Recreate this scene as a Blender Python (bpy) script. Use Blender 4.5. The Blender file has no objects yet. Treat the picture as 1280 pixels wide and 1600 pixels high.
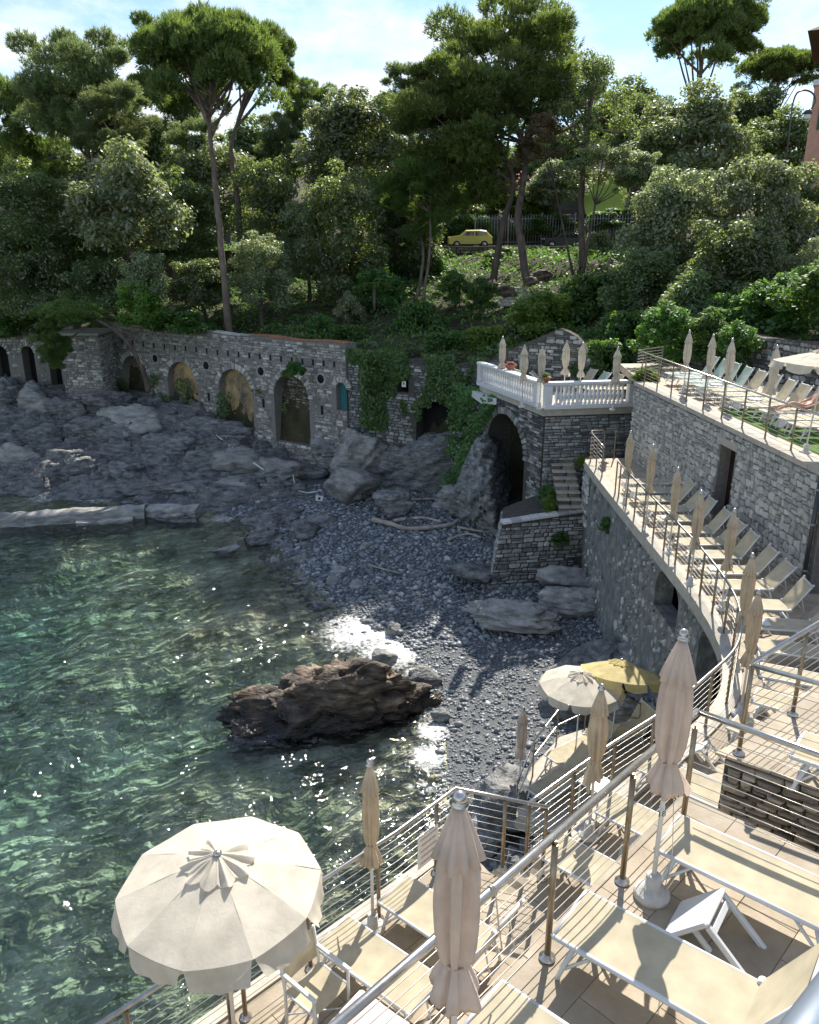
import bpy, bmesh, math, random
import numpy as np
from mathutils import Vector, Matrix, Euler

# ------------------------------------------------------------------ camera, sky, sun, exposure
SC = bpy.context.scene
COL = SC.collection
R = math.radians
CAM_H, PITCH, FPX = 13.0, 18.5, 1230.0          # metres above the sea, degrees down, focal length at 1280 px width
cam_d = bpy.data.cameras.new('camera')
cam = bpy.data.objects.new('camera', cam_d); COL.objects.link(cam)
cam_d.sensor_fit = 'VERTICAL'; cam_d.sensor_height = 24.0; cam_d.lens = 24.0 * FPX / 1600.0
cam_d.clip_start = 0.05; cam_d.clip_end = 3000.0
cam.location = (0, 0, CAM_H); cam.rotation_euler = (R(90 - PITCH), 0, 0)
SC.camera = cam

SUN_AZ, SUN_EL = 18.0, 41.5                      # degrees right of the view direction (+Y), elevation
world = bpy.data.worlds.new('World'); SC.world = world; world.use_nodes = True
wt = world.node_tree; wt.nodes.clear()
def _n(t, ty, **kw):
    n = t.nodes.new(ty)
    for k, v in kw.items(): setattr(n, k, v)
    return n
w_out = _n(wt, 'ShaderNodeOutputWorld'); w_bg = _n(wt, 'ShaderNodeBackground')
sky = _n(wt, 'ShaderNodeTexSky'); sky.sky_type = 'NISHITA'; sky.sun_disc = False
sky.sun_elevation = R(SUN_EL); sky.sun_rotation = R(SUN_AZ)
sky.altitude = 0.0; sky.air_density = 1.0; sky.dust_density = 0.05; sky.ozone_density = 2.0
w_bg.inputs['Strength'].default_value = 0.056
# soft fair-weather clouds all round the sky
w_tc = _n(wt, 'ShaderNodeTexCoord'); w_map = _n(wt, 'ShaderNodeMapping')
w_map.inputs['Scale'].default_value = (1.0, 1.0, 2.4); w_map.inputs['Location'].default_value = (0.37, 0.1, 0.22)
w_nz = _n(wt, 'ShaderNodeTexNoise'); w_nz.inputs['Scale'].default_value = 4.2; w_nz.inputs['Detail'].default_value = 9
w_nz.inputs['Roughness'].default_value = 0.62
w_rp = _n(wt, 'ShaderNodeValToRGB'); w_rp.color_ramp.elements[0].position = 0.475; w_rp.color_ramp.elements[1].position = 0.64
w_rp.color_ramp.elements[1].color = (0.85, 0.85, 0.85, 1)
w_mx = _n(wt, 'ShaderNodeMixRGB'); w_mx.inputs[2].default_value = (6.9, 7.1, 7.4, 1)
L = wt.links.new
L(w_tc.outputs['Generated'], w_map.inputs['Vector']); L(w_map.outputs[0], w_nz.inputs['Vector'])
L(w_nz.outputs['Fac'], w_rp.inputs[0]); L(w_rp.outputs[0], w_mx.inputs[0]); L(sky.outputs[0], w_mx.inputs[1])
L(w_mx.outputs[0], w_bg.inputs['Color']); L(w_bg.outputs[0], w_out.inputs['Surface'])

sun_d = bpy.data.lights.new('sun', 'SUN'); sun = bpy.data.objects.new('sun', sun_d); COL.objects.link(sun)
sun_d.energy = 2.85; sun_d.angle = R(0.53); sun_d.color = (1.0, 0.93, 0.82)
_sd = Vector((math.sin(R(SUN_AZ)) * math.cos(R(SUN_EL)), math.cos(R(SUN_AZ)) * math.cos(R(SUN_EL)), math.sin(R(SUN_EL))))
sun.rotation_euler = _sd.to_track_quat('Z', 'Y').to_euler(); sun.location = (20, 40, 60)

SC.view_settings.view_transform = 'Standard'; SC.view_settings.look = 'None'
SC.view_settings.exposure = 1.62; SC.view_settings.gamma = 1.0; SC.view_settings.use_curve_mapping = False
SC.render.engine = 'CYCLES'
cy = SC.cycles
cy.max_bounces = 8; cy.diffuse_bounces = 3; cy.glossy_bounces = 3; cy.transmission_bounces = 5; cy.transparent_max_bounces = 10
cy.caustics_reflective = False; cy.caustics_refractive = True; cy.sample_clamp_indirect = 6.0
cy.use_denoising = True

# ------------------------------------------------------------------ helpers
rng = np.random.default_rng(7)
random.seed(7)
cp_, sp_ = math.cos(R(PITCH)), math.sin(R(PITCH))
def _ray(u, v):
    xn, yn = (u - 640) / FPX, (800 - v) / FPX
    return xn, cp_ + yn * sp_, -sp_ + yn * cp_
def onz(u, v, z):
    """survey: where the sight line of a photograph point meets the level z"""
    x, y, dz = _ray(u, v); t = (z - CAM_H) / dz
    return Vector((x * t, y * t, z))
def aty(u, v, d):
    """survey: the point of a sight line at d metres out"""
    x, y, dz = _ray(u, v); t = d / y
    return Vector((x * t, d, CAM_H + dz * t))
def depth_of(p): return p.y * cp_ - (p.z - CAM_H) * sp_
def proj_x(p): return 640 + FPX * p.x / max(depth_of(p), .01)

def tag(o, label=None, cat=None, group=None, kind=None):
    if label: o['label'] = label
    if cat: o['category'] = cat
    if group: o['group'] = group
    if kind: o['kind'] = kind
    return o
def empty(name, loc=(0, 0, 0), rz=0.0):
    o = bpy.data.objects.new(name, None); COL.objects.link(o)
    o.empty_display_size = 0.1
    o.location = loc; o.rotation_euler = (0, 0, rz)
    return o
def link(name, me, mat=None, parent=None, world_coords=False):
    o = bpy.data.objects.new(name, me); COL.objects.link(o)
    if mat is not None and not me.materials: me.materials.append(mat)
    if parent is not None:
        o.parent = parent
        if world_coords: o.location = -Vector(parent.location)
    return o
def copy_tree(o, parent=None):
    c = o.copy(); COL.objects.link(c)
    if parent is not None: c.parent = parent
    for ch in list(o.children): copy_tree(ch, c)
    return c
ORD = ['first', 'second', 'third', 'fourth', 'fifth', 'sixth', 'seventh', 'eighth', 'ninth', 'tenth', 'eleventh', 'twelfth', 'thirteenth',
       'fourteenth', 'fifteenth', 'sixteenth', 'seventeenth', 'eighteenth', 'nineteenth', 'twentieth', 'twenty-first', 'twenty-second',
       'twenty-third', 'twenty-fourth', 'twenty-fifth', 'twenty-sixth', 'twenty-seventh', 'twenty-eighth', 'twenty-ninth', 'thirtieth',
       'thirty-first', 'thirty-second', 'thirty-third', 'thirty-fourth', 'thirty-fifth', 'thirty-sixth', 'thirty-seventh', 'thirty-eighth', 'thirty-ninth', 'fortieth']

def np_mesh(name, V, F, smooth=False, attr=None):
    """V (n,3), F (m,k) all the same k; attr: dict of per-vertex floats"""
    V = np.asarray(V, np.float32); F = np.asarray(F, np.int32)
    me = bpy.data.meshes.new(name)
    m, k = F.shape
    me.vertices.add(len(V)); me.vertices.foreach_set('co', V.ravel())
    me.loops.add(m * k); me.loops.foreach_set('vertex_index', F.ravel())
    me.polygons.add(m); me.polygons.foreach_set('loop_start', np.arange(0, m * k, k, dtype=np.int32))
    if smooth: me.polygons.foreach_set('use_smooth', np.ones(m, bool))
    me.update(calc_edges=True); me.validate()
    if attr:
        for a, val in attr.items():
            at = me.attributes.new(a, 'FLOAT', 'POINT'); at.data.foreach_set('value', np.asarray(val, np.float32))
    return me

class MB:
    """collects boxes, bars, tubes, lathes into one mesh"""
    def __init__(s): s.v = []; s.f = []; s.sm = []
    def add(s, vs, fs, smooth=False, M=None):
        b = len(s.v)
        for p in vs:
            p = Vector(p)
            if M is not None: p = M @ p
            s.v.append(tuple(p))
        for f in fs: s.f.append([b + i for i in f]); s.sm.append(smooth)
        return s
    def box(s, c, d, M=None, bev=0.0):
        x, y, z = c; a, b, h = d[0] / 2, d[1] / 2, d[2] / 2
        if bev <= 0:
            vs = [(x + i * a, y + j * b, z + k * h) for k in (-1, 1) for j in (-1, 1) for i in (-1, 1)]
            fs = [(0, 2, 3, 1), (4, 5, 7, 6), (0, 1, 5, 4), (2, 6, 7, 3), (0, 4, 6, 2), (1, 3, 7, 5)]
            return s.add(vs, fs, False, M)
        e = min(bev, a * .9, b * .9, h * .9)
        rings = []
        for (zz, k) in ((-h, e), (-h + e, 0), (h - e, 0), (h, e)):
            A, B = a - k, b - k
            rings.append([(x - A + e, y - B, z + zz), (x + A - e, y - B, z + zz), (x + A, y - B + e, z + zz), (x + A, y + B - e, z + zz),
                          (x + A - e, y + B, z + zz), (x - A + e, y + B, z + zz), (x - A, y + B - e, z + zz), (x - A, y - B + e, z + zz)])
        vs = [p for r in rings for p in r]; fs = [tuple(range(7, -1, -1)), tuple(range(24, 32))]
        for q in range(3):
            for i in range(8): fs.append((q * 8 + i, q * 8 + (i + 1) % 8, q * 8 + 8 + (i + 1) % 8, q * 8 + 8 + i))
        return s.add(vs, fs, False, M)
    def tube(s, pts, r, n=8, closed=False, cap=True, M=None, smooth=True):
        pts = [Vector(p) for p in pts]; N = len(pts)
        rs = r if isinstance(r, (list, tuple)) else [r] * N
        vs = []; fs = []; up = None
        for i, p in enumerate(pts):
            if closed: t = pts[(i + 1) % N] - pts[i - 1]
            else: t = pts[min(i + 1, N - 1)] - pts[max(i - 1, 0)]
            t.normalize()
            if up is None:
                up = Vector((0, 0, 1)) if abs(t.z) < .9 else Vector((1, 0, 0))
            a = t.cross(up)
            if a.length < 1e-4: a = t.orthogonal()
            a.normalize(); b = a.cross(t); up = b
            for k in range(n):
                q = 2 * math.pi * k / n
                vs.append(p + (a * math.cos(q) + b * math.sin(q)) * rs[i])
        seg = N if closed else N - 1
        for i in range(seg):
            j = (i + 1) % N
            for k in range(n): fs.append((i * n + k, i * n + (k + 1) % n, j * n + (k + 1) % n, j * n + k))
        s.add(vs, fs, smooth, M)
        if cap and not closed:
            b0 = len(s.v) - len(vs)
            s.f.append([b0 + k for k in range(n - 1, -1, -1)]); s.sm.append(False)
            s.f.append([b0 + (N - 1) * n + k for k in range(n)]); s.sm.append(False)
        return s
    def lathe(s, prof, n=24, M=None, smooth=True, flute=None):
        """prof: (r, z) pairs; flute(theta, i) scales r"""
        vs = []; fs = []
        for i, (r, z) in enumerate(prof):
            for k in range(n):
                q = 2 * math.pi * k / n; rr = r * (flute(q, i) if flute else 1)
                vs.append((rr * math.cos(q), rr * math.sin(q), z))
        for i in range(len(prof) - 1):
            for k in range(n): fs.append((i * n + k, i * n + (k + 1) % n, (i + 1) * n + (k + 1) % n, (i + 1) * n + k))
        fs.append(tuple(range(n - 1, -1, -1))); fs.append(tuple(range((len(prof) - 1) * n, len(prof) * n)))
        return s.add(vs, fs, smooth, M)
    def prism(s, poly, z0, z1, M=None):
        n = len(poly)
        vs = [(p[0], p[1], z0) for p in poly] + [(p[0], p[1], z1) for p in poly]
        fs = [tuple(range(n - 1, -1, -1)), tuple(range(n, 2 * n))] + [(i, (i + 1) % n, n + (i + 1) % n, n + i) for i in range(n)]
        return s.add(vs, fs, False, M)
    def mesh(s, name):
        me = bpy.data.meshes.new(name); me.from_pydata(s.v, [], s.f); me.update()
        me.polygons.foreach_set('use_smooth', s.sm)
        return me
    def build(s, name, mat, parent=None, world_coords=False):
        return link(name, s.mesh(name), mat, parent, world_coords)

# value noise on arrays of points
def _hash(ix, iy, iz, seed):
    h = (ix * 374761393 + iy * 668265263 + iz * 2147483647 + seed * 974711) & 0xFFFFFFFF
    h = ((h ^ (h >> 13)) * 1274126177) & 0xFFFFFFFF
    return ((h ^ (h >> 16)) & 0xFFFF) / 65535.0
def vnoise(P, seed=0):
    P = np.asarray(P, np.float64)
    i = np.floor(P).astype(np.int64); f = P - i; f = f * f * (3 - 2 * f)
    x, y, z = i[:, 0], i[:, 1], i[:, 2]; r = 0
    for a in (0, 1):
        for b in (0, 1):
            for c in (0, 1):
                w = (f[:, 0] if a else 1 - f[:, 0]) * (f[:, 1] if b else 1 - f[:, 1]) * (f[:, 2] if c else 1 - f[:, 2])
                r = r + w * _hash(x + a, y + b, z + c, seed)
    return r
def fbm(P, octv=4, seed=0, lac=2.03, gain=.5):
    P = np.asarray(P, np.float64); r = 0; a = 1; t = 0
    for o in range(octv):
        r = r + a * (vnoise(P, seed + o * 17) * 2 - 1); t += a; a *= gain; P = P * lac + 13.7
    return r / t
def seg_dist(X, Y, poly, closed=False):
    """distance of points to a polyline and the signed side (left of the direction is positive)"""
    best = np.full(X.shape, 1e9); side = np.zeros(X.shape)
    n = len(poly)
    for k in range(n if closed else n - 1):
        ax, ay = poly[k]; bx, by = poly[(k + 1) % n]
        dx, dy = bx - ax, by - ay; l2 = dx * dx + dy * dy
        t = np.clip(((X - ax) * dx + (Y - ay) * dy) / l2, 0, 1)
        d = np.hypot(X - ax - t * dx, Y - ay - t * dy)
        cr = dx * (Y - ay) - dy * (X - ax)
        m = d < best - 1e-9
        best = np.where(m, d, best); side = np.where(m, np.sign(cr), side)
    return best, side
def inside(X, Y, poly):
    r = np.zeros(X.shape, bool); n = len(poly)
    for k in range(n):
        ax, ay = poly[k]; bx, by = poly[(k + 1) % n]
        c = ((ay > Y) != (by > Y)) & (X < (bx - ax) * (Y - ay) / ((by - ay) if by != ay else 1e-9) + ax)
        r ^= c
    return r

# ------------------------------------------------------------------ materials
MATS = {}
def new_mat(name):
    m = bpy.data.materials.new(name); m.use_nodes = True; t = m.node_tree; t.nodes.clear()
    return m, t, t.links.new
def ramp(t, stops):
    n = t.nodes.new('ShaderNodeValToRGB'); e = n.color_ramp.elements
    while len(e) > 1: e.remove(e[-1])
    e[0].position = stops[0][0]; e[0].color = (*stops[0][1], 1)
    for p, c in stops[1:]:
        q = e.new(p); q.color = (*c, 1)
    return n
def surf(name, stops, rough=.8, scale=6.0, detail=6, bump=.25, bscale=None, metal=0.0, rand=0.12, spec=.3, coords='Object', tone=False, streak=None,
         spots=None, bdist=.02):
    """mottled surface: noise through a colour ramp, small relief, a little variation from piece to piece"""
    m, t, L = new_mat(name)
    out = _n(t, 'ShaderNodeOutputMaterial'); b = _n(t, 'ShaderNodeBsdfPrincipled')
    tc = _n(t, 'ShaderNodeTexCoord'); mp = _n(t, 'ShaderNodeMapping')
    if streak: mp.inputs['Scale'].default_value = streak
    L(tc.outputs[coords], mp.inputs['Vector'])
    nz = _n(t, 'ShaderNodeTexNoise'); nz.inputs['Scale'].default_value = scale; nz.inputs['Detail'].default_value = detail
    nz.inputs['Roughness'].default_value = .62
    L(mp.outputs[0], nz.inputs['Vector'])
    rp = ramp(t, stops)
    fac = nz.outputs['Fac']
    oi = _n(t, 'ShaderNodeObjectInfo')
    if tone:
        at = _n(t, 'ShaderNodeAttribute'); at.attribute_name = 'tone'
        ad = _n(t, 'ShaderNodeMath', operation='MULTIPLY_ADD'); L(at.outputs['Fac'], ad.inputs[0]); ad.inputs[1].default_value = .55
        L(fac, ad.inputs[2]); fac = ad.outputs[0]
        rr = _n(t, 'ShaderNodeMath', operation='MULTIPLY_ADD'); L(oi.outputs['Random'], rr.inputs[0]); rr.inputs[1].default_value = .5
        rr.inputs[2].default_value = -.25
        a2 = _n(t, 'ShaderNodeMath', operation='ADD'); L(fac, a2.inputs[0]); L(rr.outputs[0], a2.inputs[1]); fac = a2.outputs[0]
    L(fac, rp.inputs[0])
    hv = _n(t, 'ShaderNodeHueSaturation'); L(rp.outputs[0], hv.inputs['Color'])
    v = _n(t, 'ShaderNodeMath', operation='MULTIPLY_ADD'); L(oi.outputs['Random'], v.inputs[0]); v.inputs[1].default_value = 2 * rand; v.inputs[2].default_value = 1 - rand
    L(v.outputs[0], hv.inputs['Value'])
    col = hv.outputs[0]
    if spots:
        vo = _n(t, 'ShaderNodeTexNoise'); vo.inputs['Scale'].default_value = spots[0]; vo.inputs['Detail'].default_value = 5; L(mp.outputs[0], vo.inputs['Vector'])
        sr = ramp(t, [(spots[1], (0, 0, 0)), (spots[1] + .08, (1, 1, 1))]); L(vo.outputs['Fac'], sr.inputs[0])
        mx = _n(t, 'ShaderNodeMixRGB'); mx.inputs[2].default_value = (*spots[2], 1); L(sr.outputs[0], mx.inputs[0]); L(col, mx.inputs[1]); col = mx.outputs[0]
    L(col, b.inputs['Base Color'])
    b.inputs['Roughness'].default_value = rough; b.inputs['Metallic'].default_value = metal; b.inputs['Specular IOR Level'].default_value = spec
    if bump:
        n2 = _n(t, 'ShaderNodeTexNoise'); n2.inputs['Scale'].default_value = bscale or scale * 4; n2.inputs['Detail'].default_value = 5
        L(mp.outputs[0], n2.inputs['Vector'])
        bp = _n(t, 'ShaderNodeBump'); bp.inputs['Strength'].default_value = bump; bp.inputs['Distance'].default_value = bdist
        L(n2.outputs['Fac'], bp.inputs['Height']); L(bp.outputs[0], b.inputs['Normal'])
    L(b.outputs[0], out.inputs['Surface'])
    MATS[name] = m
    return m
def leaf_mat(name, dark, light, trans, sheen=.12, rough=.45, tw=.4):
    """leaf: reflects, lets light through, slight gloss; colour varies from leaf to leaf and tree to tree"""
    m, t, L = new_mat(name)
    out = _n(t, 'ShaderNodeOutputMaterial')
    at = _n(t, 'ShaderNodeAttribute'); at.attribute_name = 'tone'
    oi = _n(t, 'ShaderNodeObjectInfo')
    rp = ramp(t, [(0, dark), (1, light)]); L(at.outputs['Fac'], rp.inputs[0])
    hv = _n(t, 'ShaderNodeHueSaturation'); L(rp.outputs[0], hv.inputs['Color'])
    v = _n(t, 'ShaderNodeMath', operation='MULTIPLY_ADD'); L(oi.outputs['Random'], v.inputs[0]); v.inputs[1].default_value = .5; v.inputs[2].default_value = .75
    L(v.outputs[0], hv.inputs['Value'])
    h2 = _n(t, 'ShaderNodeMath', operation='MULTIPLY_ADD'); L(oi.outputs['Random'], h2.inputs[0]); h2.inputs[1].default_value = .05; h2.inputs[2].default_value = .475
    L(h2.outputs[0], hv.inputs['Hue'])
    d = _n(t, 'ShaderNodeBsdfDiffuse'); L(hv.outputs[0], d.inputs['Color'])
    tr = _n(t, 'ShaderNodeBsdfTranslucent')
    mc = _n(t, 'ShaderNodeMixRGB'); mc.blend_type = 'MIX'; mc.inputs[0].default_value = .65; L(hv.outputs[0], mc.inputs[1]); mc.inputs[2].default_value = (*trans, 1)
    L(mc.outputs[0], tr.inputs['Color'])
    m1 = _n(t, 'ShaderNodeMixShader'); m1.inputs[0].default_value = tw; L(d.outputs[0], m1.inputs[1]); L(tr.outputs[0], m1.inputs[2])
    g = _n(t, 'ShaderNodeBsdfGlossy'); g.inputs['Roughness'].default_value = rough; g.inputs['Color'].default_value = (.9, .95, .95, 1)
    m2 = _n(t, 'ShaderNodeMixShader'); m2.inputs[0].default_value = sheen; L(m1.outputs[0], m2.inputs[1]); L(g.outputs[0], m2.inputs[2])
    L(m2.outputs[0], out.inputs['Surface'])
    MATS[name] = m
    return m
def fabric(name, col, trans=.25, scale=120, rough=.85, wrinkle=0.0):
    m, t, L = new_mat(name)
    out = _n(t, 'ShaderNodeOutputMaterial'); tc = _n(t, 'ShaderNodeTexCoord')
    nz = _n(t, 'ShaderNodeTexNoise'); nz.inputs['Scale'].default_value = 5; nz.inputs['Detail'].default_value = 8; L(tc.outputs['Object'], nz.inputs['Vector'])
    c2 = tuple(min(1, c * 1.14) for c in col); c1 = tuple(c * .86 for c in col)
    rp = ramp(t, [(.3, c1), (.7, c2)]); L(nz.outputs['Fac'], rp.inputs[0])
    d = _n(t, 'ShaderNodeBsdfPrincipled'); d.inputs['Roughness'].default_value = rough; d.inputs['Specular IOR Level'].default_value = .15
    L(rp.outputs[0], d.inputs['Base Color'])
    wv = _n(t, 'ShaderNodeTexNoise'); wv.inputs['Scale'].default_value = scale; wv.inputs['Detail'].default_value = 2; L(tc.outputs['Object'], wv.inputs['Vector'])
    bp = _n(t, 'ShaderNodeBump'); bp.inputs['Strength'].default_value = .12; bp.inputs['Distance'].default_value = .004; L(wv.outputs['Fac'], bp.inputs['Height'])
    nrm = bp.outputs[0]
    if wrinkle:
        w2 = _n(t, 'ShaderNodeTexNoise'); w2.inputs['Scale'].default_value = 7; w2.inputs['Detail'].default_value = 3; w2.inputs['Distortion'].default_value = 1.5
        mp = _n(t, 'ShaderNodeMapping'); mp.inputs['Scale'].default_value = (2.2, 2.2, .7); L(tc.outputs['Object'], mp.inputs[0]); L(mp.outputs[0], w2.inputs['Vector'])
        b2 = _n(t, 'ShaderNodeBump'); b2.inputs['Strength'].default_value = wrinkle; b2.inputs['Distance'].default_value = .03
        L(w2.outputs['Fac'], b2.inputs['Height']); L(bp.outputs[0], b2.inputs['Normal']); nrm = b2.outputs[0]
    L(nrm, d.inputs['Normal'])
    tr = _n(t, 'ShaderNodeBsdfTranslucent'); L(rp.outputs[0], tr.inputs['Color']); L(nrm, tr.inputs['Normal'])
    mx = _n(t, 'ShaderNodeMixShader'); mx.inputs[0].default_value = trans; L(d.outputs[0], mx.inputs[1]); L(tr.outputs[0], mx.inputs[2])
    L(mx.outputs[0], out.inputs['Surface'])
    MATS[name] = m
    return m

M = MATS
surf('steel', [(.3, (.42, .40, .37)), (.7, (.60, .58, .55))], rough=.28, metal=.9, scale=9, bump=.05, rand=.05)
surf('post_steel', [(.25, (.16, .11, .065)), (.5, (.28, .22, .15)), (.75, (.45, .41, .36))], rough=.4, metal=.75, scale=7, bump=.1, rand=.15, streak=(3, 3, .6))
surf('cable', [(.3, (.50, .47, .42)), (.7, (.66, .62, .55))], rough=.35, metal=.6, scale=9, bump=0, rand=.05)
surf('white_plastic', [(.3, (.62, .63, .63)), (.7, (.72, .72, .71))], rough=.42, scale=3, bump=.04, rand=.04, spec=.4)
surf('concrete_white', [(.3, (.50, .48, .44)), (.7, (.68, .66, .62))], rough=.85, scale=12, bump=.3, rand=.08)
fabric('sling', (.53, .475, .345), .18, 160)
fabric('sling_shaded', (.40, .50, .44), .18, 160)  # cream sling with the greenish shade of the far loungers mixed into its colour
fabric('canvas', (.68, .63, .53), .30, 120, wrinkle=.10)
fabric('canvas_pink', (.70, .585, .50), .25, 120, wrinkle=.25)
fabric('canvas_yellow', (.70, .61, .32), .45, 120, wrinkle=.3)
fabric('canvas_closed', (.64, .54, .40), .22, 120, wrinkle=.22)
fabric('towel_pink', (.72, .62, .66), .1, 220)
fabric('towel_white', (.80, .80, .80), .1, 220)
surf('tile', [(.25, (.29, .235, .17)), (.5, (.385, .325, .245)), (.75, (.48, .415, .33))], rough=.75, scale=2.5, bump=.18, rand=.14, bscale=30)
surf('tile_joint', [(.3, (.24, .19, .14)), (.7, (.33, .27, .20))], rough=.9, scale=8, bump=.3)
surf('coping', [(.3, (.40, .36, .30)), (.7, (.54, .50, .43))], rough=.85, scale=5, bump=.3, rand=.08)
surf('turf', [(.3, (.05, .11, .02)), (.7, (.11, .21, .04))], rough=.95, scale=30, bump=.6, bscale=160)
surf('wall_stone', [(.15, (.19, .185, .17)), (.4, (.36, .35, .325)), (.6, (.49, .475, .435)), (.85, (.62, .60, .56))], rough=.9, scale=5, bump=.6, bscale=14, rand=.16, tone=True)
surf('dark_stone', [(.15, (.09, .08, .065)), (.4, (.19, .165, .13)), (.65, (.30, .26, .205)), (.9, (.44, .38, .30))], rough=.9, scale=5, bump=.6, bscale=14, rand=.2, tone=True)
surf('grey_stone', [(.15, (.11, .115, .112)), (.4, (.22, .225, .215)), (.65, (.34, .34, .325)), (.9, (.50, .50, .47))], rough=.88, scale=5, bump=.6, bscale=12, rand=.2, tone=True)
surf('rubble', [(.1, (.28, .27, .25)), (.45, (.46, .45, .415)), (.65, (.55, .535, .495)), (.95, (.64, .62, .575))], rough=.9, scale=7, bump=.7, bscale=16, rand=.07, tone=True)
surf('pale_stone', [(.2, (.34, .34, .33)), (.6, (.55, .55, .53)), (.9, (.68, .67, .64))], rough=.85, scale=5, bump=.5, bscale=14, rand=.15, tone=True)
surf('mortar', [(.3, (.17, .16, .145)), (.7, (.27, .255, .23))], rough=.95, scale=9, bump=.6, bscale=26, rand=.05)
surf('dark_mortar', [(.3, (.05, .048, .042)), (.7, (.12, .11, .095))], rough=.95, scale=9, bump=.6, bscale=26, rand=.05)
surf('render_wall', [(.25, (.09, .095, .095)), (.5, (.20, .205, .20)), (.75, (.34, .34, .325))], rough=.92, scale=3, bump=.9, bscale=9, rand=.05, bdist=.05)
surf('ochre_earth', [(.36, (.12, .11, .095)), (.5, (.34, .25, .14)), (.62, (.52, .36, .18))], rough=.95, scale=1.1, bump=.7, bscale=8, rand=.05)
surf('rock', [(.30, (.045, .047, .05)), (.44, (.15, .157, .16)), (.6, (.28, .283, .275)), (.78, (.47, .46, .43))], rough=.78, scale=2.0, detail=10, bump=1.0, bscale=5, rand=.25, streak=(1, 1, 3.2), bdist=.14, spec=.4)
surf('rock_brown', [(.34, (.014, .012, .010)), (.46, (.07, .052, .038)), (.58, (.17, .125, .088)), (.72, (.38, .29, .21))], rough=.75, scale=1.6, detail=9, bump=.9, bscale=8, rand=.1, streak=(1, 1, 3.5), bdist=.06, spec=.45)
surf('rock_pale', [(.28, (.12, .12, .115)), (.45, (.26, .26, .248)), (.6, (.38, .375, .355)), (.8, (.54, .52, .485))], rough=.82, scale=1.4, detail=9, bump=.9, bscale=7, rand=.15, streak=(1, 1, 3.2), bdist=.06, spots=(1.2, .66, (.34, .25, .13)))
def wet_rock(m):
    """dark wet band where the sea washes over the foot of the rock"""
    t = m.node_tree; L = t.links.new; b = [n for n in t.nodes if n.type == 'BSDF_PRINCIPLED'][0]; src = b.inputs['Base Color'].links[0].from_socket
    ge = _n(t, 'ShaderNodeNewGeometry'); sx = _n(t, 'ShaderNodeSeparateXYZ'); L(ge.outputs['Position'], sx.inputs[0])
    nz = _n(t, 'ShaderNodeTexNoise'); nz.inputs['Scale'].default_value = 1.3; L(ge.outputs['Position'], nz.inputs['Vector'])
    ad = _n(t, 'ShaderNodeMath', operation='MULTIPLY_ADD'); L(nz.outputs['Fac'], ad.inputs[0]); ad.inputs[1].default_value = -.9; L(sx.outputs['Z'], ad.inputs[2])
    rp = ramp(t, [(.0, (.22, .22, .22)), (.28, (1, 1, 1))]); L(ad.outputs[0], rp.inputs[0])
    mx = _n(t, 'ShaderNodeMixRGB'); mx.blend_type = 'MULTIPLY'; mx.inputs[0].default_value = 1; L(src, mx.inputs[1]); L(rp.outputs[0], mx.inputs[2]); L(mx.outputs[0], b.inputs['Base Color'])
    r2 = ramp(t, [(.0, (.25, .25, .25)), (.28, (.75, .75, .75))]); L(ad.outputs[0], r2.inputs[0]); L(r2.outputs[0], b.inputs['Roughness'])
wet_rock(M['rock_brown'])
surf('pebble', [(.1, (.10, .115, .13)), (.4, (.24, .26, .28)), (.6, (.38, .40, .415)), (.85, (.62, .62, .60))], rough=.55, scale=4, bump=.2, rand=0, tone=True, spec=.5)
surf('balustrade_white', [(.3, (.66, .67, .68)), (.7, (.80, .80, .79))], rough=.6, scale=6, bump=.12, rand=.04, spots=(7, .70, (.52, .51, .48)))
surf('terracotta', [(.3, (.30, .13, .07)), (.7, (.42, .20, .11))], rough=.9, scale=8, bump=.2)
surf('teal_door', [(.3, (.03, .16, .17)), (.7, (.05, .24, .25))], rough=.6, scale=6, bump=.1, streak=(6, 6, .7))
surf('dark_door', [(.3, (.018, .008, .008)), (.7, (.035, .014, .013))], rough=.5, scale=5, bump=.1)
surf('painted_shade', [(.3, (.010, .010, .010)), (.7, (.02, .02, .02))], rough=.95, scale=3, bump=.2)  # near-black colour standing in for the shade inside openings
surf('wood_bleached', [(.3, (.28, .24, .20)), (.7, (.48, .43, .37))], rough=.85, scale=4, bump=.5, bscale=14, streak=(1, 1, 1), rand=.15)
surf('bark', [(.25, (.05, .04, .032)), (.5, (.105, .085, .07)), (.75, (.20, .165, .14))], rough=.95, scale=3.5, bump=.9, bscale=8, streak=(1, 1, .3), rand=.15, bdist=.05)
surf('bark_pine', [(.25, (.07, .05, .042)), (.5, (.16, .125, .105)), (.75, (.28, .225, .19))], rough=.95, scale=3, bump=.9, bscale=6, streak=(1, 1, .35), rand=.1, bdist=.05)
surf('soil', [(.3, (.030, .028, .016)), (.5, (.06, .055, .03)), (.7, (.11, .095, .055))], rough=.98, scale=.9, bump=.6, bscale=5)
surf('lawn', [(.3, (.20, .28, .03)), (.7, (.32, .40, .07))], rough=.95, scale=3, bump=.4, bscale=40)
surf('asphalt', [(.3, (.045, .045, .046)), (.7, (.07, .07, .07))], rough=.9, scale=20, bump=.2)
surf('iron', [(.3, (.22, .23, .23)), (.7, (.34, .35, .35))], rough=.55, metal=.1, scale=8, bump=.05)
surf('villa_pink', [(.3, (.48, .26, .19)), (.7, (.58, .34, .25))], rough=.9, scale=3, bump=.15)
surf('villa_cream', [(.3, (.60, .50, .37)), (.7, (.70, .60, .46))], rough=.9, scale=3, bump=.15)
surf('roof_tile', [(.3, (.13, .085, .06)), (.7, (.26, .16, .11))], rough=.9, scale=6, bump=.5)
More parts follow.
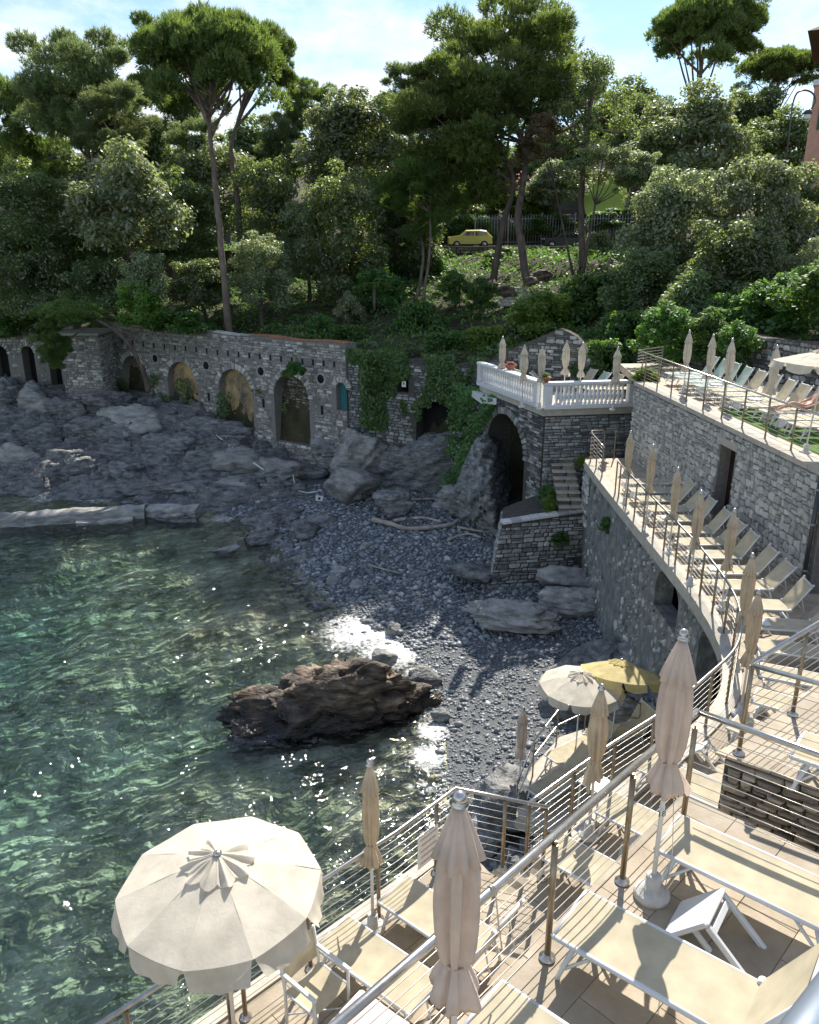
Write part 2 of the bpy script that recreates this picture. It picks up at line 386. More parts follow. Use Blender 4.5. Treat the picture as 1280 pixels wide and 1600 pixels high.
surf('shutter', [(.3, (.03, .10, .07)), (.7, (.05, .15, .10))], rough=.6, scale=6, bump=.1)
surf('car_yellow', [(.3, (.62, .55, .10)), (.7, (.68, .62, .14))], rough=.3, scale=3, bump=0, rand=0, spec=.6)
surf('car_dark', [(.3, (.03, .032, .036)), (.7, (.04, .042, .046))], rough=.3, scale=3, bump=0, rand=0, spec=.6)
surf('car_glass', [(.3, (.012, .014, .016)), (.7, (.02, .022, .024))], rough=.08, scale=3, bump=0, rand=0, spec=.8)
surf('rubber', [(.3, (.015, .015, .015)), (.7, (.025, .025, .025))], rough=.8, scale=3, bump=0)
surf('skin', [(.3, (.46, .26, .18)), (.7, (.56, .33, .24))], rough=.6, scale=5, bump=.05, rand=.03)
surf('hair', [(.3, (.03, .02, .015)), (.7, (.06, .04, .03))], rough=.6, scale=30, bump=.4)
surf('cloth_grey', [(.3, (.30, .31, .32)), (.7, (.40, .41, .42))], rough=.9, scale=12, bump=.3)
surf('cloth_dark', [(.3, (.03, .035, .05)), (.7, (.05, .055, .075))], rough=.9, scale=12, bump=.3)
surf('sign_white', [(.3, (.72, .71, .68)), (.7, (.80, .79, .76))], rough=.6, scale=3, bump=.03, rand=.02)
surf('sign_blue', [(.3, (.02, .06, .30)), (.7, (.03, .08, .36))], rough=.5, scale=3, bump=0, rand=.02)
surf('ink', [(.3, (.015, .015, .02)), (.7, (.03, .03, .035))], rough=.6, scale=3, bump=0, rand=0)
surf('ink_red', [(.3, (.35, .05, .04)), (.7, (.42, .08, .06))], rough=.6, scale=3, bump=0, rand=0)
surf('ink_faded', [(.3, (.52, .40, .36)), (.7, (.60, .50, .46))], rough=.7, scale=3, bump=0, rand=0)
surf('red_cloth', [(.3, (.35, .03, .03)), (.7, (.45, .05, .04))], rough=.8, scale=8, bump=.2)
surf('near_rail', [(.3, (.20, .24, .29)), (.7, (.25, .29, .34))], rough=.35, metal=.4, scale=3, bump=.02, rand=0)
leaf_mat('leaf_oak', (.050, .088, .026), (.17, .225, .080), (.38, .50, .09), sheen=.075, rough=.44, tw=.52)
leaf_mat('leaf_silver', (.095, .13, .055), (.29, .335, .165), (.46, .55, .16), sheen=.09, rough=.44, tw=.5)
leaf_mat('leaf_green', (.036, .092, .016), (.115, .235, .036), (.24, .48, .04), sheen=.05, rough=.5, tw=.48)
leaf_mat('leaf_bright', (.085, .155, .018), (.22, .33, .05), (.42, .58, .06), sheen=.04, rough=.5, tw=.5)
leaf_mat('needle', (.046, .090, .018), (.155, .235, .048), (.34, .47, .075), sheen=.05, rough=.5, tw=.45)
leaf_mat('needle_soft', (.072, .112, .040), (.19, .25, .095), (.34, .42, .13), sheen=.05, rough=.5, tw=.5)
leaf_mat('leaf_red', (.08, .055, .03), (.17, .12, .07), (.34, .20, .10), sheen=.04, rough=.5, tw=.45)
leaf_mat('flower_white', (.60, .60, .55), (.80, .80, .76), (.7, .7, .6), sheen=.03, rough=.5)
leaf_mat('flower_pink', (.55, .20, .22), (.75, .38, .38), (.7, .3, .3), sheen=.03, rough=.5)
# ------------------------------------------------------------------ levels and ground shape
UP, LOW, GAR, LEDGE, ROAD = 8.0, 5.6, 7.0, 1.0, 13.0   # upper deck, lower deck, balustrade terrace, bathing ledge, road
SHORE = [(-120, 46), (-60, 44), (-40, 43), (-22, 42.2), (-16, 40.8), (-11.3, 39.4), (-8.45, 38.0), (-6.1, 34.4), (-4.5, 30.6), (-2.2, 27.0), (-.2, 24.4),
         (.85, 22.1), (.85, 19.3), (.8, 17.5), (1.0, 15.8), (1.5, 13), (3, 10), (3, -60)]
CLIFF = [(-120, 70), (-45, 61), (-20.6, 55.0), (-3.9, 43.0), (0, 41.2), (3.4, 39.0), (5.5, 36.8), (9, 34.6), (11.6, 34.0), (14.9, 24), (17.4, 12), (18.4, -60)]
def ground_z(X, Y):
    X = np.asarray(X, float); Y = np.asarray(Y, float)
    ds, ss = seg_dist(X, Y, SHORE); s = ds * ss
    dc, sc_ = seg_dist(X, Y, CLIFF); c = dc * sc_
    k = np.clip((-6 - X) / 5, 0, 1)
    P3 = np.stack([X, Y, X * 0], -1).reshape(-1, 3)
    n1 = fbm(P3 * .35, 4, 3).reshape(X.shape); n2 = fbm(P3 * 1.3, 3, 9).reshape(X.shape)
    land = np.minimum(s * (.105 + .20 * k), 1.35 + 1.9 * k) + n2 * .06 * np.clip(s, 0, 1) + n1 * (.12 + .35 * k) * np.clip(s / 4, 0, 1)
    sea = -np.minimum(-s * .14, 1.7 + .06 * np.minimum(-s, 25)) + n1 * .5 * np.clip(-s / 3, 0, 1) + n2 * .16 * np.clip(-s / 1.5, 0, 1)
    low = np.where(s > 0, land, sea)
    kr = np.clip((X - 6) / 5, 0, 1)
    base = 7.5 + 1.9 * np.clip((X - 10) / 2.5, 0, 1)
    hill = base + .20 * np.maximum(c, 0) + .14 * kr * np.maximum(c - 7, 0) + n1 * .4
    hill = np.where(Y < 68.4, np.minimum(hill, 12.35 + n1 * .15 + .25 * np.clip(-X - 8, 0, 30)), hill)
    up = 13.0 + .24 * np.clip(Y - 73.5, 0, 60) + n1 * .6 * np.clip((Y - 73.5) / 6, 0, 1)
    hill = np.where(Y >= 68.4, np.maximum(up - .15 * np.clip((73.5 - Y), 0, 1), np.where(X < -10, hill, 0) * (Y < 80)), hill)
    t = np.clip(c / .9, 0, 1); t = t * t * (3 - 2 * t)
    return low * (1 - t) + hill * t, s, c
def gz(x, y): return float(ground_z(np.array([x]), np.array([y]))[0][0])

gx = np.concatenate([np.linspace(-160, -27, 40)[:-1], np.arange(-27, 22, .4), np.linspace(22, 170, 44)])
gy = np.concatenate([np.linspace(-60, 1, 14)[:-1], np.arange(1, 76, .4), np.linspace(76, 260, 60)])
GX, GY = np.meshgrid(gx, gy)
GZ, GS, GC = ground_z(GX, GY)
nx, ny = len(gx), len(gy)
ii = np.arange(nx * ny).reshape(ny, nx)
FQ = np.stack([ii[:-1, :-1], ii[:-1, 1:], ii[1:, 1:], ii[1:, :-1]], -1).reshape(-1, 4)
GVt = np.stack([GX, GY, GZ], -1).reshape(-1, 3)
sf = GS.ravel()[FQ].mean(1); cf = GC.ravel()[FQ].mean(1)
def sub_mesh(name, mask):
    F = FQ[mask]; u, inv = np.unique(F, return_inverse=True)
    return np_mesh(name, GVt[u], inv.reshape(F.shape), smooth=True)

# seabed: pale pebbles and sand with darker weed patches
def seabed_mat():
    m, t, L = new_mat('seabed')
    out = _n(t, 'ShaderNodeOutputMaterial'); b = _n(t, 'ShaderNodeBsdfPrincipled'); tc = _n(t, 'ShaderNodeTexCoord')
    v = _n(t, 'ShaderNodeTexVoronoi'); v.inputs['Scale'].default_value = 4.5; v.inputs['Randomness'].default_value = 1
    wn = _n(t, 'ShaderNodeTexNoise'); wn.inputs['Scale'].default_value = 3.5; wn.inputs['Detail'].default_value = 4
    mw = _n(t, 'ShaderNodeMixRGB'); mw.inputs[0].default_value = .35; L(tc.outputs['Object'], mw.inputs[1]); L(wn.outputs['Color'], mw.inputs[2])
    L(tc.outputs['Object'], wn.inputs['Vector']); L(mw.outputs[0], v.inputs['Vector'])
    rp = ramp(t, [(.0, (.34, .36, .26)), (.35, (.50, .51, .38)), (.65, (.64, .64, .50)), (1, (.82, .80, .66))])
    sp = _n(t, 'ShaderNodeSeparateColor'); L(v.outputs['Color'], sp.inputs[0]); L(sp.outputs[0], rp.inputs[0])
    big = _n(t, 'ShaderNodeTexNoise'); big.inputs['Scale'].default_value = .42; big.inputs['Detail'].default_value = 7; big.inputs['Roughness'].default_value = .65
    L(tc.outputs['Object'], big.inputs['Vector'])
    r2 = ramp(t, [(.36, (.10, .15, .07)), (.48, (.55, .56, .40)), (.60, (1.0, .97, .82))]); L(big.outputs['Fac'], r2.inputs[0])
    mx = _n(t, 'ShaderNodeMixRGB'); mx.blend_type = 'MULTIPLY'; mx.inputs[0].default_value = .85; L(rp.outputs[0], mx.inputs[1]); L(r2.outputs[0], mx.inputs[2])
    L(mx.outputs[0], b.inputs['Base Color']); b.inputs['Roughness'].default_value = .9
    bp = _n(t, 'ShaderNodeBump'); bp.inputs['Strength'].default_value = .8; bp.inputs['Distance'].default_value = .12; bp.invert = True
    L(v.outputs['Distance'], bp.inputs['Height']); L(bp.outputs[0], b.inputs['Normal'])
    L(b.outputs[0], out.inputs['Surface']); return m
surf('beach_gravel', [(.3, (.055, .06, .066)), (.5, (.11, .12, .13)), (.7, (.20, .205, .21))], rough=.7, scale=14, bump=.9, bscale=22, rand=0, bdist=.06)
tag(link('seabed', sub_mesh('seabed', sf < 0), seabed_mat()), 'pebbly seabed under the clear water', None, None, 'structure')
tag(link('beach', sub_mesh('beach', (sf >= 0) & (cf < 0)), M['beach_gravel']), 'grey shingle beach of the cove', None, None, 'structure')
tag(link('hillside', sub_mesh('hillside', (sf >= 0) & (cf >= 0)), M['soil']), 'wooded hillside above the cove', None, None, 'structure')

# ------------------------------------------------------------------ water
def water_mat():
    m, t, L = new_mat('sea_water')
    out = _n(t, 'ShaderNodeOutputMaterial'); tc = _n(t, 'ShaderNodeTexCoord')
    mp = _n(t, 'ShaderNodeMapping'); mp.inputs['Scale'].default_value = (1, 1.5, 1); mp.inputs['Rotation'].default_value = (0, 0, R(-18)); L(tc.outputs['Object'], mp.inputs[0])
    n1 = _n(t, 'ShaderNodeTexNoise'); n1.inputs['Scale'].default_value = 2.3; n1.inputs['Detail'].default_value = 2.5; n1.inputs['Distortion'].default_value = .7
    L(mp.outputs[0], n1.inputs['Vector'])
    bp = _n(t, 'ShaderNodeBump'); bp.inputs['Strength'].default_value = .9; bp.inputs['Distance'].default_value = .12; L(n1.outputs['Fac'], bp.inputs['Height'])
    fr = _n(t, 'ShaderNodeFresnel'); fr.inputs['IOR'].default_value = 1.6; L(bp.outputs[0], fr.inputs['Normal'])
    g = _n(t, 'ShaderNodeBsdfGlossy'); g.inputs['Roughness'].default_value = .045; L(bp.outputs[0], g.inputs['Normal'])
    tr = _n(t, 'ShaderNodeBsdfTransparent'); rf = _n(t, 'ShaderNodeBsdfRefraction'); rf.inputs['IOR'].default_value = 1.33; rf.inputs['Roughness'].default_value = .0
    L(bp.outputs[0], rf.inputs['Normal'])
    m0 = _n(t, 'ShaderNodeMixShader'); m0.inputs[0].default_value = .18; L(tr.outputs[0], m0.inputs[1]); L(rf.outputs[0], m0.inputs[2])
    m1 = _n(t, 'ShaderNodeMixShader'); L(fr.outputs[0], m1.inputs[0]); L(m0.outputs[0], m1.inputs[1]); L(g.outputs[0], m1.inputs[2])
    # foam: white froth where the swell breaks on the shore
    at = _n(t, 'ShaderNodeAttribute'); at.attribute_name = 'foam'
    n2 = _n(t, 'ShaderNodeTexNoise'); n2.inputs['Scale'].default_value = 4.5; n2.inputs['Detail'].default_value = 9; n2.inputs['Roughness'].default_value = .72; n2.inputs['Distortion'].default_value = 1.2
    L(tc.outputs['Object'], n2.inputs['Vector'])
    ad = _n(t, 'ShaderNodeMath', operation='ADD'); L(at.outputs['Fac'], ad.inputs[0]); L(n2.outputs['Fac'], ad.inputs[1])
    rp = ramp(t, [(.0, (0, 0, 0)), (.80, (0, 0, 0)), (.90, (.5, .5, .5)), (1.0, (.95, .95, .95))]); 
    sb = _n(t, 'ShaderNodeMath', operation='MULTIPLY'); sb.inputs[1].default_value = .8; L(ad.outputs[0], sb.inputs[0]); L(sb.outputs[0], rp.inputs[0])
    df = _n(t, 'ShaderNodeBsdfDiffuse'); df.inputs['Color'].default_value = (.80, .82, .82, 1)
    m2 = _n(t, 'ShaderNodeMixShader'); L(rp.outputs[0], m2.inputs[0]); L(m1.outputs[0], m2.inputs[1]); L(df.outputs[0], m2.inputs[2])
    L(m2.outputs[0], out.inputs['Surface'])
    va = _n(t, 'ShaderNodeVolumeAbsorption'); va.inputs['Color'].default_value = (.06, .74, .78, 1); va.inputs['Density'].default_value = .17
    L(va.outputs[0], out.inputs['Volume'])
    return m
wx = np.concatenate([np.linspace(-160, -26, 30)[:-1], np.arange(-26, 3.6, .115)])
wy = np.concatenate([np.linspace(-60, 3.5, 12)[:-1], np.arange(3.5, 46, .115)])
WX, WY = np.meshgrid(wx, wy)
PW = np.stack([WX, WY, WX * 0], -1).reshape(-1, 3)
a_ = R(-20); RX = WX * math.cos(a_) - WY * math.sin(a_); RY = WX * math.sin(a_) + WY * math.cos(a_)
PR = np.stack([RX * 1.15, RY * 1.9, RX * 0], -1).reshape(-1, 3)
WZ = (fbm(PR * .42, 2, 31) * .11 + (1 - np.abs(fbm(PR * .95 + 3, 2, 41)) * 2) * .075 + fbm(PR * 2.1, 2, 51) * .05).reshape(WX.shape)
_, WS, _ = ground_z(WX, WY)
WZ = WZ * np.clip(.35 - WS * .25, .25, 1) 
bursts = [(-1.6, 25.4, 2.3, .62), (-.5, 24.0, 1.8, .66), (.45, 22.2, 1.0, .66), (.7, 19.2, .8, .62), (.5, 18, .9, .58), (.4, 16.8, .8, .42), (-6.4, 35.2, 1.5, .56), (-9.5, 37.6, 1.3, .48), (-17.2, 41.0, 1.6, .5),
          (-20, 41.2, 1.6, .46), (.2, 20.4, .8, .45), (-4.9, 18.9, .5, .3), (-3.3, 28.6, 1.2, .36), (-.8, 23.6, 1.0, .5)]
FO = np.clip(.30 + .22 * np.clip(1 + WS / 1.3, 0, 1.3), 0, .5) * (WS > -1.6)
for bx_, by_, br_, ba_ in bursts:
    FO = np.maximum(FO, .12 + ba_ * np.exp(-((WX - bx_) ** 2 + (WY - by_) ** 2) / (br_ ** 2)))
wi = np.arange(WX.size).reshape(WX.shape)
WF = np.stack([wi[:-1, :-1], wi[:-1, 1:], wi[1:, 1:], wi[1:, :-1]], -1).reshape(-1, 4)
keep = (WS.ravel()[WF] < .9).any(1)
WF = WF[keep]; u_, inv_ = np.unique(WF, return_inverse=True)
WV = np.stack([WX, WY, WZ], -1).reshape(-1, 3)[u_]
sea = link('sea', np_mesh('sea', WV, inv_.reshape(WF.shape), smooth=True, attr={'foam': FO.ravel()[u_]}), water_mat())
tag(sea, 'clear green sea water with small waves in the cove', None, None, 'structure')

# ------------------------------------------------------------------ pebbles of the beach (uncountable)
def ico(sub):
    bm = bmesh.new(); bmesh.ops.create_icosphere(bm, subdivisions=sub, radius=1)
    V = np.array([v.co[:] for v in bm.verts]); F = np.array([[v.index for v in f.verts] for f in bm.faces]); bm.free()
    return V, F
ICO = {k: ico(k) for k in (1, 2, 3, 4, 5, 6)}
def rand_rot(n, g):
    q = g.normal(size=(n, 4)); q /= np.linalg.norm(q, axis=1, keepdims=True)
    w, x, y, z = q.T
    return np.stack([1 - 2 * (y * y + z * z), 2 * (x * y - z * w), 2 * (x * z + y * w), 2 * (x * y + z * w), 1 - 2 * (x * x + z * z), 2 * (y * z - x * w),
                     2 * (x * z - y * w), 2 * (y * z + x * w), 1 - 2 * (x * x + y * y)], -1).reshape(n, 3, 3)
def pebbles(name, X, Y, size, label, mat, seed, dz=0.0):
    g = np.random.default_rng(seed); n = len(X); V0, F0 = ICO[1]
    Z, _, _ = ground_z(X, Y)
    sc = size[:, None] * np.stack([g.uniform(.8, 1.35, n), g.uniform(.7, 1.0, n), g.uniform(.4, .7, n)], -1)
    th = g.uniform(0, 6.28, n); c, s = np.cos(th), np.sin(th)
    P = V0[None] * (1 + g.uniform(-.16, .16, (n, len(V0), 1))) * sc[:, None]
    P = np.stack([P[..., 0] * c[:, None] - P[..., 1] * s[:, None], P[..., 0] * s[:, None] + P[..., 1] * c[:, None] , P[..., 2] + .25 * P[..., 0] * g.uniform(-1, 1, (n, 1))], -1)
    P += np.stack([X, Y, Z + size * .18 + dz], -1)[:, None]
    F = (F0[None] + (np.arange(n) * len(V0))[:, None, None]).reshape(-1, 3)
    tone = np.repeat(np.clip(g.normal(.0, .33, n), -.7, .8), len(V0))
    o = link(name, np_mesh(name, P.reshape(-1, 3), F, smooth=True, attr={'tone': tone}), mat)
    return tag(o, label, None, None, 'stuff')
g_ = np.random.default_rng(5)
bx = g_.uniform(-9.5, 8, 52000); by = g_.uniform(15, 42, 52000)
_, bs, bc = ground_z(bx, by)
ok = (bs > -1.2) & (bc < 0) & (bx < 6.9)
bx, by, bs = bx[ok], by[ok], bs[ok]
sz = np.clip(g_.lognormal(-3.02, .45, len(bx)), .022, .19) * np.where(by > 24, 1.12, .72)
sel = g_.random(len(bx)) < np.where(bs < 0, .35, 1)
pebbles('pebbles', bx[sel], by[sel], sz[sel], 'grey and blue pebbles covering the beach', M['pebble'], 8)

# ------------------------------------------------------------------ rocks
def unit_(v): return v / np.maximum(np.linalg.norm(v, axis=-1, keepdims=True), 1e-9)
def rock_mesh(name, seed, size, sub=4, layers=7, tilt=(.25, .15), ledge=.55, nplanes=16, rough=.16):
    g = np.random.default_rng(seed); U, F = ICO[sub]
    n = g.normal(size=(nplanes, 3)); n /= np.linalg.norm(n, axis=1, keepdims=True); d = g.uniform(.62, 1.0, nplanes)
    dot = U @ n.T
    r = np.min(np.where(dot > .12, d / np.maximum(dot, .12), 9), 1); r = np.minimum(r, 1.25)
    P = U * r[:, None]
    P = P * (1 + rough * fbm(P * 1.7 + seed, 4, seed)[:, None])
    a = np.array([tilt[0], tilt[1], 1.0]); a /= np.linalg.norm(a)
    h = P @ a + .12 * fbm(P * 1.3 + 5, 3, seed + 3)
    k = np.floor(h * layers); fr = h * layers - k
    st = np.clip((fr - .62) / .38, 0, 1) ** 2                     # flat treads, steep risers
    P = P - a * (((fr - st) / layers) * ledge)[:, None]
    rad = P - (P @ a)[:, None] * a
    q = unit_(rad) * 1.9 + (k * 5.37)[:, None]
    lat = (vnoise(q + seed, seed + 5) - .5) * .55 + (vnoise(q * 2.7 + seed, seed + 6) - .5) * .22
    P = P + rad * (lat * min(1.0, ledge * 1.2))[:, None]
    c1 = vnoise(P * 3.1 + 9, seed + 12); P = P * (1 - .10 * (np.abs(c1 - .5) < .05))[:, None]   # cracks
    P = P * np.array(size)
    P = P + (fbm(P * 4.0 / max(min(size), .4), 3, seed + 9) * .06 * min(size))[:, None] * U
    return np_mesh(name, P, F, smooth=False)
ROCKS = []
def rock(u, v, z, size, seed, mat='rock', sub=4, rz=None, label=None, sink=.35, tilt=(.25, .15), name='rock', loc=None, layers=7, pitch=0.0, group=None, cat='rock', **kw):
    p = loc if loc is not None else onz(u, v, z)
    me = rock_mesh(name, seed, size, sub, layers, tilt, **kw)
    o = link(name, me, M[mat]); o.location = (p[0], p[1], p[2] + size[2] * (1 - 2 * sink) * .5)
    g = random.Random(seed)
    o.rotation_euler = (pitch, 0, g.uniform(-.4, .4) if rz is None else rz)
    tag(o, label, cat, group); ROCKS.append(o)
    return o
rock(0, 0, 0, (3.0, 1.55, 1.75), 21, 'rock_brown', 6, rz=R(4), label='big brown layered rock standing in the water off the beach', loc=Vector((-2.45, 20.25, -.1)), sink=.42, layers=9, tilt=(.35, -.35), nplanes=22, rough=.22, ledge=.75)
rock(0, 0, 0, (1.25, .8, .75), 22, 'rock_brown', 4, label='low brown rock trailing from the big rock towards the beach', loc=Vector((-.15, 20.7, .05)), sink=.5)
rock(600, 1035, 0, (.42, .32, .5), 23, 'rock_pale', 3, label='small mossy upright rock in the foam behind the big rock')
rock(665, 1068, 0, (.62, .4, .4), 24, 'rock', 3, label='dark wet rock under the splash beside the big rock')
rock(615, 985, .1, (.32, .28, .3), 25, 'rock', 3, label='round dark stone at the edge of the foam on the shingle')
rock(690, 1120, .1, (.3, .24, .2), 26, 'rock', 3, label='little dark stone on wet shingle right of the big rock')
# the jumble of bedrock in front of the arcade
hx = np.arange(-30, -4.4, .13); hy = np.arange(35.5, 57, .13); HX, HY = np.meshgrid(hx, hy)
hz_, hs_, hc_ = ground_z(HX, HY); HP = np.stack([HX, HY, HX * 0], -1).reshape(-1, 3)
ca_, sa_ = math.cos(R(28)), math.sin(R(28)); HR = np.stack([(HX * ca_ + HY * sa_).ravel() * .45, (-HX * sa_ + HY * ca_).ravel() * 1.15, HX.ravel() * 0], -1)
big_ = .62 - 1.5 * np.abs(fbm(HR * .50, 3, 201)); med_ = .4 - np.abs(fbm(HR * 1.3 + 7, 3, 211)); fin_ = fbm(HP * 3.5, 3, 221)
rise = np.clip(big_ * 1.7 + med_ * 1.2, -.5, 2.0).reshape(HX.shape)
fade = np.clip((hs_ + .9) / 1.6, 0, 1) * np.clip((-5.0 - HX) / 2.5, 0, 1) * np.clip(-hc_ / .8 + .6, 0, 1)
HZ = hz_ - .25 + rise * fade
tz = HZ * 2.3 + .9 * (HX * .35 - HY * .2) + .5 * med_.reshape(HX.shape); k_ = np.floor(tz); f_ = tz - k_; HZ = HZ + ((np.clip((f_ - .72) / .28, 0, 1) ** 2 - f_) / 2.3) * .95 * fade + fin_.reshape(HX.shape) * .05
hi_ = np.arange(HX.size).reshape(HX.shape); HF = np.stack([hi_[:-1, :-1], hi_[:-1, 1:], hi_[1:, 1:], hi_[1:, :-1]], -1).reshape(-1, 4)
kp = ((HZ - hz_).ravel()[HF] > -.12).any(1) & (fade.ravel()[HF] > .02).any(1); HF = HF[kp]; u_, inv_ = np.unique(HF, return_inverse=True)
tag(link('rock_shelf', np_mesh('rock_shelf', np.stack([HX, HY, HZ], -1).reshape(-1, 3)[u_], inv_.reshape(HF.shape)), M['rock']), 'bedrock shelf between the sea and the arcade', None, None, 'structure')
# right of the beach
rock(735, 893, 1.0, (1.1, .6, .32), 31, 'rock', 4, label='flat grey slab of rock lying on the shingle near the stone pier', sink=.3, layers=4)
rock(800, 965, .8, (1.7, .6, .42), 32, 'rock_pale', 5, rz=R(-12), label='long low rock rising from the shingle below the stone pier', sink=.35)
rock(905, 950, .8, (1.25, .8, .75), 33, 'rock_pale', 5, rz=R(-10), label='pale angular boulder under the curved terrace wall', sink=.3)
rock(880, 905, 1.3, (1.35, .6, .5), 34, 'rock_pale', 4, rz=R(-8), label='pale slanting slab at the foot of the stone pier', sink=.35)
rock(955, 1050, .6, (1.75, 1.3, .95), 35, 'rock', 5, rz=R(22), label='large dark striated rock behind the open parasols', sink=.3, tilt=(-.6, .2), layers=11)
rock(985, 975, .8, (.9, .8, .6), 36, 'rock_pale', 4, label='ochre streaked rock against the foot of the terrace wall', sink=.3)
rock(1045, 1085, .6, (1.2, 1.3, 1.5), 37, 'rock', 5, label='dark rock mass beneath the arch of the curved terrace', sink=.3, layers=10)
rock(1020, 1140, .5, (1.3, 1.0, 1.2), 38, 'rock', 5, label='dark jagged rock beside the bathing ledge under the railing', sink=.3, layers=10)
rock(900, 1120, .3, (.9, .7, .9), 39, 'rock', 4, label='dark rock in the shade under the open parasols', sink=.3)
rock(0, 0, 0, (1.5, 1.1, 1.3), 42, 'rock', 5, loc=Vector((3.1, 13.6, -.2)), label='dark rock carrying the near end of the bathing ledge', sink=.4, layers=9)
rock(790, 1265, .3, (1.1, .8, .8), 40, 'rock', 4, label='dark boulder under the corner of the lower deck', sink=.35)
rock(760, 1300, .0, (.9, .8, .8), 41, 'rock', 4, label='dark boulder in the surf below the deck stairs', sink=.35)
# under the balustrade terrace
rock(755, 745, 1.2, (1.5, 2.2, 2.4), 45, 'rock', 5, rz=R(-12), ledge=.4, nplanes=12, label='huge tilted slate rock under the terrace arch', sink=.3, tilt=(-.75, .1), layers=13, loc=Vector((3.45, 35.2, 1.2)))
rock(718, 778, 1.2, (1.35, .9, .75), 46, 'rock_pale', 5, label='pale smooth boulder in front of the tilted slate rock', sink=.3, layers=9)
rock(548, 765, 1.2, (1.3, 1.0, 1.15), 47, 'rock_pale', 4, label='squat flat-topped block of rock at the back of the beach', sink=.3, layers=4)
rock(620, 788, 1.2, (1.0, .8, .75), 48, 'rock', 4, label='rounded grey rock beside the squat block at the beach back', sink=.3)
rock(650, 700, 2.2, (3.2, 1.6, 2.4), 49, 'rock', 5, label='dark rock face under the ivy between arcade and terrace', sink=.35, loc=Vector((.9, 40.4, 1.6)), layers=12, tilt=(-.5, .1))
rock(580, 690, 2.2, (1.8, 1.3, 2.0), 50, 'rock_pale', 5, label='pale broken crag below the ivy curtain', loc=Vector((-2.4, 41.4, 1.8)), sink=.35, layers=10, tilt=(-.9, .1))
# in front of the arcade and at the waterline
lst = [(30, 700, 2.0, 1.9, .9, 1.6), (80, 705, 1.0, 1.5, 1.0, 1.0), (10, 650, 2.4, 1.6, 1.0, 1.9), (150, 690, 1.6, 2.4, 1.4, 1.5), (215, 690, 1.4, 2.2, 1.4, 1.4), (190, 745, .6, 1.7, 1.1, 1.0),
       (270, 720, 1.0, 2.2, 1.3, 1.2), (330, 700, 1.4, 2.4, 1.3, 1.0), (380, 725, 1.2, 2.0, 1.2, .9), (300, 765, .5, 2.4, .9, .55), (250, 765, .3, 1.8, .9, .5), (130, 745, .5, 1.5, 1.0, .9), (60, 660, 2.0, 1.6, 1.2, 1.3),
       (110, 650, 2.6, 1.5, 1.2, 1.2), (180, 640, 2.9, 1.7, 1.2, 1.1), (240, 650, 2.9, 1.5, 1.0, .9), (430, 705, 2.2, 1.7, 1.0, .8), (480, 700, 2.2, 1.5, 1.0, .8), (515, 700, 2.2, 1.2, 1.0, 1.0), (300, 665, 2.9, 1.2, .8, .8),
       (350, 670, 2.8, 1.2, .8, .6), (440, 745, 1.2, 1.4, .8, .6), (275, 812, .0, 1.5, .55, .45), (408, 840, .15, .9, .6, .6), (355, 860, .0, .6, .4, .3), (470, 825, .5, .8, .6, .5), (500, 800, .9, .9, .6, .5), (445, 790, .8, 1.0, .7, .5)]
arc = []
for i, (u, v, z, a, b, c) in enumerate(lst):
    p = onz(u, v, z)
    o = rock(u, v, z, (a * .98, b * .98, c * .95), 60 + i, 'rock' if i % 4 else 'rock_pale', 4, loc=Vector((p.x, p.y, max(gz(p.x, p.y), -.1))), sink=.3, tilt=(-.55 + .2 * math.sin(i), .25), layers=9, group='rocks in front of the arcade')
    arc.append(o)
arc.sort(key=lambda o: proj_x(o.location))
for i, o in enumerate(arc): o['label'] = 'dark slaty rock below the arcade, %s counted from the left edge' % ORD[i]
lst = [(520, 905, .30), (548, 935, .24), (500, 940, .34), (560, 912, .30), (585, 922, .26), (600, 935, .2), (470, 870, .34), (450, 850, .3), (480, 850, .26), (530, 890, .34), (575, 965, .2), (590, 975, .17), (430, 870, .26), (497, 880, .25),
       (640, 960, .17), (465, 905, .2), (652, 905, .24), (600, 880, .2), (570, 860, .25), (640, 830, .24)]
st = []
for i, (u, v, r) in enumerate(lst):
    p = onz(u, v, .2); zz = gz(p.x, p.y)
    st.append(rock(u, v, 0, (r * 1.2, r, r * .8), 120 + i, 'rock_pale' if i % 3 == 0 else 'rock', 3, loc=Vector((p.x, p.y, max(zz, -.1))), sink=.35, name='stone', group='stones along the waterline', layers=4, cat='stone'))
st.sort(key=lambda o: proj_x(o.location))
for i, o in enumerate(st): o['label'] = 'loose grey stone at the water edge of the shingle, %s from the left' % ORD[i]
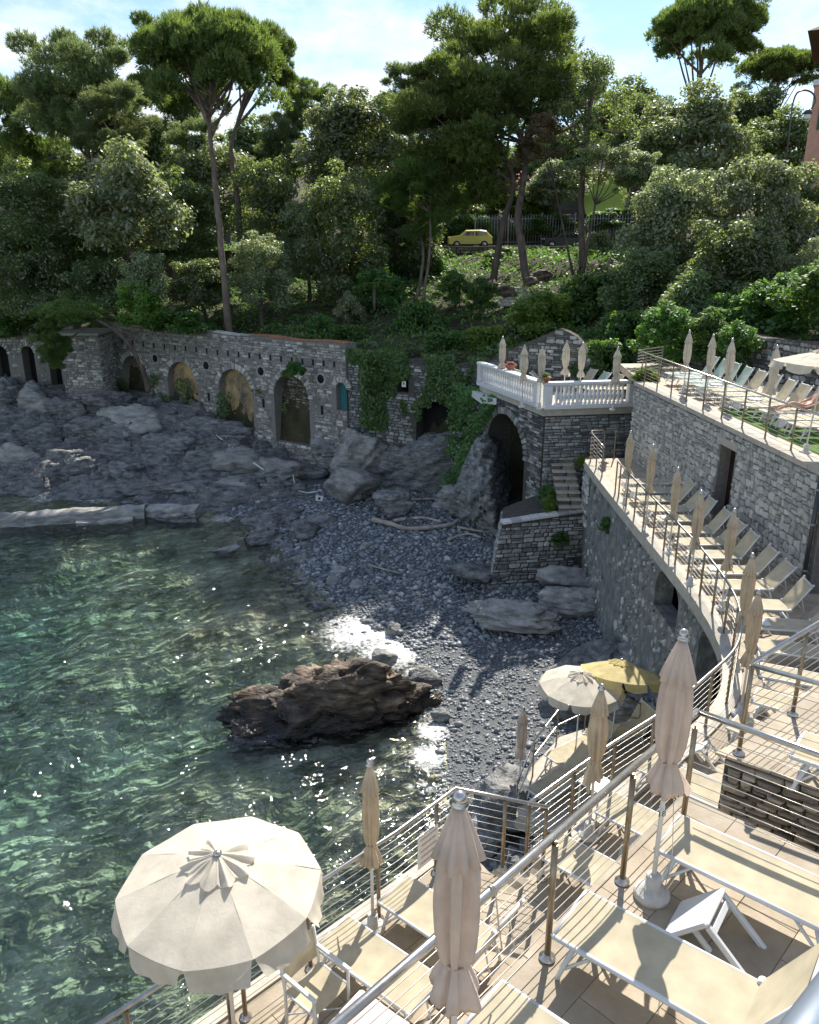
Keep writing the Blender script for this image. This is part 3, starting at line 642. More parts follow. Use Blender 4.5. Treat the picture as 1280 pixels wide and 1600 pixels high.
# ------------------------------------------------------------------ stone walls
EUP = 8.4                                        # the upper sun terrace
def stone_poly(g, x0, x1, z0, z1, jit, n=8):
    """irregular outline of one stone inside its place in the course"""
    w, h = x1 - x0, z1 - z0
    c = min(w, h) * .28
    pts = [(x0 + c * g.uniform(.2, 1.3), z0), (x1 - c * g.uniform(.2, 1.3), z0), (x1, z0 + c * g.uniform(.2, 1.3)), (x1, z1 - c * g.uniform(.2, 1.3)),
           (x1 - c * g.uniform(.2, 1.3), z1), (x0 + c * g.uniform(.2, 1.3), z1), (x0, z1 - c * g.uniform(.2, 1.3)), (x0, z0 + c * g.uniform(.2, 1.3))]
    if n == 6: pts = [pts[0], pts[1], pts[2], pts[4], pts[5], pts[7]]
    return [(a + g.uniform(-jit, jit) * h, b + g.uniform(-jit, jit) * h) for a, b in pts]
def layout(g, L, z0, z1, course, wide, gap, skip=None, jit=.10, n=8, tilt=0.0):
    """courses of stones over L x (z0..z1): list of outlines"""
    out = []; z = z0
    while z < z1 - .02:
        h = min(course * g.uniform(.7, 1.35), z1 - z)
        if z1 - z - h < course * .4: h = z1 - z
        x = -g.uniform(0, wide * .5)
        while x < L:
            w = wide * g.uniform(.5, 1.6)
            a, b = max(x, 0), min(x + w, L)
            if b - a > wide * .2:
                zz = z; hh = h
                if g.random() < .18 and h > course * .8:          # two thin stones on top of each other
                    k = g.uniform(.4, .6)
                    parts = [(zz, zz + hh * k), (zz + hh * k, zz + hh)]
                else: parts = [(zz, zz + hh)]
                for (q0, q1) in parts:
                    cx, cz = (a + b) / 2, (q0 + q1) / 2
                    if skip is None or not skip(cx, cz, (b - a) / 2, (q1 - q0) / 2):
                        out.append(stone_poly(g, a + gap / 2, b - gap / 2, q0 + gap / 2, q1 - gap / 2, jit, n))
            x += w
        z += h
    return out
def frame_pt(O, U, N, a, d, z): return (O[0] + U[0] * a + N[0] * d, O[1] + U[1] * a + N[1] * d, z)
def stone_verts(g, poly, depth, fp, back=-.02):
    n = len(poly); cx = sum(p[0] for p in poly) / n; cz = sum(p[1] for p in poly) / n
    k1, k2 = .96, g.uniform(.66, .82)
    dt = [depth * g.uniform(.75, 1.1) for _ in range(n)]
    r0 = [fp(p[0], back, p[1]) for p in poly]
    r1 = [fp(cx + (p[0] - cx) * k1, d * .55, cz + (p[1] - cz) * k1) for p, d in zip(poly, dt)]
    r2 = [fp(cx + (p[0] - cx) * k2, d, cz + (p[1] - cz) * k2) for p, d in zip(poly, dt)]
    vs = r0 + r1 + r2 + [fp(cx, depth * 1.05, cz)]
    fs = []
    for i in range(n):
        j = (i + 1) % n
        fs.append((i, j, n + j, n + i)); fs.append((n + i, n + j, 2 * n + j, 2 * n + i)); fs.append((2 * n + i, 2 * n + j, 3 * n))
    return vs, fs
def face_stones(root, polys, fp, mat, g, depth=.05, single=300, name='stone', rootloc=None, near=None):
    """the largest-looking stones as pieces of their own, the rest as one joined piece"""
    rl = Vector(root.location)
    items = []
    for p in polys:
        vs, fs = stone_verts(g, p, depth * g.uniform(.5, 1.4), fp)
        c = Vector(vs[-1])
        a = (max(q[0] for q in p) - min(q[0] for q in p)) * (max(q[1] for q in p) - min(q[1] for q in p))
        items.append((a / max(depth_of(c), .5) ** 2, vs, fs))
    items.sort(key=lambda t: -t[0])
    for sc_, vs, fs in items[:single]:
        me = bpy.data.meshes.new(name); me.from_pydata([tuple(Vector(v) - rl) for v in vs], [], fs); me.update()
        link(name, me, mat, root)
    rest = items[single:]
    if rest:
        V, F, T = [], [], []
        for _, vs, fs in rest:
            b = len(V); V += [tuple(Vector(v) - rl) for v in vs]; F += [tuple(b + i for i in f) for f in fs]; T += [g.gauss(0, .34)] * len(vs)
        me = bpy.data.meshes.new('small_stones'); me.from_pydata(V, [], F); me.update()
        at = me.attributes.new('tone', 'FLOAT', 'POINT'); at.data.foreach_set('value', T)
        tag(link('small_stones', me, mat, root), kind='stuff')
def wall_body(L, zb, zt, thick, openings, fp, step=.25):
    """a wall with arched openings: openings (x0, x1, spring, top, sill); returns MB in the wall's frame"""
    xs = set([0.0, L])
    for (x0, x1, sp, tp, sl) in openings:
        for k in range(13): xs.add(x0 + (x1 - x0) * (1 - math.cos(math.pi * k / 12)) / 2)
    k = 0.0
    while k < L: xs.add(round(k, 3)); k += step * 4
    xs = sorted(xs)
    def hole(x):
        for (x0, x1, sp, tp, sl) in openings:
            if x0 - 1e-6 < x < x1 + 1e-6:
                q = (x - (x0 + x1) / 2) / ((x1 - x0) / 2)
                return sl, sp + (tp - sp) * math.sqrt(max(0, 1 - q * q))
        return None
    mb = MB()
    def quad(a, b, c, d): mb.add([a, b, c, d], [(0, 1, 2, 3)])
    for a, b in zip(xs[:-1], xs[1:]):
        h = hole((a + b) / 2)
        za, zc = zt(a), zt(b)
        if h is None:
            quad(fp(a, 0, zb), fp(b, 0, zb), fp(b, 0, zc), fp(a, 0, za)); quad(fp(a, -thick, zb), fp(a, -thick, za), fp(b, -thick, zc), fp(b, -thick, zb))
        else:
            ha, hb = hole(a), hole(b)
            ta = ha[1] if ha else h[0]; tb = hb[1] if hb else h[0]
            quad(fp(a, 0, ta), fp(b, 0, tb), fp(b, 0, zc), fp(a, 0, za)); quad(fp(a, -thick, ta), fp(a, -thick, za), fp(b, -thick, zc), fp(b, -thick, tb))
            quad(fp(a, 0, ta), fp(a, -thick, ta), fp(b, -thick, tb), fp(b, 0, tb))
            if h[0] > zb + .01:
                quad(fp(a, 0, zb), fp(b, 0, zb), fp(b, 0, h[0]), fp(a, 0, h[0])); quad(fp(a, 0, h[0]), fp(b, 0, h[0]), fp(b, -thick, h[0]), fp(a, -thick, h[0]))
        quad(fp(a, 0, za), fp(b, 0, zc), fp(b, -thick, zc), fp(a, -thick, za))
    for (x0, x1, sp, tp, sl) in openings:
        for x in (x0, x1):
            quad(fp(x, 0, sl), fp(x, -thick, sl), fp(x, -thick, sp), fp(x, 0, sp))
    for x in (0, L): quad(fp(x, 0, zb), fp(x, -thick, zb), fp(x, -thick, zt(x)), fp(x, 0, zt(x)))
    return mb
def in_open(openings, pad=.06):
    def f(x, z, w, h):
        for (x0, x1, sp, tp, sl) in openings:
            if x0 - pad - w * .7 < x < x1 + pad + w * .7 and z > sl - .02:
                q = (x - (x0 + x1) / 2) / ((x1 - x0) / 2 + pad + w * .5)
                if abs(q) < 1 and z - h * .6 < sp + (tp - sp + pad) * math.sqrt(1 - q * q): return True
        return False
    return f
def voussoirs(root, openings, fp, mat, g, ring=.26, depth=.07, n=15, name='arch_stone'):
    rl = Vector(root.location)
    for (x0, x1, sp, tp, sl) in openings:
        cx, rx, rz = (x0 + x1) / 2, (x1 - x0) / 2, tp - sp
        for k in range(n):
            a0, a1 = math.pi * (k + .07) / n, math.pi * (k + .93) / n
            r2 = ring * g.uniform(.85, 1.15)
            p = [(cx + rx * math.cos(a0), sp + rz * math.sin(a0)), (cx + rx * math.cos(a1), sp + rz * math.sin(a1)),
                 (cx + (rx + r2) * math.cos(a1), sp + (rz + r2) * math.sin(a1)), (cx + (rx + r2) * math.cos(a0), sp + (rz + r2) * math.sin(a0))]
            vs, fs = stone_verts(g, p[::-1], depth * g.uniform(.8, 1.3), fp)
            me = bpy.data.meshes.new(name); me.from_pydata([tuple(Vector(v) - rl) for v in vs], [], fs); me.update()
            link(name, me, mat, root)
def dirn(a, b):
    d = Vector((b[0] - a[0], b[1] - a[1])); l = d.length; d /= l
    return (d.x, d.y), l

# --- the long arcaded wall behind the rocks
AR0, AR1 = (-3.4, 42.4), (-20.3, 54.5)
aU, aL = dirn(AR0, AR1); aN = (-aU[1], aU[0])
if aN[1] > 0: aN = (-aN[0], -aN[1])
def afp(a, d, z): return frame_pt(AR0, aU, aN, a, d, z)
def s_of_u(u, z=5.0):
    lo, hi = 0.0, aL + 8
    for _ in range(50):
        m = (lo + hi) / 2
        if proj_x(Vector(afp(m, 0, z))) > u: lo = m
        else: hi = m
    return lo
def a_open(ul, ur, vtop, sill):
    a, b = s_of_u(ur), s_of_u(ul); y = afp((a + b) / 2, 0, 0)[1]
    top = aty((ul + ur) / 2, vtop, y).z
    return (a, b, top - (b - a) / 2 * .9, top, sill)
g = random.Random(3)
arcade = tag(empty('arcade_wall', (*afp(aL / 2, 0, 0)[:2], 1.5)), 'long grey stone wall with arched niches above the shore rocks', 'arcade')
A_OP = [a_open(526, 550, 598, 4.6), a_open(428, 483, 586, 2.2), a_open(342, 394, 577, 2.6), a_open(262, 308, 566, 3.6), a_open(191, 231, 556, 3.8)]
atop = lambda a: 8.2 + .05 * math.sin(a * 1.3)
wall_body(aL, .8, atop, .9, A_OP, afp).build('wall_core', M['mortar'], arcade, True)
A_OC = [(s_of_u(u), aty(u, v, afp(s_of_u(u), 0, 0)[1]).z, .24) for u, v in ((325, 571), (410, 580), (503, 592), (246, 560), (173, 549))]
A_SL = [(s_of_u(180 + 16.4 * k), 7.05 + .02 * math.sin(k)) for k in range(22)]
A_S2 = [(s_of_u(u), aty(u, v, afp(s_of_u(u), 0, 0)[1]).z) for u, v in ((411, 630), (503, 641), (325, 620))]
def a_skip(x, z, w, h):
    if in_open(A_OP, .30)(x, z, w, h): return True
    for (sx, sz) in A_SL:
        if abs(x - sx) < w + .07 and abs(z - sz) < .17 + h: return True
    for (sx, sz) in A_S2:
        if abs(x - sx) < w + .09 and abs(z - sz) < .26 + h: return True
    return any(math.hypot(x - ox, z - oz) < r + .12 + w * .5 for ox, oz, r in A_OC)
face_stones(arcade, layout(g, aL, 1.2, 8.1, .15, .34, .025, a_skip, n=6), afp, M['wall_stone'], g, .05, single=120)
voussoirs(arcade, A_OP, afp, M['wall_stone'], g, .34, .09, 17)
for sx, sz in A_SL:
    MB().box((0, 0, 0), (.11, .05, .32), Matrix.Translation(Vector(afp(sx, .0, sz))) @ Matrix.Rotation(math.atan2(aU[1], aU[0]), 4, 'Z')).build('slot_shade', M['painted_shade'], arcade, True)  # dark box paints the shade of a slot, the wall is not pierced
for sx, sz in A_S2:
    MB().box((0, 0, 0), (.16, .05, .5), Matrix.Translation(Vector(afp(sx, .0, sz))) @ Matrix.Rotation(math.atan2(aU[1], aU[0]), 4, 'Z')).build('slot_shade', M['painted_shade'], arcade, True)  # taller slots: painted shade instead of a hole
for ox, oz, r in A_OC:
    mt = Matrix.Translation(Vector(afp(ox, 0, oz))) @ Matrix.Rotation(math.atan2(aU[1], aU[0]), 4, 'Z') @ Matrix.Rotation(R(90), 4, 'X')
    MB().lathe([(r, -.05), (r, .03)], 16, mt).build('opening_shade', M['painted_shade'], arcade, True)  # black disc paints the shade of an opening that is not cut
    mb = MB()
    for k in range(10):
        a0, a1 = 2 * math.pi * k / 10, 2 * math.pi * (k + .86) / 10
        pts = [(q * math.cos(t), q * math.sin(t)) for q, t in ((r, a0), (r + .13, a0), (r + .13, a1), (r, a1))]
        mb.prism(pts, -.03, .07, mt)
    mb.build('round_opening_ring', M['wall_stone'], arcade, True)
# backs of the niches: bare earth in the lit one, dark masonry in the rest
for k, (o, mat) in enumerate(zip(A_OP, ('painted_shade', 'dark_mortar', 'ochre_earth', 'ochre_earth', 'dark_mortar'))):
    if k == 0: continue
    mb = MB(); a, b = o[0] - .2, o[1] + .2; NX, NZ = 8, 12
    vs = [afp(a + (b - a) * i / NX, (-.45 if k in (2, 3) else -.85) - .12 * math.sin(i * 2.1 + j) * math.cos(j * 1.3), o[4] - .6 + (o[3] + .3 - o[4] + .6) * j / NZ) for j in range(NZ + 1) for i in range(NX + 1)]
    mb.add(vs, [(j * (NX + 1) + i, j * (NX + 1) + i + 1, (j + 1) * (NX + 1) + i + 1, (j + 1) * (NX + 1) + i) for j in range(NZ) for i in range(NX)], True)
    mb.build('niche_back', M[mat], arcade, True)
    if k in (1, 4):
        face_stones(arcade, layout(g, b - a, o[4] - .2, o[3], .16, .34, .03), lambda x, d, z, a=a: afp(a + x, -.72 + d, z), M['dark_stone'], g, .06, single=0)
mb = MB()
for k in range(26):
    x0, x1 = aL * k / 26 + .01, aL * (k + 1) / 26 - .01
    vs = [afp(x0, .06, atop(x0) + .004), afp(x1, .06, atop(x1) + .004), afp(x1, -.5, atop(x1) + .004), afp(x0, -.5, atop(x0) + .004)]
    top = [(p[0], p[1], p[2] + .06) for p in vs]
    MB().add(vs + top, [(3, 2, 1, 0), (4, 5, 6, 7), (0, 1, 5, 4), (1, 2, 6, 5), (2, 3, 7, 6), (3, 0, 4, 7)]).build('coping_slab', M['terracotta'] if k < 9 else M['wall_stone'], arcade, True)
# the teal door in the last niche
o = A_OP[0]; dx0, dx1 = o[0] + .02, o[1] - .02
td = MB(); pts = [(dx0, o[4])] + [(dx1, o[4])] + [((dx0 + dx1) / 2 + (dx1 - dx0) / 2 * math.cos(math.pi * k / 10), o[2] + (o[3] - o[2]) * math.sin(math.pi * k / 10)) for k in range(11)]
n_ = len(pts); td.add([afp(x, -.32, z) for x, z in pts] + [afp(x, -.38, z) for x, z in pts], [tuple(range(n_)), tuple(range(2 * n_ - 1, n_ - 1, -1))] + [(i, n_ + i, n_ + (i + 1) % n_, (i + 1) % n_) for i in range(n_)])
dr = td.build('door', M['teal_door'], arcade, True); tag(dr, 'teal arched wooden door in the last niche')
for k in range(1, 4):
    x = dx0 + (dx1 - dx0) * k / 4
    b_ = MB(); b_.box((0, 0, 0), (.03, .02, o[2] - o[4]), Matrix.Translation(Vector(afp(x, -.31, (o[2] + o[4]) / 2))) @ Matrix.Rotation(math.atan2(aU[1], aU[0]), 4, 'Z'))
    q = link('door_batten', b_.mesh('door_batten'), M['teal_door'], dr); 

# --- the farther arcade at the left edge and the buttress between them
B0, B1 = (-22.6, 54.2), (-36.0, 56.0)
bU, bL = dirn(B0, B1); bN = (bU[1], -bU[0]) if bU[0] > 0 else (-bU[1], bU[0])
if bN[1] > 0: bN = (-bN[0], -bN[1])
def bfp(a, d, z): return frame_pt(B0, bU, bN, a, d, z)
far_arc = tag(empty('arcade_wall', (*bfp(3, 0, 0)[:2], 1.5)), 'far end of the arcade with narrow tall arches at the left edge', 'arcade')
def b_open(ul, ur, vtop, sill):
    def s_(u):
        lo, hi = 0, bL
        for _ in range(40):
            m = (lo + hi) / 2
            if proj_x(Vector(bfp(m, 0, 5))) > u: lo = m
            else: hi = m
        return lo
    a, b = s_(ur), s_(ul); top = aty((ul + ur) / 2, vtop, bfp(a, 0, 0)[1]).z
    return (a, b, top - (b - a) / 2, top, sill)
F_OP = [b_open(78, 96, 542, 4.0), b_open(38, 57, 541, 3.8), b_open(-8, 16, 540, 2.0)]
wall_body(bL, .8, lambda a: 8.15, .9, F_OP, bfp).build('wall_core', M['mortar'], far_arc, True)
face_stones(far_arc, layout(g, bL, 1.4, 8.1, .17, .36, .03, in_open(F_OP, .3), n=6), bfp, M['wall_stone'], g, .05, single=40)
voussoirs(far_arc, F_OP, bfp, M['wall_stone'], g, .3, .08, 11)
for o in F_OP:
    MB().add([bfp(o[0] - .2, -.8, .8), bfp(o[1] + .2, -.8, .8), bfp(o[1] + .2, -.8, o[3] + .2), bfp(o[0] - .2, -.8, o[3] + .2)], [(0, 1, 2, 3)]).build('niche_back', M['painted_shade'], far_arc, True)  # near-black sheet paints the shade inside the narrow arches
but = tag(empty('buttress', (-21.4, 52.4, 1.5)), 'square stone buttress behind the leaning pine', 'buttress')
MB().prism([(-22.9, 52.3), (-20.1, 51.7), (-20.1, 55.3), (-22.9, 55.3)], 1.0, 7.7).build('wall_core', M['mortar'], but, True)
u_, l_ = dirn((-22.9, 52.3), (-20.1, 51.7))
face_stones(but, layout(g, l_, 1.5, 7.6, .17, .36, .03, n=6), lambda a, d, z: frame_pt((-22.9, 52.3), u_, (u_[1], -u_[0]), a, d, z), M['wall_stone'], g, .05, single=40)
u2_, l2_ = dirn((-20.1, 51.7), (-20.1, 55.3))
face_stones(but, layout(g, l2_, 1.5, 7.6, .17, .36, .03, n=6), lambda a, d, z: frame_pt((-20.1, 51.7), u2_, (u2_[1], -u2_[0]), a, d, z), M['wall_stone'], g, .05, single=20)
MB().box((-21.5, 53.4, 7.78), (3.1, 3.9, .12)).build('cap_slab', M['coping'], but, True)

# --- the broken wall with a flat arch between the arcade and the balustrade terrace
W0, W1 = (3.6, 38.7), (-3.3, 42.45)
wU, wL = dirn(W0, W1); wN = (-wU[1], wU[0])
if wN[1] > 0: wN = (-wN[0], -wN[1])
def wfp(a, d, z): return frame_pt(W0, wU, wN, a, d, z)
mid = tag(empty('retaining_wall', (*wfp(wL / 2, 0, 0)[:2], 1.5)), 'overgrown stone wall with a flat arch between arcade and terrace', 'wall')
W_OP = [(.9, 3.7, 4.9, 5.6, 1.0), (4.15, 4.85, 6.6, 6.9, 5.9)]
wall_body(wL, 1.0, lambda a: 7.5 + .12 * math.sin(2 * a), .9, W_OP, wfp).build('wall_core', M['dark_mortar'], mid, True)
face_stones(mid, layout(g, wL, 1.4, 7.4, .15, .34, .03, in_open(W_OP, .25), n=6), wfp, M['grey_stone'], g, .06, single=60)
voussoirs(mid, W_OP[:1], wfp, M['grey_stone'], g, .3, .09, 19)
for o in W_OP:
    MB().add([wfp(o[0] - .2, -.8, .8), wfp(o[1] + .2, -.8, .8), wfp(o[1] + .2, -.8, o[3] + .2), wfp(o[0] - .2, -.8, o[3] + .2)], [(0, 1, 2, 3)]).build('niche_back', M['painted_shade'], mid, True)  # near-black sheet paints the shade inside both openings
sg = tag(empty('notice_sign', wfp(4.4, .05, 6.35)), 'small white notice hung in the dark opening above the rocks', 'sign')
sm = Matrix.Rotation(math.atan2(wU[1], wU[0]) + math.pi, 4, 'Z')
MB().box((0, 0, 0), (.24, .02, .30), sm).build('board', M['sign_white'], sg)
MB().box((0, -.014, .02), (.07, .006, .12), sm).build('symbol', M['ink'], sg)

# ------------------------------------------------------------------ balustrade terrace
Ga, Gc, Gr = (3.26, 36.6), (5.28, 30.7), (8.98, 31.3)
terr = tag(empty('balustrade_terrace', (5.28, 30.7, 1.0)), 'stone terrace with an arch below, ringed by a white balustrade', 'terrace')
MB().prism([Ga, Gc, Gr, (9.2, 34.4), (5.4, 37.5)], 6.72, 7.0).build('floor_slab', M['coping'], terr, True)
uF, lF = dirn(Gc, Gr); nF = (uF[1], -uF[0])
def gfp(a, d, z): return frame_pt((Gc[0] + .12 * uF[0] - .1 * nF[0], Gc[1] + .12 * uF[1] - .1 * nF[1]), uF, nF, a, d, z)
wall_body(lF - .1, 1.0, lambda a: 6.72, .8, [], gfp).build('wall_core', M['dark_mortar'], terr, True)
face_stones(terr, layout(g, lF - .1, 3.0, 6.66, .105, .38, .02), gfp, M['grey_stone'], g, .05, single=190)
uS, lS = dirn(Gc, Ga); nS = (-uS[1], uS[0])
def gsp(a, d, z): return frame_pt((Gc[0] + .12 * uS[0] - .1 * nS[0], Gc[1] + .12 * uS[1] - .1 * nS[1]), uS, nS, a, d, z)
G_OP = [(1.5, 5.3, 4.5, 6.1, 1.0)]
wall_body(lS - .1, .8, lambda a: 6.72, 1.2, G_OP, gsp).build('wall_core', M['dark_mortar'], terr, True)
face_stones(terr, layout(g, lS - .1, 1.0, 6.66, .11, .34, .02, in_open(G_OP, .3)), gsp, M['grey_stone'], g, .06, single=100)
voussoirs(terr, G_OP, gsp, M['grey_stone'], g, .34, .09, 23)
MB().prism([(Ga[0] - .35, Ga[1] + .1), (Ga[0] - .05, Ga[1] - 1.6), (Ga[0] + .6, Ga[1] - 1.9), (Ga[0] + .9, Ga[1] + .2)], 6.42, 6.70).build('bracket_slab', M['balustrade_white'], terr, True)
def balustrade(p, q, label, n, ped_end=True):
    d, l = dirn(p, q); ang = math.atan2(d[1], d[0])
    root = tag(empty('balustrade', (p[0], p[1], GAR), ang), label, 'balustrade', 'white balustrades of the terrace')
    MB().box((l / 2, 0, .09), (l - .01, .34, .18), bev=.02).build('plinth', M['balustrade_white'], root)
    MB().box((l / 2, 0, 1.0), (l + .1, .36, .13), bev=.03).build('top_rail', M['balustrade_white'], root)
    bal = MB().lathe([(.075, .182), (.075, .23), (.045, .26), (.055, .30), (.085, .40), (.092, .47), (.07, .58), (.04, .70), (.038, .78), (.06, .82), (.045, .85), (.075, .88), (.075, .934)], 14).mesh('baluster')
    ped = MB().box((0, 0, .56), (.30, .30, .75), bev=.015).mesh('pedestal')
    bal.materials.append(M['balustrade_white']); ped.materials.append(M['balustrade_white'])
    per = n // 2
    for k in range(n):
        o = link('baluster', bal, None, root); o.location = (.42 + (l - .84) * (k + .5) / n, 0, 0)
    for x in ((.0, l) if ped_end else (l,)) :
        o = link('pedestal', ped, None, root); o.location = (x + (.15 if x == 0 else -.15), 0, 0)
    return root
balustrade(Gc, Gr, 'white stone balustrade along the front of the terrace facing the camera', 17)
balustrade((Gc[0] + uS[0] * .36, Gc[1] + uS[1] * .36), Ga, 'white stone balustrade along the sea side of the terrace', 22)
# the sloping gable of masonry behind the parasols
gb = [aty(742, 585, 38.2), aty(748, 572, 38.0), aty(800, 545, 37.4), aty(878, 512, 36.6), aty(905, 528, 36.2), aty(930, 565, 35.8), aty(930, 610, 35.8)]
gab = tag(empty('sloping_wall', (gb[3].x, gb[3].y, 6.5)), 'grey stone gable wall sloping up behind the closed parasols', 'wall')
gx0, gx1 = gb[0].x, gb[-1].x
uG, lG = dirn((gb[0].x, gb[0].y), (gb[-1].x, gb[-1].y)); nG = (uG[1], -uG[0])
def gbfp(a, d, z): return frame_pt((gb[0].x, gb[0].y), uG, nG, a, d, z)
prof = [((p.x - gb[0].x) * uG[0] + (p.y - gb[0].y) * uG[1], p.z) for p in gb]
def gtop(a): return float(np.interp(a, [p[0] for p in prof[1:-1]], [p[1] for p in prof[1:-1]]))
wall_body(lG, 6.2, gtop, .5, [], gbfp, .1).build('wall_core', M['dark_mortar'], gab, True)
face_stones(gab, layout(g, lG, 6.9, 10.5, .15, .34, .025, lambda x, z, w, h: z + h > gtop(x) - .03, n=6), gbfp, M['grey_stone'], g, .05, single=60)

# ------------------------------------------------------------------ stone pier with its stairs
pier = tag(empty('stone_pier', (5.1, 29.2, .5)), 'low stone pier wall with sloping pale top beside the beach', 'pier')
pp = [(3.5, 28.0), (6.75, 28.55), (6.9, 30.9), (5.1, 31.0), (3.75, 29.9)]
ptop = lambda x: 3.15 + (x - 3.5) * .10
mb = MB(); pb = [(p[0] - (.45 if p[0] < 4 else 0), p[1] - (.12 if p[1] < 29 else 0), .3) for p in pp]; pt = [(p[0], p[1], ptop(p[0])) for p in pp]
mb.add(pb + pt, [(0, 1, 6, 5), (1, 2, 7, 6), (2, 3, 8, 7), (3, 4, 9, 8), (4, 0, 5, 9), (5, 6, 7, 8, 9)]); mb.build('wall_core', M['dark_mortar'], pier, True)
uP, lP = dirn(pp[0], pp[1]); nP = (uP[1], -uP[0])
def pfp(a, d, z): return frame_pt((pp[0][0] - .45 * (1 - (z - .3) / 2.9), pp[0][1] - .12 * (1 - (z - .3) / 2.9)), uP, nP, a, d, z)
face_stones(pier, layout(g, lP + .2, .5, 3.45, .17, .32, .03, lambda x, z, w, h: z + h > ptop(3.5 + x) - .03), pfp, M['grey_stone'], g, .06, single=220)
uQ, lQ = dirn(pp[4], pp[0]); nQ = (uQ[1], -uQ[0])
def qfp(a, d, z): return frame_pt((pp[4][0] - .45 * (1 - (z - .3) / 2.9), pp[4][1] - .1 * (1 - (z - .3) / 2.9)), uQ, nQ, a, d, z)
face_stones(pier, layout(g, lQ, .5, 3.1, .17, .32, .03), qfp, M['grey_stone'], g, .06, single=60)
for k in range(9):                                # coping slabs along the front edge
    x0, x1 = lP * k / 9 + .012, lP * (k + 1) / 9 - .012
    z0, z1 = ptop(3.5 + x0), ptop(3.5 + x1)
    vs = [frame_pt(pp[0], uP, nP, x0, .1, z0), frame_pt(pp[0], uP, nP, x1, .1, z1), frame_pt(pp[0], uP, nP, x1, -.32, z1), frame_pt(pp[0], uP, nP, x0, -.32, z0)]
    vs = [(v[0], v[1], v[2] + .004) for v in vs]; tp_ = [(v[0], v[1], v[2] + .07 + .02 * g.random()) for v in vs]
    MB().add(vs + tp_, [(3, 2, 1, 0), (4, 5, 6, 7), (0, 1, 5, 4), (1, 2, 6, 5), (2, 3, 7, 6), (3, 0, 4, 7)]).build('coping_slab', M['pale_stone'], pier, True)
stairs = tag(empty('stone_stairs', (6.2, 28.6, 3.4)), 'short flight of rough stone steps climbing to the terrace wall', 'stairs')
for k in range(8):
    y0 = 28.6 + .33 * k; z1 = 3.42 + .19 * (k + 1)
    for j in range(2):
        xm = 6.2 + .1 * math.sin(k * 3); xa, xb = (5.72, xm) if j == 0 else (xm + .02, 6.66)
        st_o = MB().box(((xa + xb) / 2, y0 + .22, z1 - .12), (xb - xa - .03, .38, .17), bev=.02).build('step', M['dark_stone'], stairs, True)
        td_ = link('tread', MB().box(((xa + xb) / 2, y0 + .17, z1 - .013), (xb - xa, .40, .045), bev=.012).mesh('tread'), M['coping'], st_o)
MB().prism([(5.7, 28.9), (6.66, 28.9), (6.66, 31.0), (5.7, 31.0)], 2.0, 3.5).build('stair_base', M['dark_mortar'], stairs, True)

# ------------------------------------------------------------------ upper sun terrace and its wall
E0, E1 = (8.2, 28.6), (9.02, 16.45)
uE, lE = dirn(E0, E1); nE = (uE[1], -uE[0])
if nE[0] > 0: nE = (-nE[0], -nE[1])
def efp(a, d, z): return frame_pt(E0, uE, nE, a, d, z)
def e_of(u, v):
    """metres along the wall for a photograph column"""
    lo, hi = 0.0, lE
    for _ in range(40):
        m = (lo + hi) / 2
        if proj_x(Vector(efp(m, 0, v))) < u: lo = m
        else: hi = m
    return lo
ew = tag(empty('terrace_wall', (*efp(lE / 2, 0, 0)[:2], LOW)), 'pale grey rubble wall between the curved deck and the upper terrace', 'wall')
da, db = e_of(1114, 6.0), e_of(1140, 6.5)
E_OP = [(da, db, 7.85, 7.86, LOW)]
wall_body(lE, .5, lambda a: EUP - .12, .5, E_OP, efp).build('wall_core', M['mortar'], ew, True)
face_stones(ew, layout(g, lE, LOW + .0, EUP - .14, .165, .20, .016, in_open([(da, db, 7.95, 7.96, LOW)], .02), jit=.20), efp, M['rubble'], g, .045, single=300)
MB().box((0, 0, 0), (db - da + .3, .08, .2), Matrix.Translation(Vector(efp((da + db) / 2, .02, 7.96))) @ Matrix.Rotation(math.atan2(uE[1], uE[0]), 4, 'Z')).build('lintel', M['coping'], ew, True)
d_ = MB(); d_.box((0, 0, 0), (db - da + .1, .06, 2.35), Matrix.Translation(Vector(efp((da + db) / 2, -.36, LOW + 1.17))) @ Matrix.Rotation(math.atan2(uE[1], uE[0]), 4, 'Z'))
edoor = d_.build('door', M['dark_door'], ew, True)
ds = tag(empty('door_sign', efp((da + db) / 2 + .08, -.28, 7.0)), 'round blue sign on the dark door in the rubble wall', 'sign')
dsm = Matrix.Rotation(math.atan2(nE[1], nE[0]), 4, 'Z') @ Matrix.Rotation(R(90), 4, 'Y')
MB().lathe([(.17, -.01), (.17, .01)], 20, dsm).build('disc', M['sign_blue'], ds)
MB().lathe([(.05, .011), (.05, .016)], 12, dsm).build('symbol', M['sign_white'], ds)
# end return of the wall with the dark doorway and the drain pipe
dp = tag(empty('drain_pipe', (*efp(lE - .05, .1, 0)[:2], LOW)), 'dark drain pipe running down the corner of the rubble wall', 'pipe')
MB().tube([efp(lE + .05, .12, EUP - .1), efp(lE + .05, .12, LOW + .02)], .05, 10).build('pipe', M['car_dark'], dp, True)
for z in (6.1, 7.2, 8.0):
    MB().tube([efp(lE + .05, .12, z), efp(lE + .05, .12, z + .05)], .062, 10).build('bracket', M['iron'], dp, True)
hw = tag(empty('bathing_house_wall', (10.2, 16.2, LOW)), 'end wall with a dark open doorway beside the drain pipe', 'wall')
hU = (1.0, -.12); hN = (-.12, -1.0)
def hfp(a, d, z): return frame_pt((9.02, 16.3), hU, hN, a, d, z)
H_OP = [(.02, 2.2, 7.55, 7.56, LOW)]
wall_body(5.0, LOW - .5, lambda a: EUP - .12, .4, H_OP, hfp).build('wall_core', M['mortar'], hw, True)
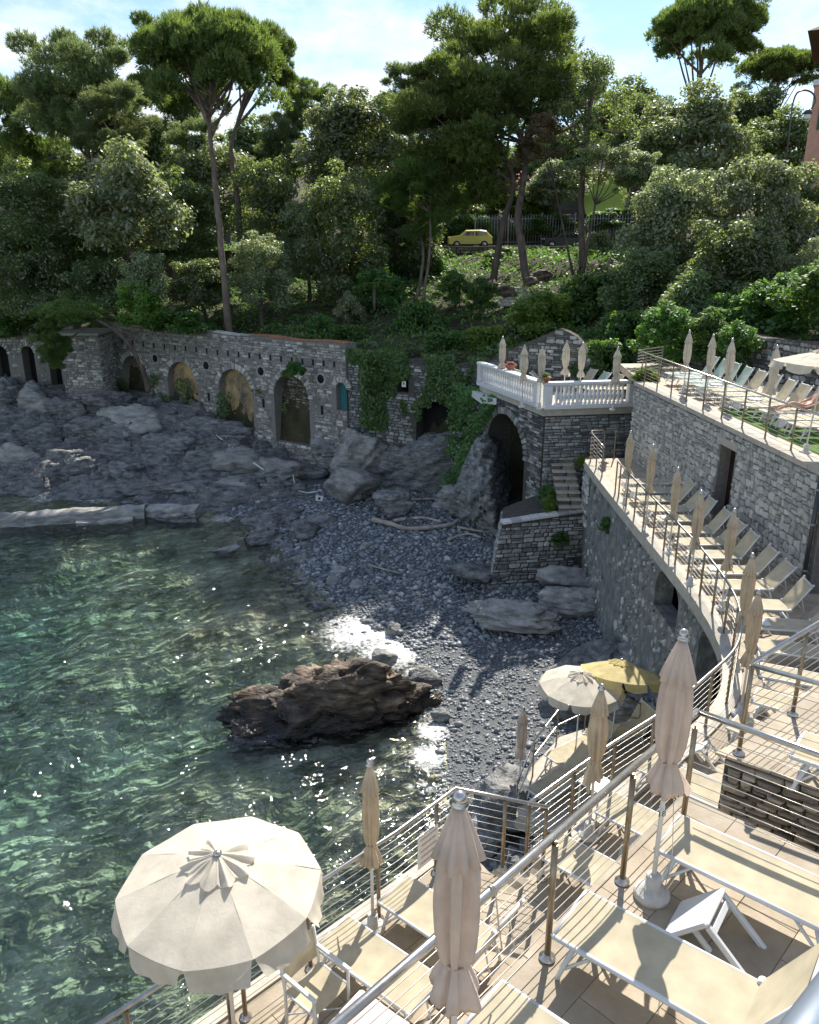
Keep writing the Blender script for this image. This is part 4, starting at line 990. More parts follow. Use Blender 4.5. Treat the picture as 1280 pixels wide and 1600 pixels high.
face_stones(hw, layout(g, 5.0, LOW, EUP - .14, .20, .26, .022, in_open(H_OP, .02)), hfp, M['wall_stone'], g, .05, single=20)
MB().add([hfp(-.2, -2.2, LOW), hfp(3, -2.2, LOW), hfp(3, -2.2, EUP - .3), hfp(-.2, -2.2, EUP - .3)], [(0, 1, 2, 3)]).build('room_shade', M['painted_shade'], hw, True)  # black sheet paints the darkness of the room behind the doorway
ns = tag(empty('notice_sign', hfp(.42, -.5, 6.75)), 'small white notice beside the dark doorway', 'sign')
MB().box((0, 0, -.25), (.3, .03, .16)).build('board', M['sign_white'], ns)
MB().lathe([(.12, -.015), (.12, .015)], 16, Matrix.Translation((0, 0, .1)) @ Matrix.Rotation(R(90), 4, 'X')).build('disc', M['iron'], ns)
E_POLY = [E0, E1, (14.4, 16.0), (17.0, 12.0), (17.5, 14), (14.8, 24.0), (11.6, 33.8), (8.9, 33.6), (8.6, 30.0)]
etr = tag(empty('terrace_floor', (10, 24, EUP)), 'floor of the upper sun terrace', None, None, 'structure')
E_IN = [E0, E1, (14.4, 16.0), (14.8, 24.0), (11.6, 33.8), (8.9, 33.6), (8.6, 30.0)]
MB().prism(E_IN, EUP - .3, EUP - .02).build('slab', M['tile'], etr, True)
MB().prism([efp(5.2, -.75, 0)[:2], efp(lE - .1, -.75, 0)[:2], efp(lE - .1, -2.0, 0)[:2], efp(5.2, -2.0, 0)[:2]], EUP - .018, EUP + .012).build('turf_strip', M['turf'], etr, True)
for k in range(20):
    a0, a1 = lE * k / 20 + .01, lE * (k + 1) / 20 - .01
    MB().prism([efp(a0, .06, 0)[:2], efp(a1, .06, 0)[:2], efp(a1, -.55, 0)[:2], efp(a0, -.55, 0)[:2]], EUP - .10, EUP + .03).build('coping_slab', M['coping'], etr, True)
# retaining wall at the back of the upper terrace
K0, K1 = (11.7, 33.7), (14.9, 23.8)
uK, lK = dirn(K0, K1); nK = (uK[1], -uK[0])
if nK[0] > 0: nK = (-nK[0], -nK[1])
def kfp(a, d, z): return frame_pt(K0, uK, nK, a, d, z)
kw_ = tag(empty('retaining_wall', (*kfp(lK / 2, 0, 0)[:2], EUP)), 'shaded grey stone wall at the back of the upper terrace', 'wall')
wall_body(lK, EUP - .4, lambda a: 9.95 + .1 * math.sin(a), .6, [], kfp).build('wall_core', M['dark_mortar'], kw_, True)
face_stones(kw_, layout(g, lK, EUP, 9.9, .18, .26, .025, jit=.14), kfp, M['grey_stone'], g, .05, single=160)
# ------------------------------------------------------------------ decks
def catmull(pts, n=6):
    P = [Vector(p) for p in pts]; out = []
    for i in range(len(P) - 1):
        a, b, c, d = P[max(i - 1, 0)], P[i], P[i + 1], P[min(i + 2, len(P) - 1)]
        for k in range(n):
            t = k / n
            out.append(.5 * ((2 * b) + (c - a) * t + (2 * a - 5 * b + 4 * c - d) * t * t + (3 * b - a - 3 * c + d) * t ** 3))
    out.append(P[-1]); return out
RB1 = [(-4.3, 3.5), (-.15, 7.38), (.57, 8.15), (1.66, 7.80)]                # outer railing of the lower deck, down to the stair head
RB2 = [(v.x, v.y) for v in catmull([(1.42, 7.86), (2.6, 8.96), (3.71, 9.91), (4.57, 10.77), (5.48, 11.81), (6.04, 13.03), (6.34, 14.32), (6.50, 16.24), (6.53, 18.42), (6.52, 21.18), (6.54, 25.23), (6.60, 27.9)])]
def offs(pl, d):
    out = []
    for i, p in enumerate(pl):
        a = Vector(pl[max(i - 1, 0)]); b = Vector(pl[min(i + 1, len(pl) - 1)]); t = (b - a).normalized()
        out.append((p[0] - t.y * d, p[1] + t.x * d))
    return out
OUT2 = offs(RB2, .16)
LOWP = [(-4.5, 3.6), (-.30, 7.55), (.55, 8.35), (.80, 8.25), (1.2, 7.55), (1.62, 7.86)] + OUT2[3:] + [(6.55, 28.45), (8.2, 28.45), (9.02, 16.4), (12.0, 16.0), (12.0, -2), (0, -2)]
def clip_poly(sub, tile):
    """sub clipped by the convex ccw tile"""
    out = list(sub); n = len(tile)
    for i in range(n):
        ax, ay = tile[i]; bx, by = tile[(i + 1) % n]; inp = out; out = []
        if not inp: return []
        f = lambda p: (bx - ax) * (p[1] - ay) - (by - ay) * (p[0] - ax)
        for k in range(len(inp)):
            p, q = inp[k - 1], inp[k]; fp, fq = f(p), f(q)
            if fq >= 0:
                if fp < 0: t = fp / (fp - fq); out.append((p[0] + (q[0] - p[0]) * t, p[1] + (q[1] - p[1]) * t))
                out.append(q)
            elif fp >= 0: t = fp / (fp - fq); out.append((p[0] + (q[0] - p[0]) * t, p[1] + (q[1] - p[1]) * t))
    return out
def area(p): return abs(sum(p[i - 1][0] * p[i][1] - p[i][0] * p[i - 1][1] for i in range(len(p)))) / 2
def ccw(p): return p if sum(p[i - 1][0] * p[i][1] - p[i][0] * p[i - 1][1] for i in range(len(p))) > 0 else p[::-1]
def tiles(root, poly, z, ang, tw, th, gap, mat, seed, hide=(), single=300, name='tile', thick=.03):
    g = random.Random(seed); ca, sa = math.cos(ang), math.sin(ang); poly = ccw(poly)
    xs = [p[0] * ca + p[1] * sa for p in poly]; ys = [-p[0] * sa + p[1] * ca for p in poly]
    got = []; j = 0; y = min(ys)
    while y < max(ys):
        x = min(xs) - (tw * .5 if j % 2 else 0)
        while x < max(xs):
            t = [(x + gap / 2, y + gap / 2), (x + tw - gap / 2, y + gap / 2), (x + tw - gap / 2, y + th - gap / 2), (x + gap / 2, y + th - gap / 2)]
            t = [(a * ca - b * sa, a * sa + b * ca) for a, b in t]
            cx, cy_ = sum(p[0] for p in t) / 4, sum(p[1] for p in t) / 4
            if not any(inside(np.array([p[0]]), np.array([p[1]]), h)[0] for h in hide for p in [(cx, cy_)]):
                c = clip_poly(poly, t)
                if len(c) > 2 and area(c) > .004: got.append((math.hypot(cx, cy_), c))
            x += tw
        y += th; j += 1
    got.sort(key=lambda q: q[0]); rl = Vector(root.location); rest = MB()
    for k, (d, c) in enumerate(got):
        dz = g.uniform(-.002, .003)
        if k < single:
            MB().prism([(p[0] - rl.x, p[1] - rl.y) for p in c], z - thick - rl.z, z + dz - rl.z).build(name, mat, root)
        else: rest.prism([(p[0] - rl.x, p[1] - rl.y) for p in c], z - thick - rl.z, z + dz - rl.z)
    if rest.v: tag(rest.build('far_tiles', mat, root), kind='stuff')
AP = [(-2.9, .7), (2.62, 6.32), (2.72, 6.26), (5.6, 3.9), (5.6, -2), (-2.9, -2)]
CP_ = [(3.20, 7.02), (3.34, 7.10), (8.6, 11.3), (10.5, 9.5), (7.2, 4.2), (5.9, 5.05)]
lowd = tag(empty('lower_deck', (3, 10, LOW)), 'beige tiled lower deck curving round the cove', None, None, 'structure')
MB().prism(LOWP, LOW - .30, LOW - .009).build('slab', M['coping'], lowd, True)
tiles(lowd, LOWP, LOW, R(45), .62, .42, .008, M['tile'], 3, hide=(AP, [(4.0, 6.5), (8.6, 11.0), (10.4, 9.4), (12, 4), (12, -2), (0, -2)], [(9.2, 16), (12.1, 16), (12.1, 4), (9.2, 4)]))
def edge_strip(root, pl, w, z0, z1, mat, name, n=1):
    o1 = offs(pl, w)
    for i in range(0, len(pl) - 1, n):
        k = min(i + n, len(pl) - 1)
        P = [pl[q] for q in range(i, k + 1)] + [o1[q] for q in range(k, i - 1, -1)]
        MB().prism(P, z0, z1).build(name, mat, root, True)
edge_strip(lowd, offs(RB2[2:], -.14), .33, LOW - .26, LOW + .035, M['coping'], 'edge_slab', 5)
edge_strip(lowd, [(-4.42, 3.52), (-.25, 7.46), (.52, 8.2)], .16, LOW - .26, LOW + .03, M['coping'], 'edge_slab')

upd = tag(empty('upper_deck', (1.5, 3, UP)), 'beige tiled deck under the two near loungers', None, None, 'structure')
MB().prism(AP, UP - .30, UP - .009).build('slab', M['coping'], upd, True)
tiles(upd, AP, UP, R(45), .66, .44, .008, M['tile'], 5, single=220)
MB().prism([(-2.7, .75), (2.56, 6.12), (5.3, 3.85), (5.3, -2), (-2.7, -2)], LOW - .2, UP - .302).build('retaining_wall', M['coping'], upd, True)
cdk = tag(empty('corner_deck', (5, 8, UP)), 'small raised deck behind the dark stone wall', None, None, 'structure')
MB().prism([(3.42, 6.98), (8.6, 11.15), (10.4, 9.4), (7.2, 4.4), (5.9, 5.3)], UP - .22, UP - .009).build('slab', M['coping'], cdk, True)
tiles(cdk, CP_, UP, R(40), .62, .42, .008, M['tile'], 8)
cU, cL = dirn((3.30, 6.98), (5.9, 5.15)); cN = (cU[1], -cU[0])
def cfp(a, d, z): return frame_pt((3.30, 6.98), cU, cN, a, d, z)
cw = tag(empty('stone_wall', (4.2, 6.3, LOW)), 'dark dry stone wall under the corner deck, seen through the cables', 'wall')
g = random.Random(9)
wall_body(cL, LOW - .1, lambda a: UP - .034, .5, [], cfp).build('wall_core', M['dark_mortar'], cw, True)
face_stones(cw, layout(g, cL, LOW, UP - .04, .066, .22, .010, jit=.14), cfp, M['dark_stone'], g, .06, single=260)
c2U, c2L = dirn((3.30, 6.98), (8.5, 11.2)); c2N = (-c2U[1], c2U[0])
c2f = lambda a, d, z: frame_pt((3.33, 7.0), c2U, c2N, a, d, z)
cw2 = tag(empty('stone_wall', (5.9, 9.1, LOW)), 'dark stone wall of the corner deck facing the curved deck', 'wall')
wall_body(c2L - .6, LOW - .1, lambda a: UP - .222, .3, [], lambda a, d, z: frame_pt((3.33, 6.96), c2U, c2N, a + .55, d - .02, z)).build('wall_core', M['dark_mortar'], cw2, True)
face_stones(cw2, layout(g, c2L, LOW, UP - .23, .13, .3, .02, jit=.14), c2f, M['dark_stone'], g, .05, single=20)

# stairs down from the lower deck to the beach
bst = tag(empty('deck_stairs', (1.2, 7.9, 3.0)), 'grey steps leading down from the corner of the lower deck', 'stairs')
for k in range(12):
    z1 = LOW - .19 * (k + 1); p0 = (1.02 + .20 * k, 7.74 + .21 * k)
    m_ = Matrix.Translation((p0[0] + .1, p0[1] + .1, z1 - .1)) @ Matrix.Rotation(R(46), 4, 'Z')
    MB().box((0, 0, 0), (.30, .72, .19), m_, bev=.012).build('step', M['dark_stone'], bst, True)

# the masonry that carries the curved deck
WL = offs(RB2, -.10)[20:]
wl = [0.0]
for a, b in zip(WL[:-1], WL[1:]): wl.append(wl[-1] + math.hypot(b[0] - a[0], b[1] - a[1]))
LT = wl[-1]
def lfp(a, d, z):
    a = min(max(a, 0), LT)
    k = min(int(np.searchsorted(wl, a, 'right')) - 1, len(WL) - 2); t = (a - wl[k]) / (wl[k + 1] - wl[k])
    p, q = WL[k], WL[k + 1]; u = Vector((q[0] - p[0], q[1] - p[1])).normalized()
    bat = .10 * (LOW - z) / 5
    return (p[0] + (q[0] - p[0]) * t - u.y * (d + bat), p[1] + (q[1] - p[1]) * t + u.x * (d + bat), z)
sea_wall = tag(empty('deck_wall', (6.5, 20, .5)), 'rough grey rendered wall with pale stones carrying the curved deck', 'wall')
def a_of_y(y): return float(np.interp(y, [p[1] for p in WL], wl))
L_OP = [(a_of_y(12.4), a_of_y(16.0), 4.6, 5.3, .2), (a_of_y(17.6), a_of_y(19.4), 4.6, 5.1, 3.9)]
wall_body(LT, .0, lambda a: LOW - .262, .5, L_OP, lfp, .12).build('wall_core', M['render_wall'], sea_wall, True)
pl = []
for _ in range(4200):
    x, z = g.uniform(.1, LT - .1), g.uniform(.6, LOW - .45)
    if in_open(L_OP, .15)(x, z, .1, .1): continue
    yy_ = lfp(x, 0, 0)[1]
    if vnoise(np.array([[x * .9, z * .9, 3.0]]), 5)[0] + g.uniform(-.3, .3) < (.42 if 14 < yy_ < 22.5 else .72): continue
    s = min(.17, max(.022, math.exp(g.gauss(-2.75, .55))))
    if any(abs(x - q[0]) < s + q[2] and abs(z - q[1]) < (s + q[2]) * 1.25 for q in pl): continue
    pl.append((x, z, s))
polys = []
for x, z, s in pl:
    a0 = g.uniform(0, 6); polys.append([(x + s * g.uniform(.6, 1) * math.cos(a0 + k * math.pi / 4), z + s * 1.35 * g.uniform(.6, 1) * math.sin(a0 + k * math.pi / 4)) for k in range(8)])
face_stones(sea_wall, polys[::3], lfp, M['pale_stone'], g, .05, single=150)
face_stones(sea_wall, polys[1::3] + polys[2::3], lfp, M['grey_stone'], g, .05, single=140)
for o in L_OP:
    vs = []; NX = 8
    for i in range(NX + 1):
        a = o[0] - .3 + (o[1] - o[0] + .6) * i / NX
        vs += [lfp(a, -2.2, o[4] - .2), lfp(a, -2.2, LOW - .3)]
    MB().add(vs, [(2 * i, 2 * i + 2, 2 * i + 3, 2 * i + 1) for i in range(NX)]).build('vault_shade', M['painted_shade'], sea_wall, True)  # black sheet paints the shade under the deck arches
# wall of the deck end at the stone stairs
ev = tag(empty('deck_end_wall', (7.2, 28.4, 1)), 'pale stone end wall of the curved deck beside the steps', 'wall')
MB().prism([(6.62, 28.0), (8.0, 28.0), (8.2, 28.42), (6.68, 28.42)], 1.0, LOW - .302).build('wall_core', M['mortar'], ev, True)
face_stones(ev, layout(g, 1.0, 3.0, LOW - .3, .17, .28, .025), lambda a, d, z: frame_pt((6.64, 28.9), (0, -1), (-1, 0), a, d, z), M['wall_stone'], g, .05, single=40)

# low bathing ledge by the beach
ledge = tag(empty('bathing_ledge', (4.2, 16.4, 0)), 'low concrete bathing ledge under the open parasols', 'ledge')
LP_ = [(2.35, 14.5), (2.55, 15.4), (3.1, 16.4), (3.9, 17.5), (5.3, 18.2), (6.2, 17.3), (5.6, 15.0), (4.2, 14.2), (3.0, 14.0)]
MB().prism(LP_, .70, LEDGE).build('slab', M['coping'], ledge, True)

# ------------------------------------------------------------------ railings
POST = {}
def post_mesh(h):
    k = round(h, 2)
    if k not in POST:
        a = MB().tube([(0, 0, 0), (0, 0, h - .03)], .024, 10).tube([(0, 0, h - .05), (0, 0, h)], .012, 8).mesh('post'); a.materials.append(M['post_steel'])
        b = MB().lathe([(.062, .0), (.062, .016), (.036, .022), (.034, .045)], 16).mesh('post_foot'); b.materials.append(M['steel'])
        POST[k] = (a, b)
    return POST[k]
def railing(pts, z, label, posts, h=1.07, ncab=9, r=.026, group='steel cable railings', cable_r=.0042):
    """handrail along pts, posts at the given points, taut cables between"""
    root = tag(empty('cable_railing', (pts[0][0], pts[0][1], z)), label, 'railing', group)
    ox, oy = pts[0]
    MB().tube([(p[0] - ox, p[1] - oy, h) for p in pts], r, 12).build('handrail', M['steel'], root)
    pm, fm = post_mesh(h)
    for p in posts:
        o = link('post', pm, None, root); o.location = (p[0] - ox, p[1] - oy, 0)
        f = link('post_foot', fm, None, o)
    for k in range(ncab):
        zz = .12 + (h - .22) * k / (ncab - 1)
        MB().tube([(p[0] - ox, p[1] - oy, zz) for p in pts], cable_r, 5).build('cable', M['cable'], root)
    return root
def along(pl, d):
    for a, b in zip(pl[:-1], pl[1:]):
        l = math.hypot(b[0] - a[0], b[1] - a[1])
        if d <= l: return (a[0] + (b[0] - a[0]) * d / l, a[1] + (b[1] - a[1]) * d / l)
        d -= l
    return pl[-1]
def length(pl): return sum(math.hypot(b[0] - a[0], b[1] - a[1]) for a, b in zip(pl[:-1], pl[1:]))
def spaced(pl, step, start=0.02):
    out = []; d = start; T = length(pl)
    while d < T - step * .3: out.append(along(pl, d)); d += step
    out.append(along(pl, T - .02)); return out
RA1 = [(-2.7, .78), (2.58, 6.12)]
railing(RA1, UP, 'thick steel handrail with cables crossing the foreground diagonally', [onz(u, v, UP)[:2] for u, v in ((855, 1497), (972, 1378), (1066, 1290))] + [(.28, 3.78), (-.5, 3.0)], r=.031)
RA2 = [(2.60, 6.10), (3.37, 5.47), (4.9, 4.2)]
railing(RA2, UP, 'steel cable railing along the stair gap before the dark stone wall', [(4.0, 4.94), (4.85, 4.24)], r=.028)
RC1 = [(3.42, 6.98), (8.4, 11.0)]
railing(RC1, UP, 'steel cable railing of the corner deck towards the curved deck', spaced(RC1, 1.15))
RC2 = [(3.43, 6.93), (5.7, 5.35)]
railing(RC2, UP, 'steel cable railing on top of the dark stone wall', [(4.35, 6.28), (5.3, 5.63)])
railing(RB1, LOW, 'steel cable railing along the sea edge of the lower deck', [onz(384, 1590, LOW)[:2]] + spaced(RB1, .98, .5)[:], r=.024)
RBa, RBb = RB2[:37], RB2[36:]
railing(RB2[:59], LOW, "curving steel cable railing round the outer edge of the deck", spaced(RB2[:59], .92, .03), r=.024)
railing(RB2[61:] + [(6.68, 28.3), (7.6, 28.33)], LOW, "short railing at the far end of the curved deck", spaced(RB2[61:] + [(6.68, 28.3), (7.6, 28.33)], 1.0), r=.022, ncab=7)
RE = [efp(-.55, -.2, 0)[:2], efp(lE - .05, -.2, 0)[:2]]
railing([(9.6, 30.2)] + RE, EUP, 'steel railing along the edge of the upper terrace', spaced([(9.6, 30.2)] + RE, 1.25), r=.024, cable_r=.006)
# small handrail down to the ledge
def piperail(pts, label, posts):
    root = tag(empty('handrail', pts[0]), label, 'railing')
    ox = Vector(pts[0])
    MB().tube([Vector(p) - ox for p in pts], .022, 8).build('upper_bar', M['steel'], root)
    MB().tube([Vector(p) - ox - Vector((0, 0, .45)) for p in pts], .018, 8).build('lower_bar', M['steel'], root)
    for p in posts: MB().tube([Vector(p) - ox, Vector((p[0], p[1], p[2] - 1.0)) - ox], .02, 8).build('post', M['post_steel'], root)
lr = [(2.35, 14.4, 2.0), (2.95, 15.9, 2.0), (3.75, 17.2, 2.0), (4.6, 17.8, 2.0), (5.9, 17.5, 2.0)]
piperail(lr, 'bent pipe handrail round the bathing ledge above the beach', lr)

# camera balcony rail, close by at the lower right
nr = tag(empty('balcony_rail', (.6, .3, 12.3)), 'blue grey balcony handrail at the lower right corner', 'railing')
q0, q1 = aty(1322, 1530, .62), aty(1252, 1650, .42)
dv = (q1 - q0).normalized()
MB().tube([q0 - dv * 1.5, q1 + dv * .8], .022, 16).build('handrail', M['near_rail'], nr, True)
# ------------------------------------------------------------------ sun loungers
def lounger_meshes(back, Lf=1.28, W=.56, H=.37, Lb=.66, sag=.012):
    """meshes of one lounger: foot at x=0, head towards +x, backrest raised by `back` degrees"""
    d = {}; w = W / 2 - .022; zt = H - .02
    f = MB()
    for s in (-1, 1): f.tube([(.0, s * w, zt), (Lf * .5, s * w, zt + .004), (Lf, s * w, zt)], .021, 8)
    f.tube([(.0, -w, zt), (.0, w, zt)], .021, 8); f.tube([(Lf, -w, zt - .02), (Lf, w, zt - .02)], .017, 8)
    d['frame'] = (f.mesh('frame'), 'white_plastic')
    NX, NY = 14, 6; vs = []
    for j in range(NY + 1):
        for i in range(NX + 1):
            x = .012 + (Lf - .02) * i / NX; y = -w + 2 * w * j / NY
            vs.append((x, y, zt + .02 - sag * (1 - (2 * j / NY - 1) ** 2) * math.sin(math.pi * i / NX) ** .5))
    d['sling'] = (MB().add(vs, [(j * (NX + 1) + i, j * (NX + 1) + i + 1, (j + 1) * (NX + 1) + i + 1, (j + 1) * (NX + 1) + i) for j in range(NY) for i in range(NX)], True).mesh('sling'), 'sling')
    a = R(back); ca, sa = math.cos(a), math.sin(a)
    b = MB()
    for s in (-1, 1):
        b.tube([(Lf, s * w, zt), (Lf + Lb * ca, s * w, zt + Lb * sa)], .020, 8)
        b.tube([(Lf + Lb * ca - .005, s * w, zt + Lb * sa), (Lf + (Lb + .05) * ca, s * w, zt + (Lb + .05) * sa)], .024, 8)
    b.tube([(Lf + Lb * ca, -w, zt + Lb * sa), (Lf + Lb * ca, w, zt + Lb * sa)], .018, 8)
    d['backrest_frame'] = (b.mesh('backrest_frame'), 'white_plastic')
    vs = []; NB = 8
    for j in range(NY + 1):
        for i in range(NB + 1):
            t = .02 + (Lb - .03) * i / NB; y = -w + 2 * w * j / NY; n = .02 - .02 * (1 - (2 * j / NY - 1) ** 2) * math.sin(math.pi * i / NB)
            vs.append((Lf + t * ca - n * sa, y, zt + t * sa + n * ca))
    d['backrest_sling'] = (MB().add(vs, [(j * (NB + 1) + i, j * (NB + 1) + i + 1, (j + 1) * (NB + 1) + i + 1, (j + 1) * (NB + 1) + i) for j in range(NY) for i in range(NB)], True).mesh('backrest_sling'), 'sling')
    for k, s in enumerate((-1, 1)):
        d['hinge%d' % k] = (MB().lathe([(.032, -.03), (.036, -.015), (.036, .015), (.032, .03)], 14, Matrix.Translation((Lf, s * (w + .005), zt + .012)) @ Matrix.Rotation(R(90), 4, 'X')).mesh('hinge'), 'white_plastic')
        y = s * (w - .01)
        d['leg%d' % k] = (MB().tube([(.16, y, zt - .01), (.06, y + s * .012, .02), (.06, y + s * .012, 0)], [.022, .018, .02], 8).tube([(.30, y, zt - .01), (.085, y + s * .01, .10)], .013, 6).mesh('leg'), 'white_plastic')
        d['leg%d' % (k + 2)] = (MB().tube([(Lf - .06, y, zt - .01), (Lf + .04, y + s * .012, .02), (Lf + .04, y + s * .012, 0)], [.022, .018, .02], 8).tube([(Lf - .22, y, zt - .01), (Lf + .015, y + s * .01, .10)], .013, 6).mesh('leg'), 'white_plastic')
    d['crossbar'] = (MB().tube([(.07, -w + .01, .10), (.07, w - .01, .10)], .012, 6).tube([(Lf + .03, -w + .01, .10), (Lf + .03, w - .01, .10)], .012, 6).mesh('crossbar'), 'white_plastic')
    pt = Lb * .55
    d['prop'] = (MB().tube([(Lf + pt * ca, -w + .03, zt + pt * sa), (Lf + pt * ca + .09, -w + .03, zt - .02), (Lf + pt * ca + .09, w - .03, zt - .02), (Lf + pt * ca, w - .03, zt + pt * sa)], .010, 6).mesh('prop'), 'white_plastic')
    return d
LM = {}
def lounger(x, y, z, rz, label, back=58, group='sun loungers', sling='sling', towel=None, Lf=1.28, W=.56):
    key = (back, sling, Lf, W)
    if key not in LM:
        LM[key] = lounger_meshes(back, Lf, W)
        for k, (me, mt) in LM[key].items(): me.materials.append(M[sling if mt == 'sling' else mt])
    root = tag(empty('sun_lounger', (x, y, z), rz), label, 'lounger', group)
    for k, (me, mt) in LM[key].items(): link(me.name.split('.')[0], me, None, root)
    if towel:
        mt, a, b, fold = towel
        tw = tag(empty('towel', (x, y, z), rz), 'folded white towel on the ' + label.replace('lounger on the ', '') if mt == 'towel_white' else 'pale pink towel spread over a lounger on the lower deck', 'towel', 'towels')
        v = []; n = 10; w = W / 2 - .02
        for j in range(7):
            for i in range(n + 1):
                yy = -w * 1.04 + 2 * w * 1.04 * j / 6
                dz = -.02 if j in (0, 6) else 0
                v.append((a + (b - a) * i / n, yy * fold, .375 + dz + .012 * math.sin(i * 1.7 + j) * math.cos(j * 2.1) + (.014 if fold < .9 else .004)))
        me_ = MB().add(v, [(j * (n + 1) + i, j * (n + 1) + i + 1, (j + 1) * (n + 1) + i + 1, (j + 1) * (n + 1) + i) for j in range(6) for i in range(n)], True).mesh('cloth')
        tw_o = link('cloth', me_, M[mt], tw); so = tw_o.modifiers.new('thick', 'SOLIDIFY'); so.thickness = .012; so.offset = 1
    return root
def mid_of(u1, v1, u2, v2, z): return (onz(u1, v1, z) + onz(u2, v2, z)) / 2
# near loungers on the upper deck
p = mid_of(853, 1452, 918, 1388, UP + .38); lounger(p.x + .02, p.y - .02, UP, R(-38.5), 'large near cream lounger with the parasol shadow across its sling', 62, 'near loungers')
p = mid_of(1018, 1322, 1070, 1272, UP + .38); lounger(p.x, p.y, UP, R(-40), 'near cream lounger beside the cables in front of the dark wall', 62, 'near loungers')
p = mid_of(718, 1600, 778, 1545, UP + .38); lounger(p.x, p.y, UP, R(-40), 'near cream lounger cut off by the bottom edge', 62, 'near loungers')
# lower deck by the sea rail
p = mid_of(490, 1475, 545, 1430, LOW + .38); lounger(p.x, p.y, LOW, R(-38), 'cream lounger next to the folding chair under the big open parasol', 62, 'lower deck loungers')
p = mid_of(588, 1408, 640, 1365, LOW + .38); lounger(p.x, p.y, LOW, R(-40), 'cream lounger behind the slim closed parasol at the sea rail', 66, 'lower deck loungers')
p = onz(560, 1590, LOW + .38); lounger(p.x - .15, p.y + .1, LOW, R(-38), 'lounger under a pale pink towel at the bottom edge', 62, 'lower deck loungers', towel=('towel_pink', .02, 1.2, 1))
p = mid_of(835, 1330, 874, 1300, LOW + .38); lounger(p.x, p.y, LOW, R(-41), 'cream lounger seen through the foreground cables by the stair head', 20, 'lower deck loungers')
p = mid_of(930, 1270, 962, 1234, LOW + .38); lounger(p.x, p.y, LOW, R(-42), 'cream lounger behind the foreground rail with small table at its foot', 20, 'lower deck loungers')
p = mid_of(985, 1200, 1022, 1170, LOW + .38); lounger(p.x, p.y, LOW, R(-42), 'cream lounger half hidden by the tall near parasol', 20, 'lower deck loungers')
p = mid_of(1062, 1238, 1092, 1205, LOW + .38); lounger(p.x - .35, p.y + .3, LOW, R(-42), 'cream lounger ending at the corner of the dark stone wall', 12, 'lower deck loungers')
# the curved deck: one after another round the bend
T2 = length(RB2); row = []
d0 = 4.6
while d0 < T2 - 3.6:
    a = Vector(along(RB2, d0)); b = Vector(along(RB2, d0 + .05)); t = (b - a).normalized(); n = Vector((t.y, -t.x))
    off = .42 if d0 < 9 else .30
    q = a + n * off
    row.append((d0, q, math.atan2(n.y, n.x))); d0 += .90 + .05 * math.sin(d0 * 3)
for k, (d, q, an) in enumerate(row[::-1]):
    lounger(q.x, q.y, LOW, an + R(2 * math.sin(k * 2.3)), 'cream lounger on the curved deck, %s from the far end' % ORD[k], (50, 58, 54)[k % 3] if k > 1 else 6, 'loungers in a row on the curved deck', Lf=1.12 if d > 9 else 1.24,
            towel=('towel_white', .1, .38, .55) if k in (4, 8, 11) else None)
# upper terrace
for k in range(11):
    a = .45 + .86 * k
    p = Vector(efp(a, -1.0 - .05 * math.sin(k * 1.7), 0))
    lounger(p.x, p.y, EUP + .012, R(2 + 4 * math.sin(k * 1.9)), '%s lounger on the upper terrace, %s from the far end' % ('shade-tinted cream' if k < 4 else 'cream', ORD[k]), (62, 58, 66)[k % 3], 'loungers on the upper terrace',
            sling='sling_shaded' if k < 4 else 'sling', towel=('towel_white', .45, .8, .6) if k in (0, 3, 6) else None, Lf=1.35, W=.62)  # the first four carry the greenish shade in their sling colour
# corner deck
p = onz(1232, 1150, UP + .38); lounger(p.x + .05, p.y - .1, UP, R(-38), 'cream lounger on the small raised corner deck', 40, 'near loungers')
# bathing ledge
p = onz(800, 1232, LEDGE + .38); lounger(2.85, 14.75, LEDGE, R(40), 'cream lounger on the bathing ledge nearest the beach', 30, 'ledge loungers', Lf=1.4, W=.66)
lounger(3.45, 16.0, LEDGE, R(36), 'cream lounger on the bathing ledge under the open cream parasol', 34, 'ledge loungers', Lf=1.4, W=.66)
lounger(4.5, 16.9, LEDGE, R(20), 'cream lounger on the bathing ledge beside the rock', 62, 'ledge loungers', Lf=1.4, W=.66)
# balustrade terrace
for k, (u, v, rz, bk) in enumerate([(818, 588, 200, 62), (833, 592, 200, 62), (868, 596, 160, 40), (905, 596, 20, 55), (925, 600, 20, 50), (945, 604, 15, 55), (975, 604, 10, 58)]):
    p = onz(u, v, GAR + .5)
    lounger(p.x - (.9 if rz < 90 else -.9) * .8, p.y + .3, GAR, R(rz), 'pale lounger on the balustrade terrace, %s from the left' % ORD[k], bk, 'loungers on the balustrade terrace', sling='sling_shaded' if k in (0, 1, 4) else 'sling', Lf=1.25, W=.62)  # three slings have greenish shade put into their colour

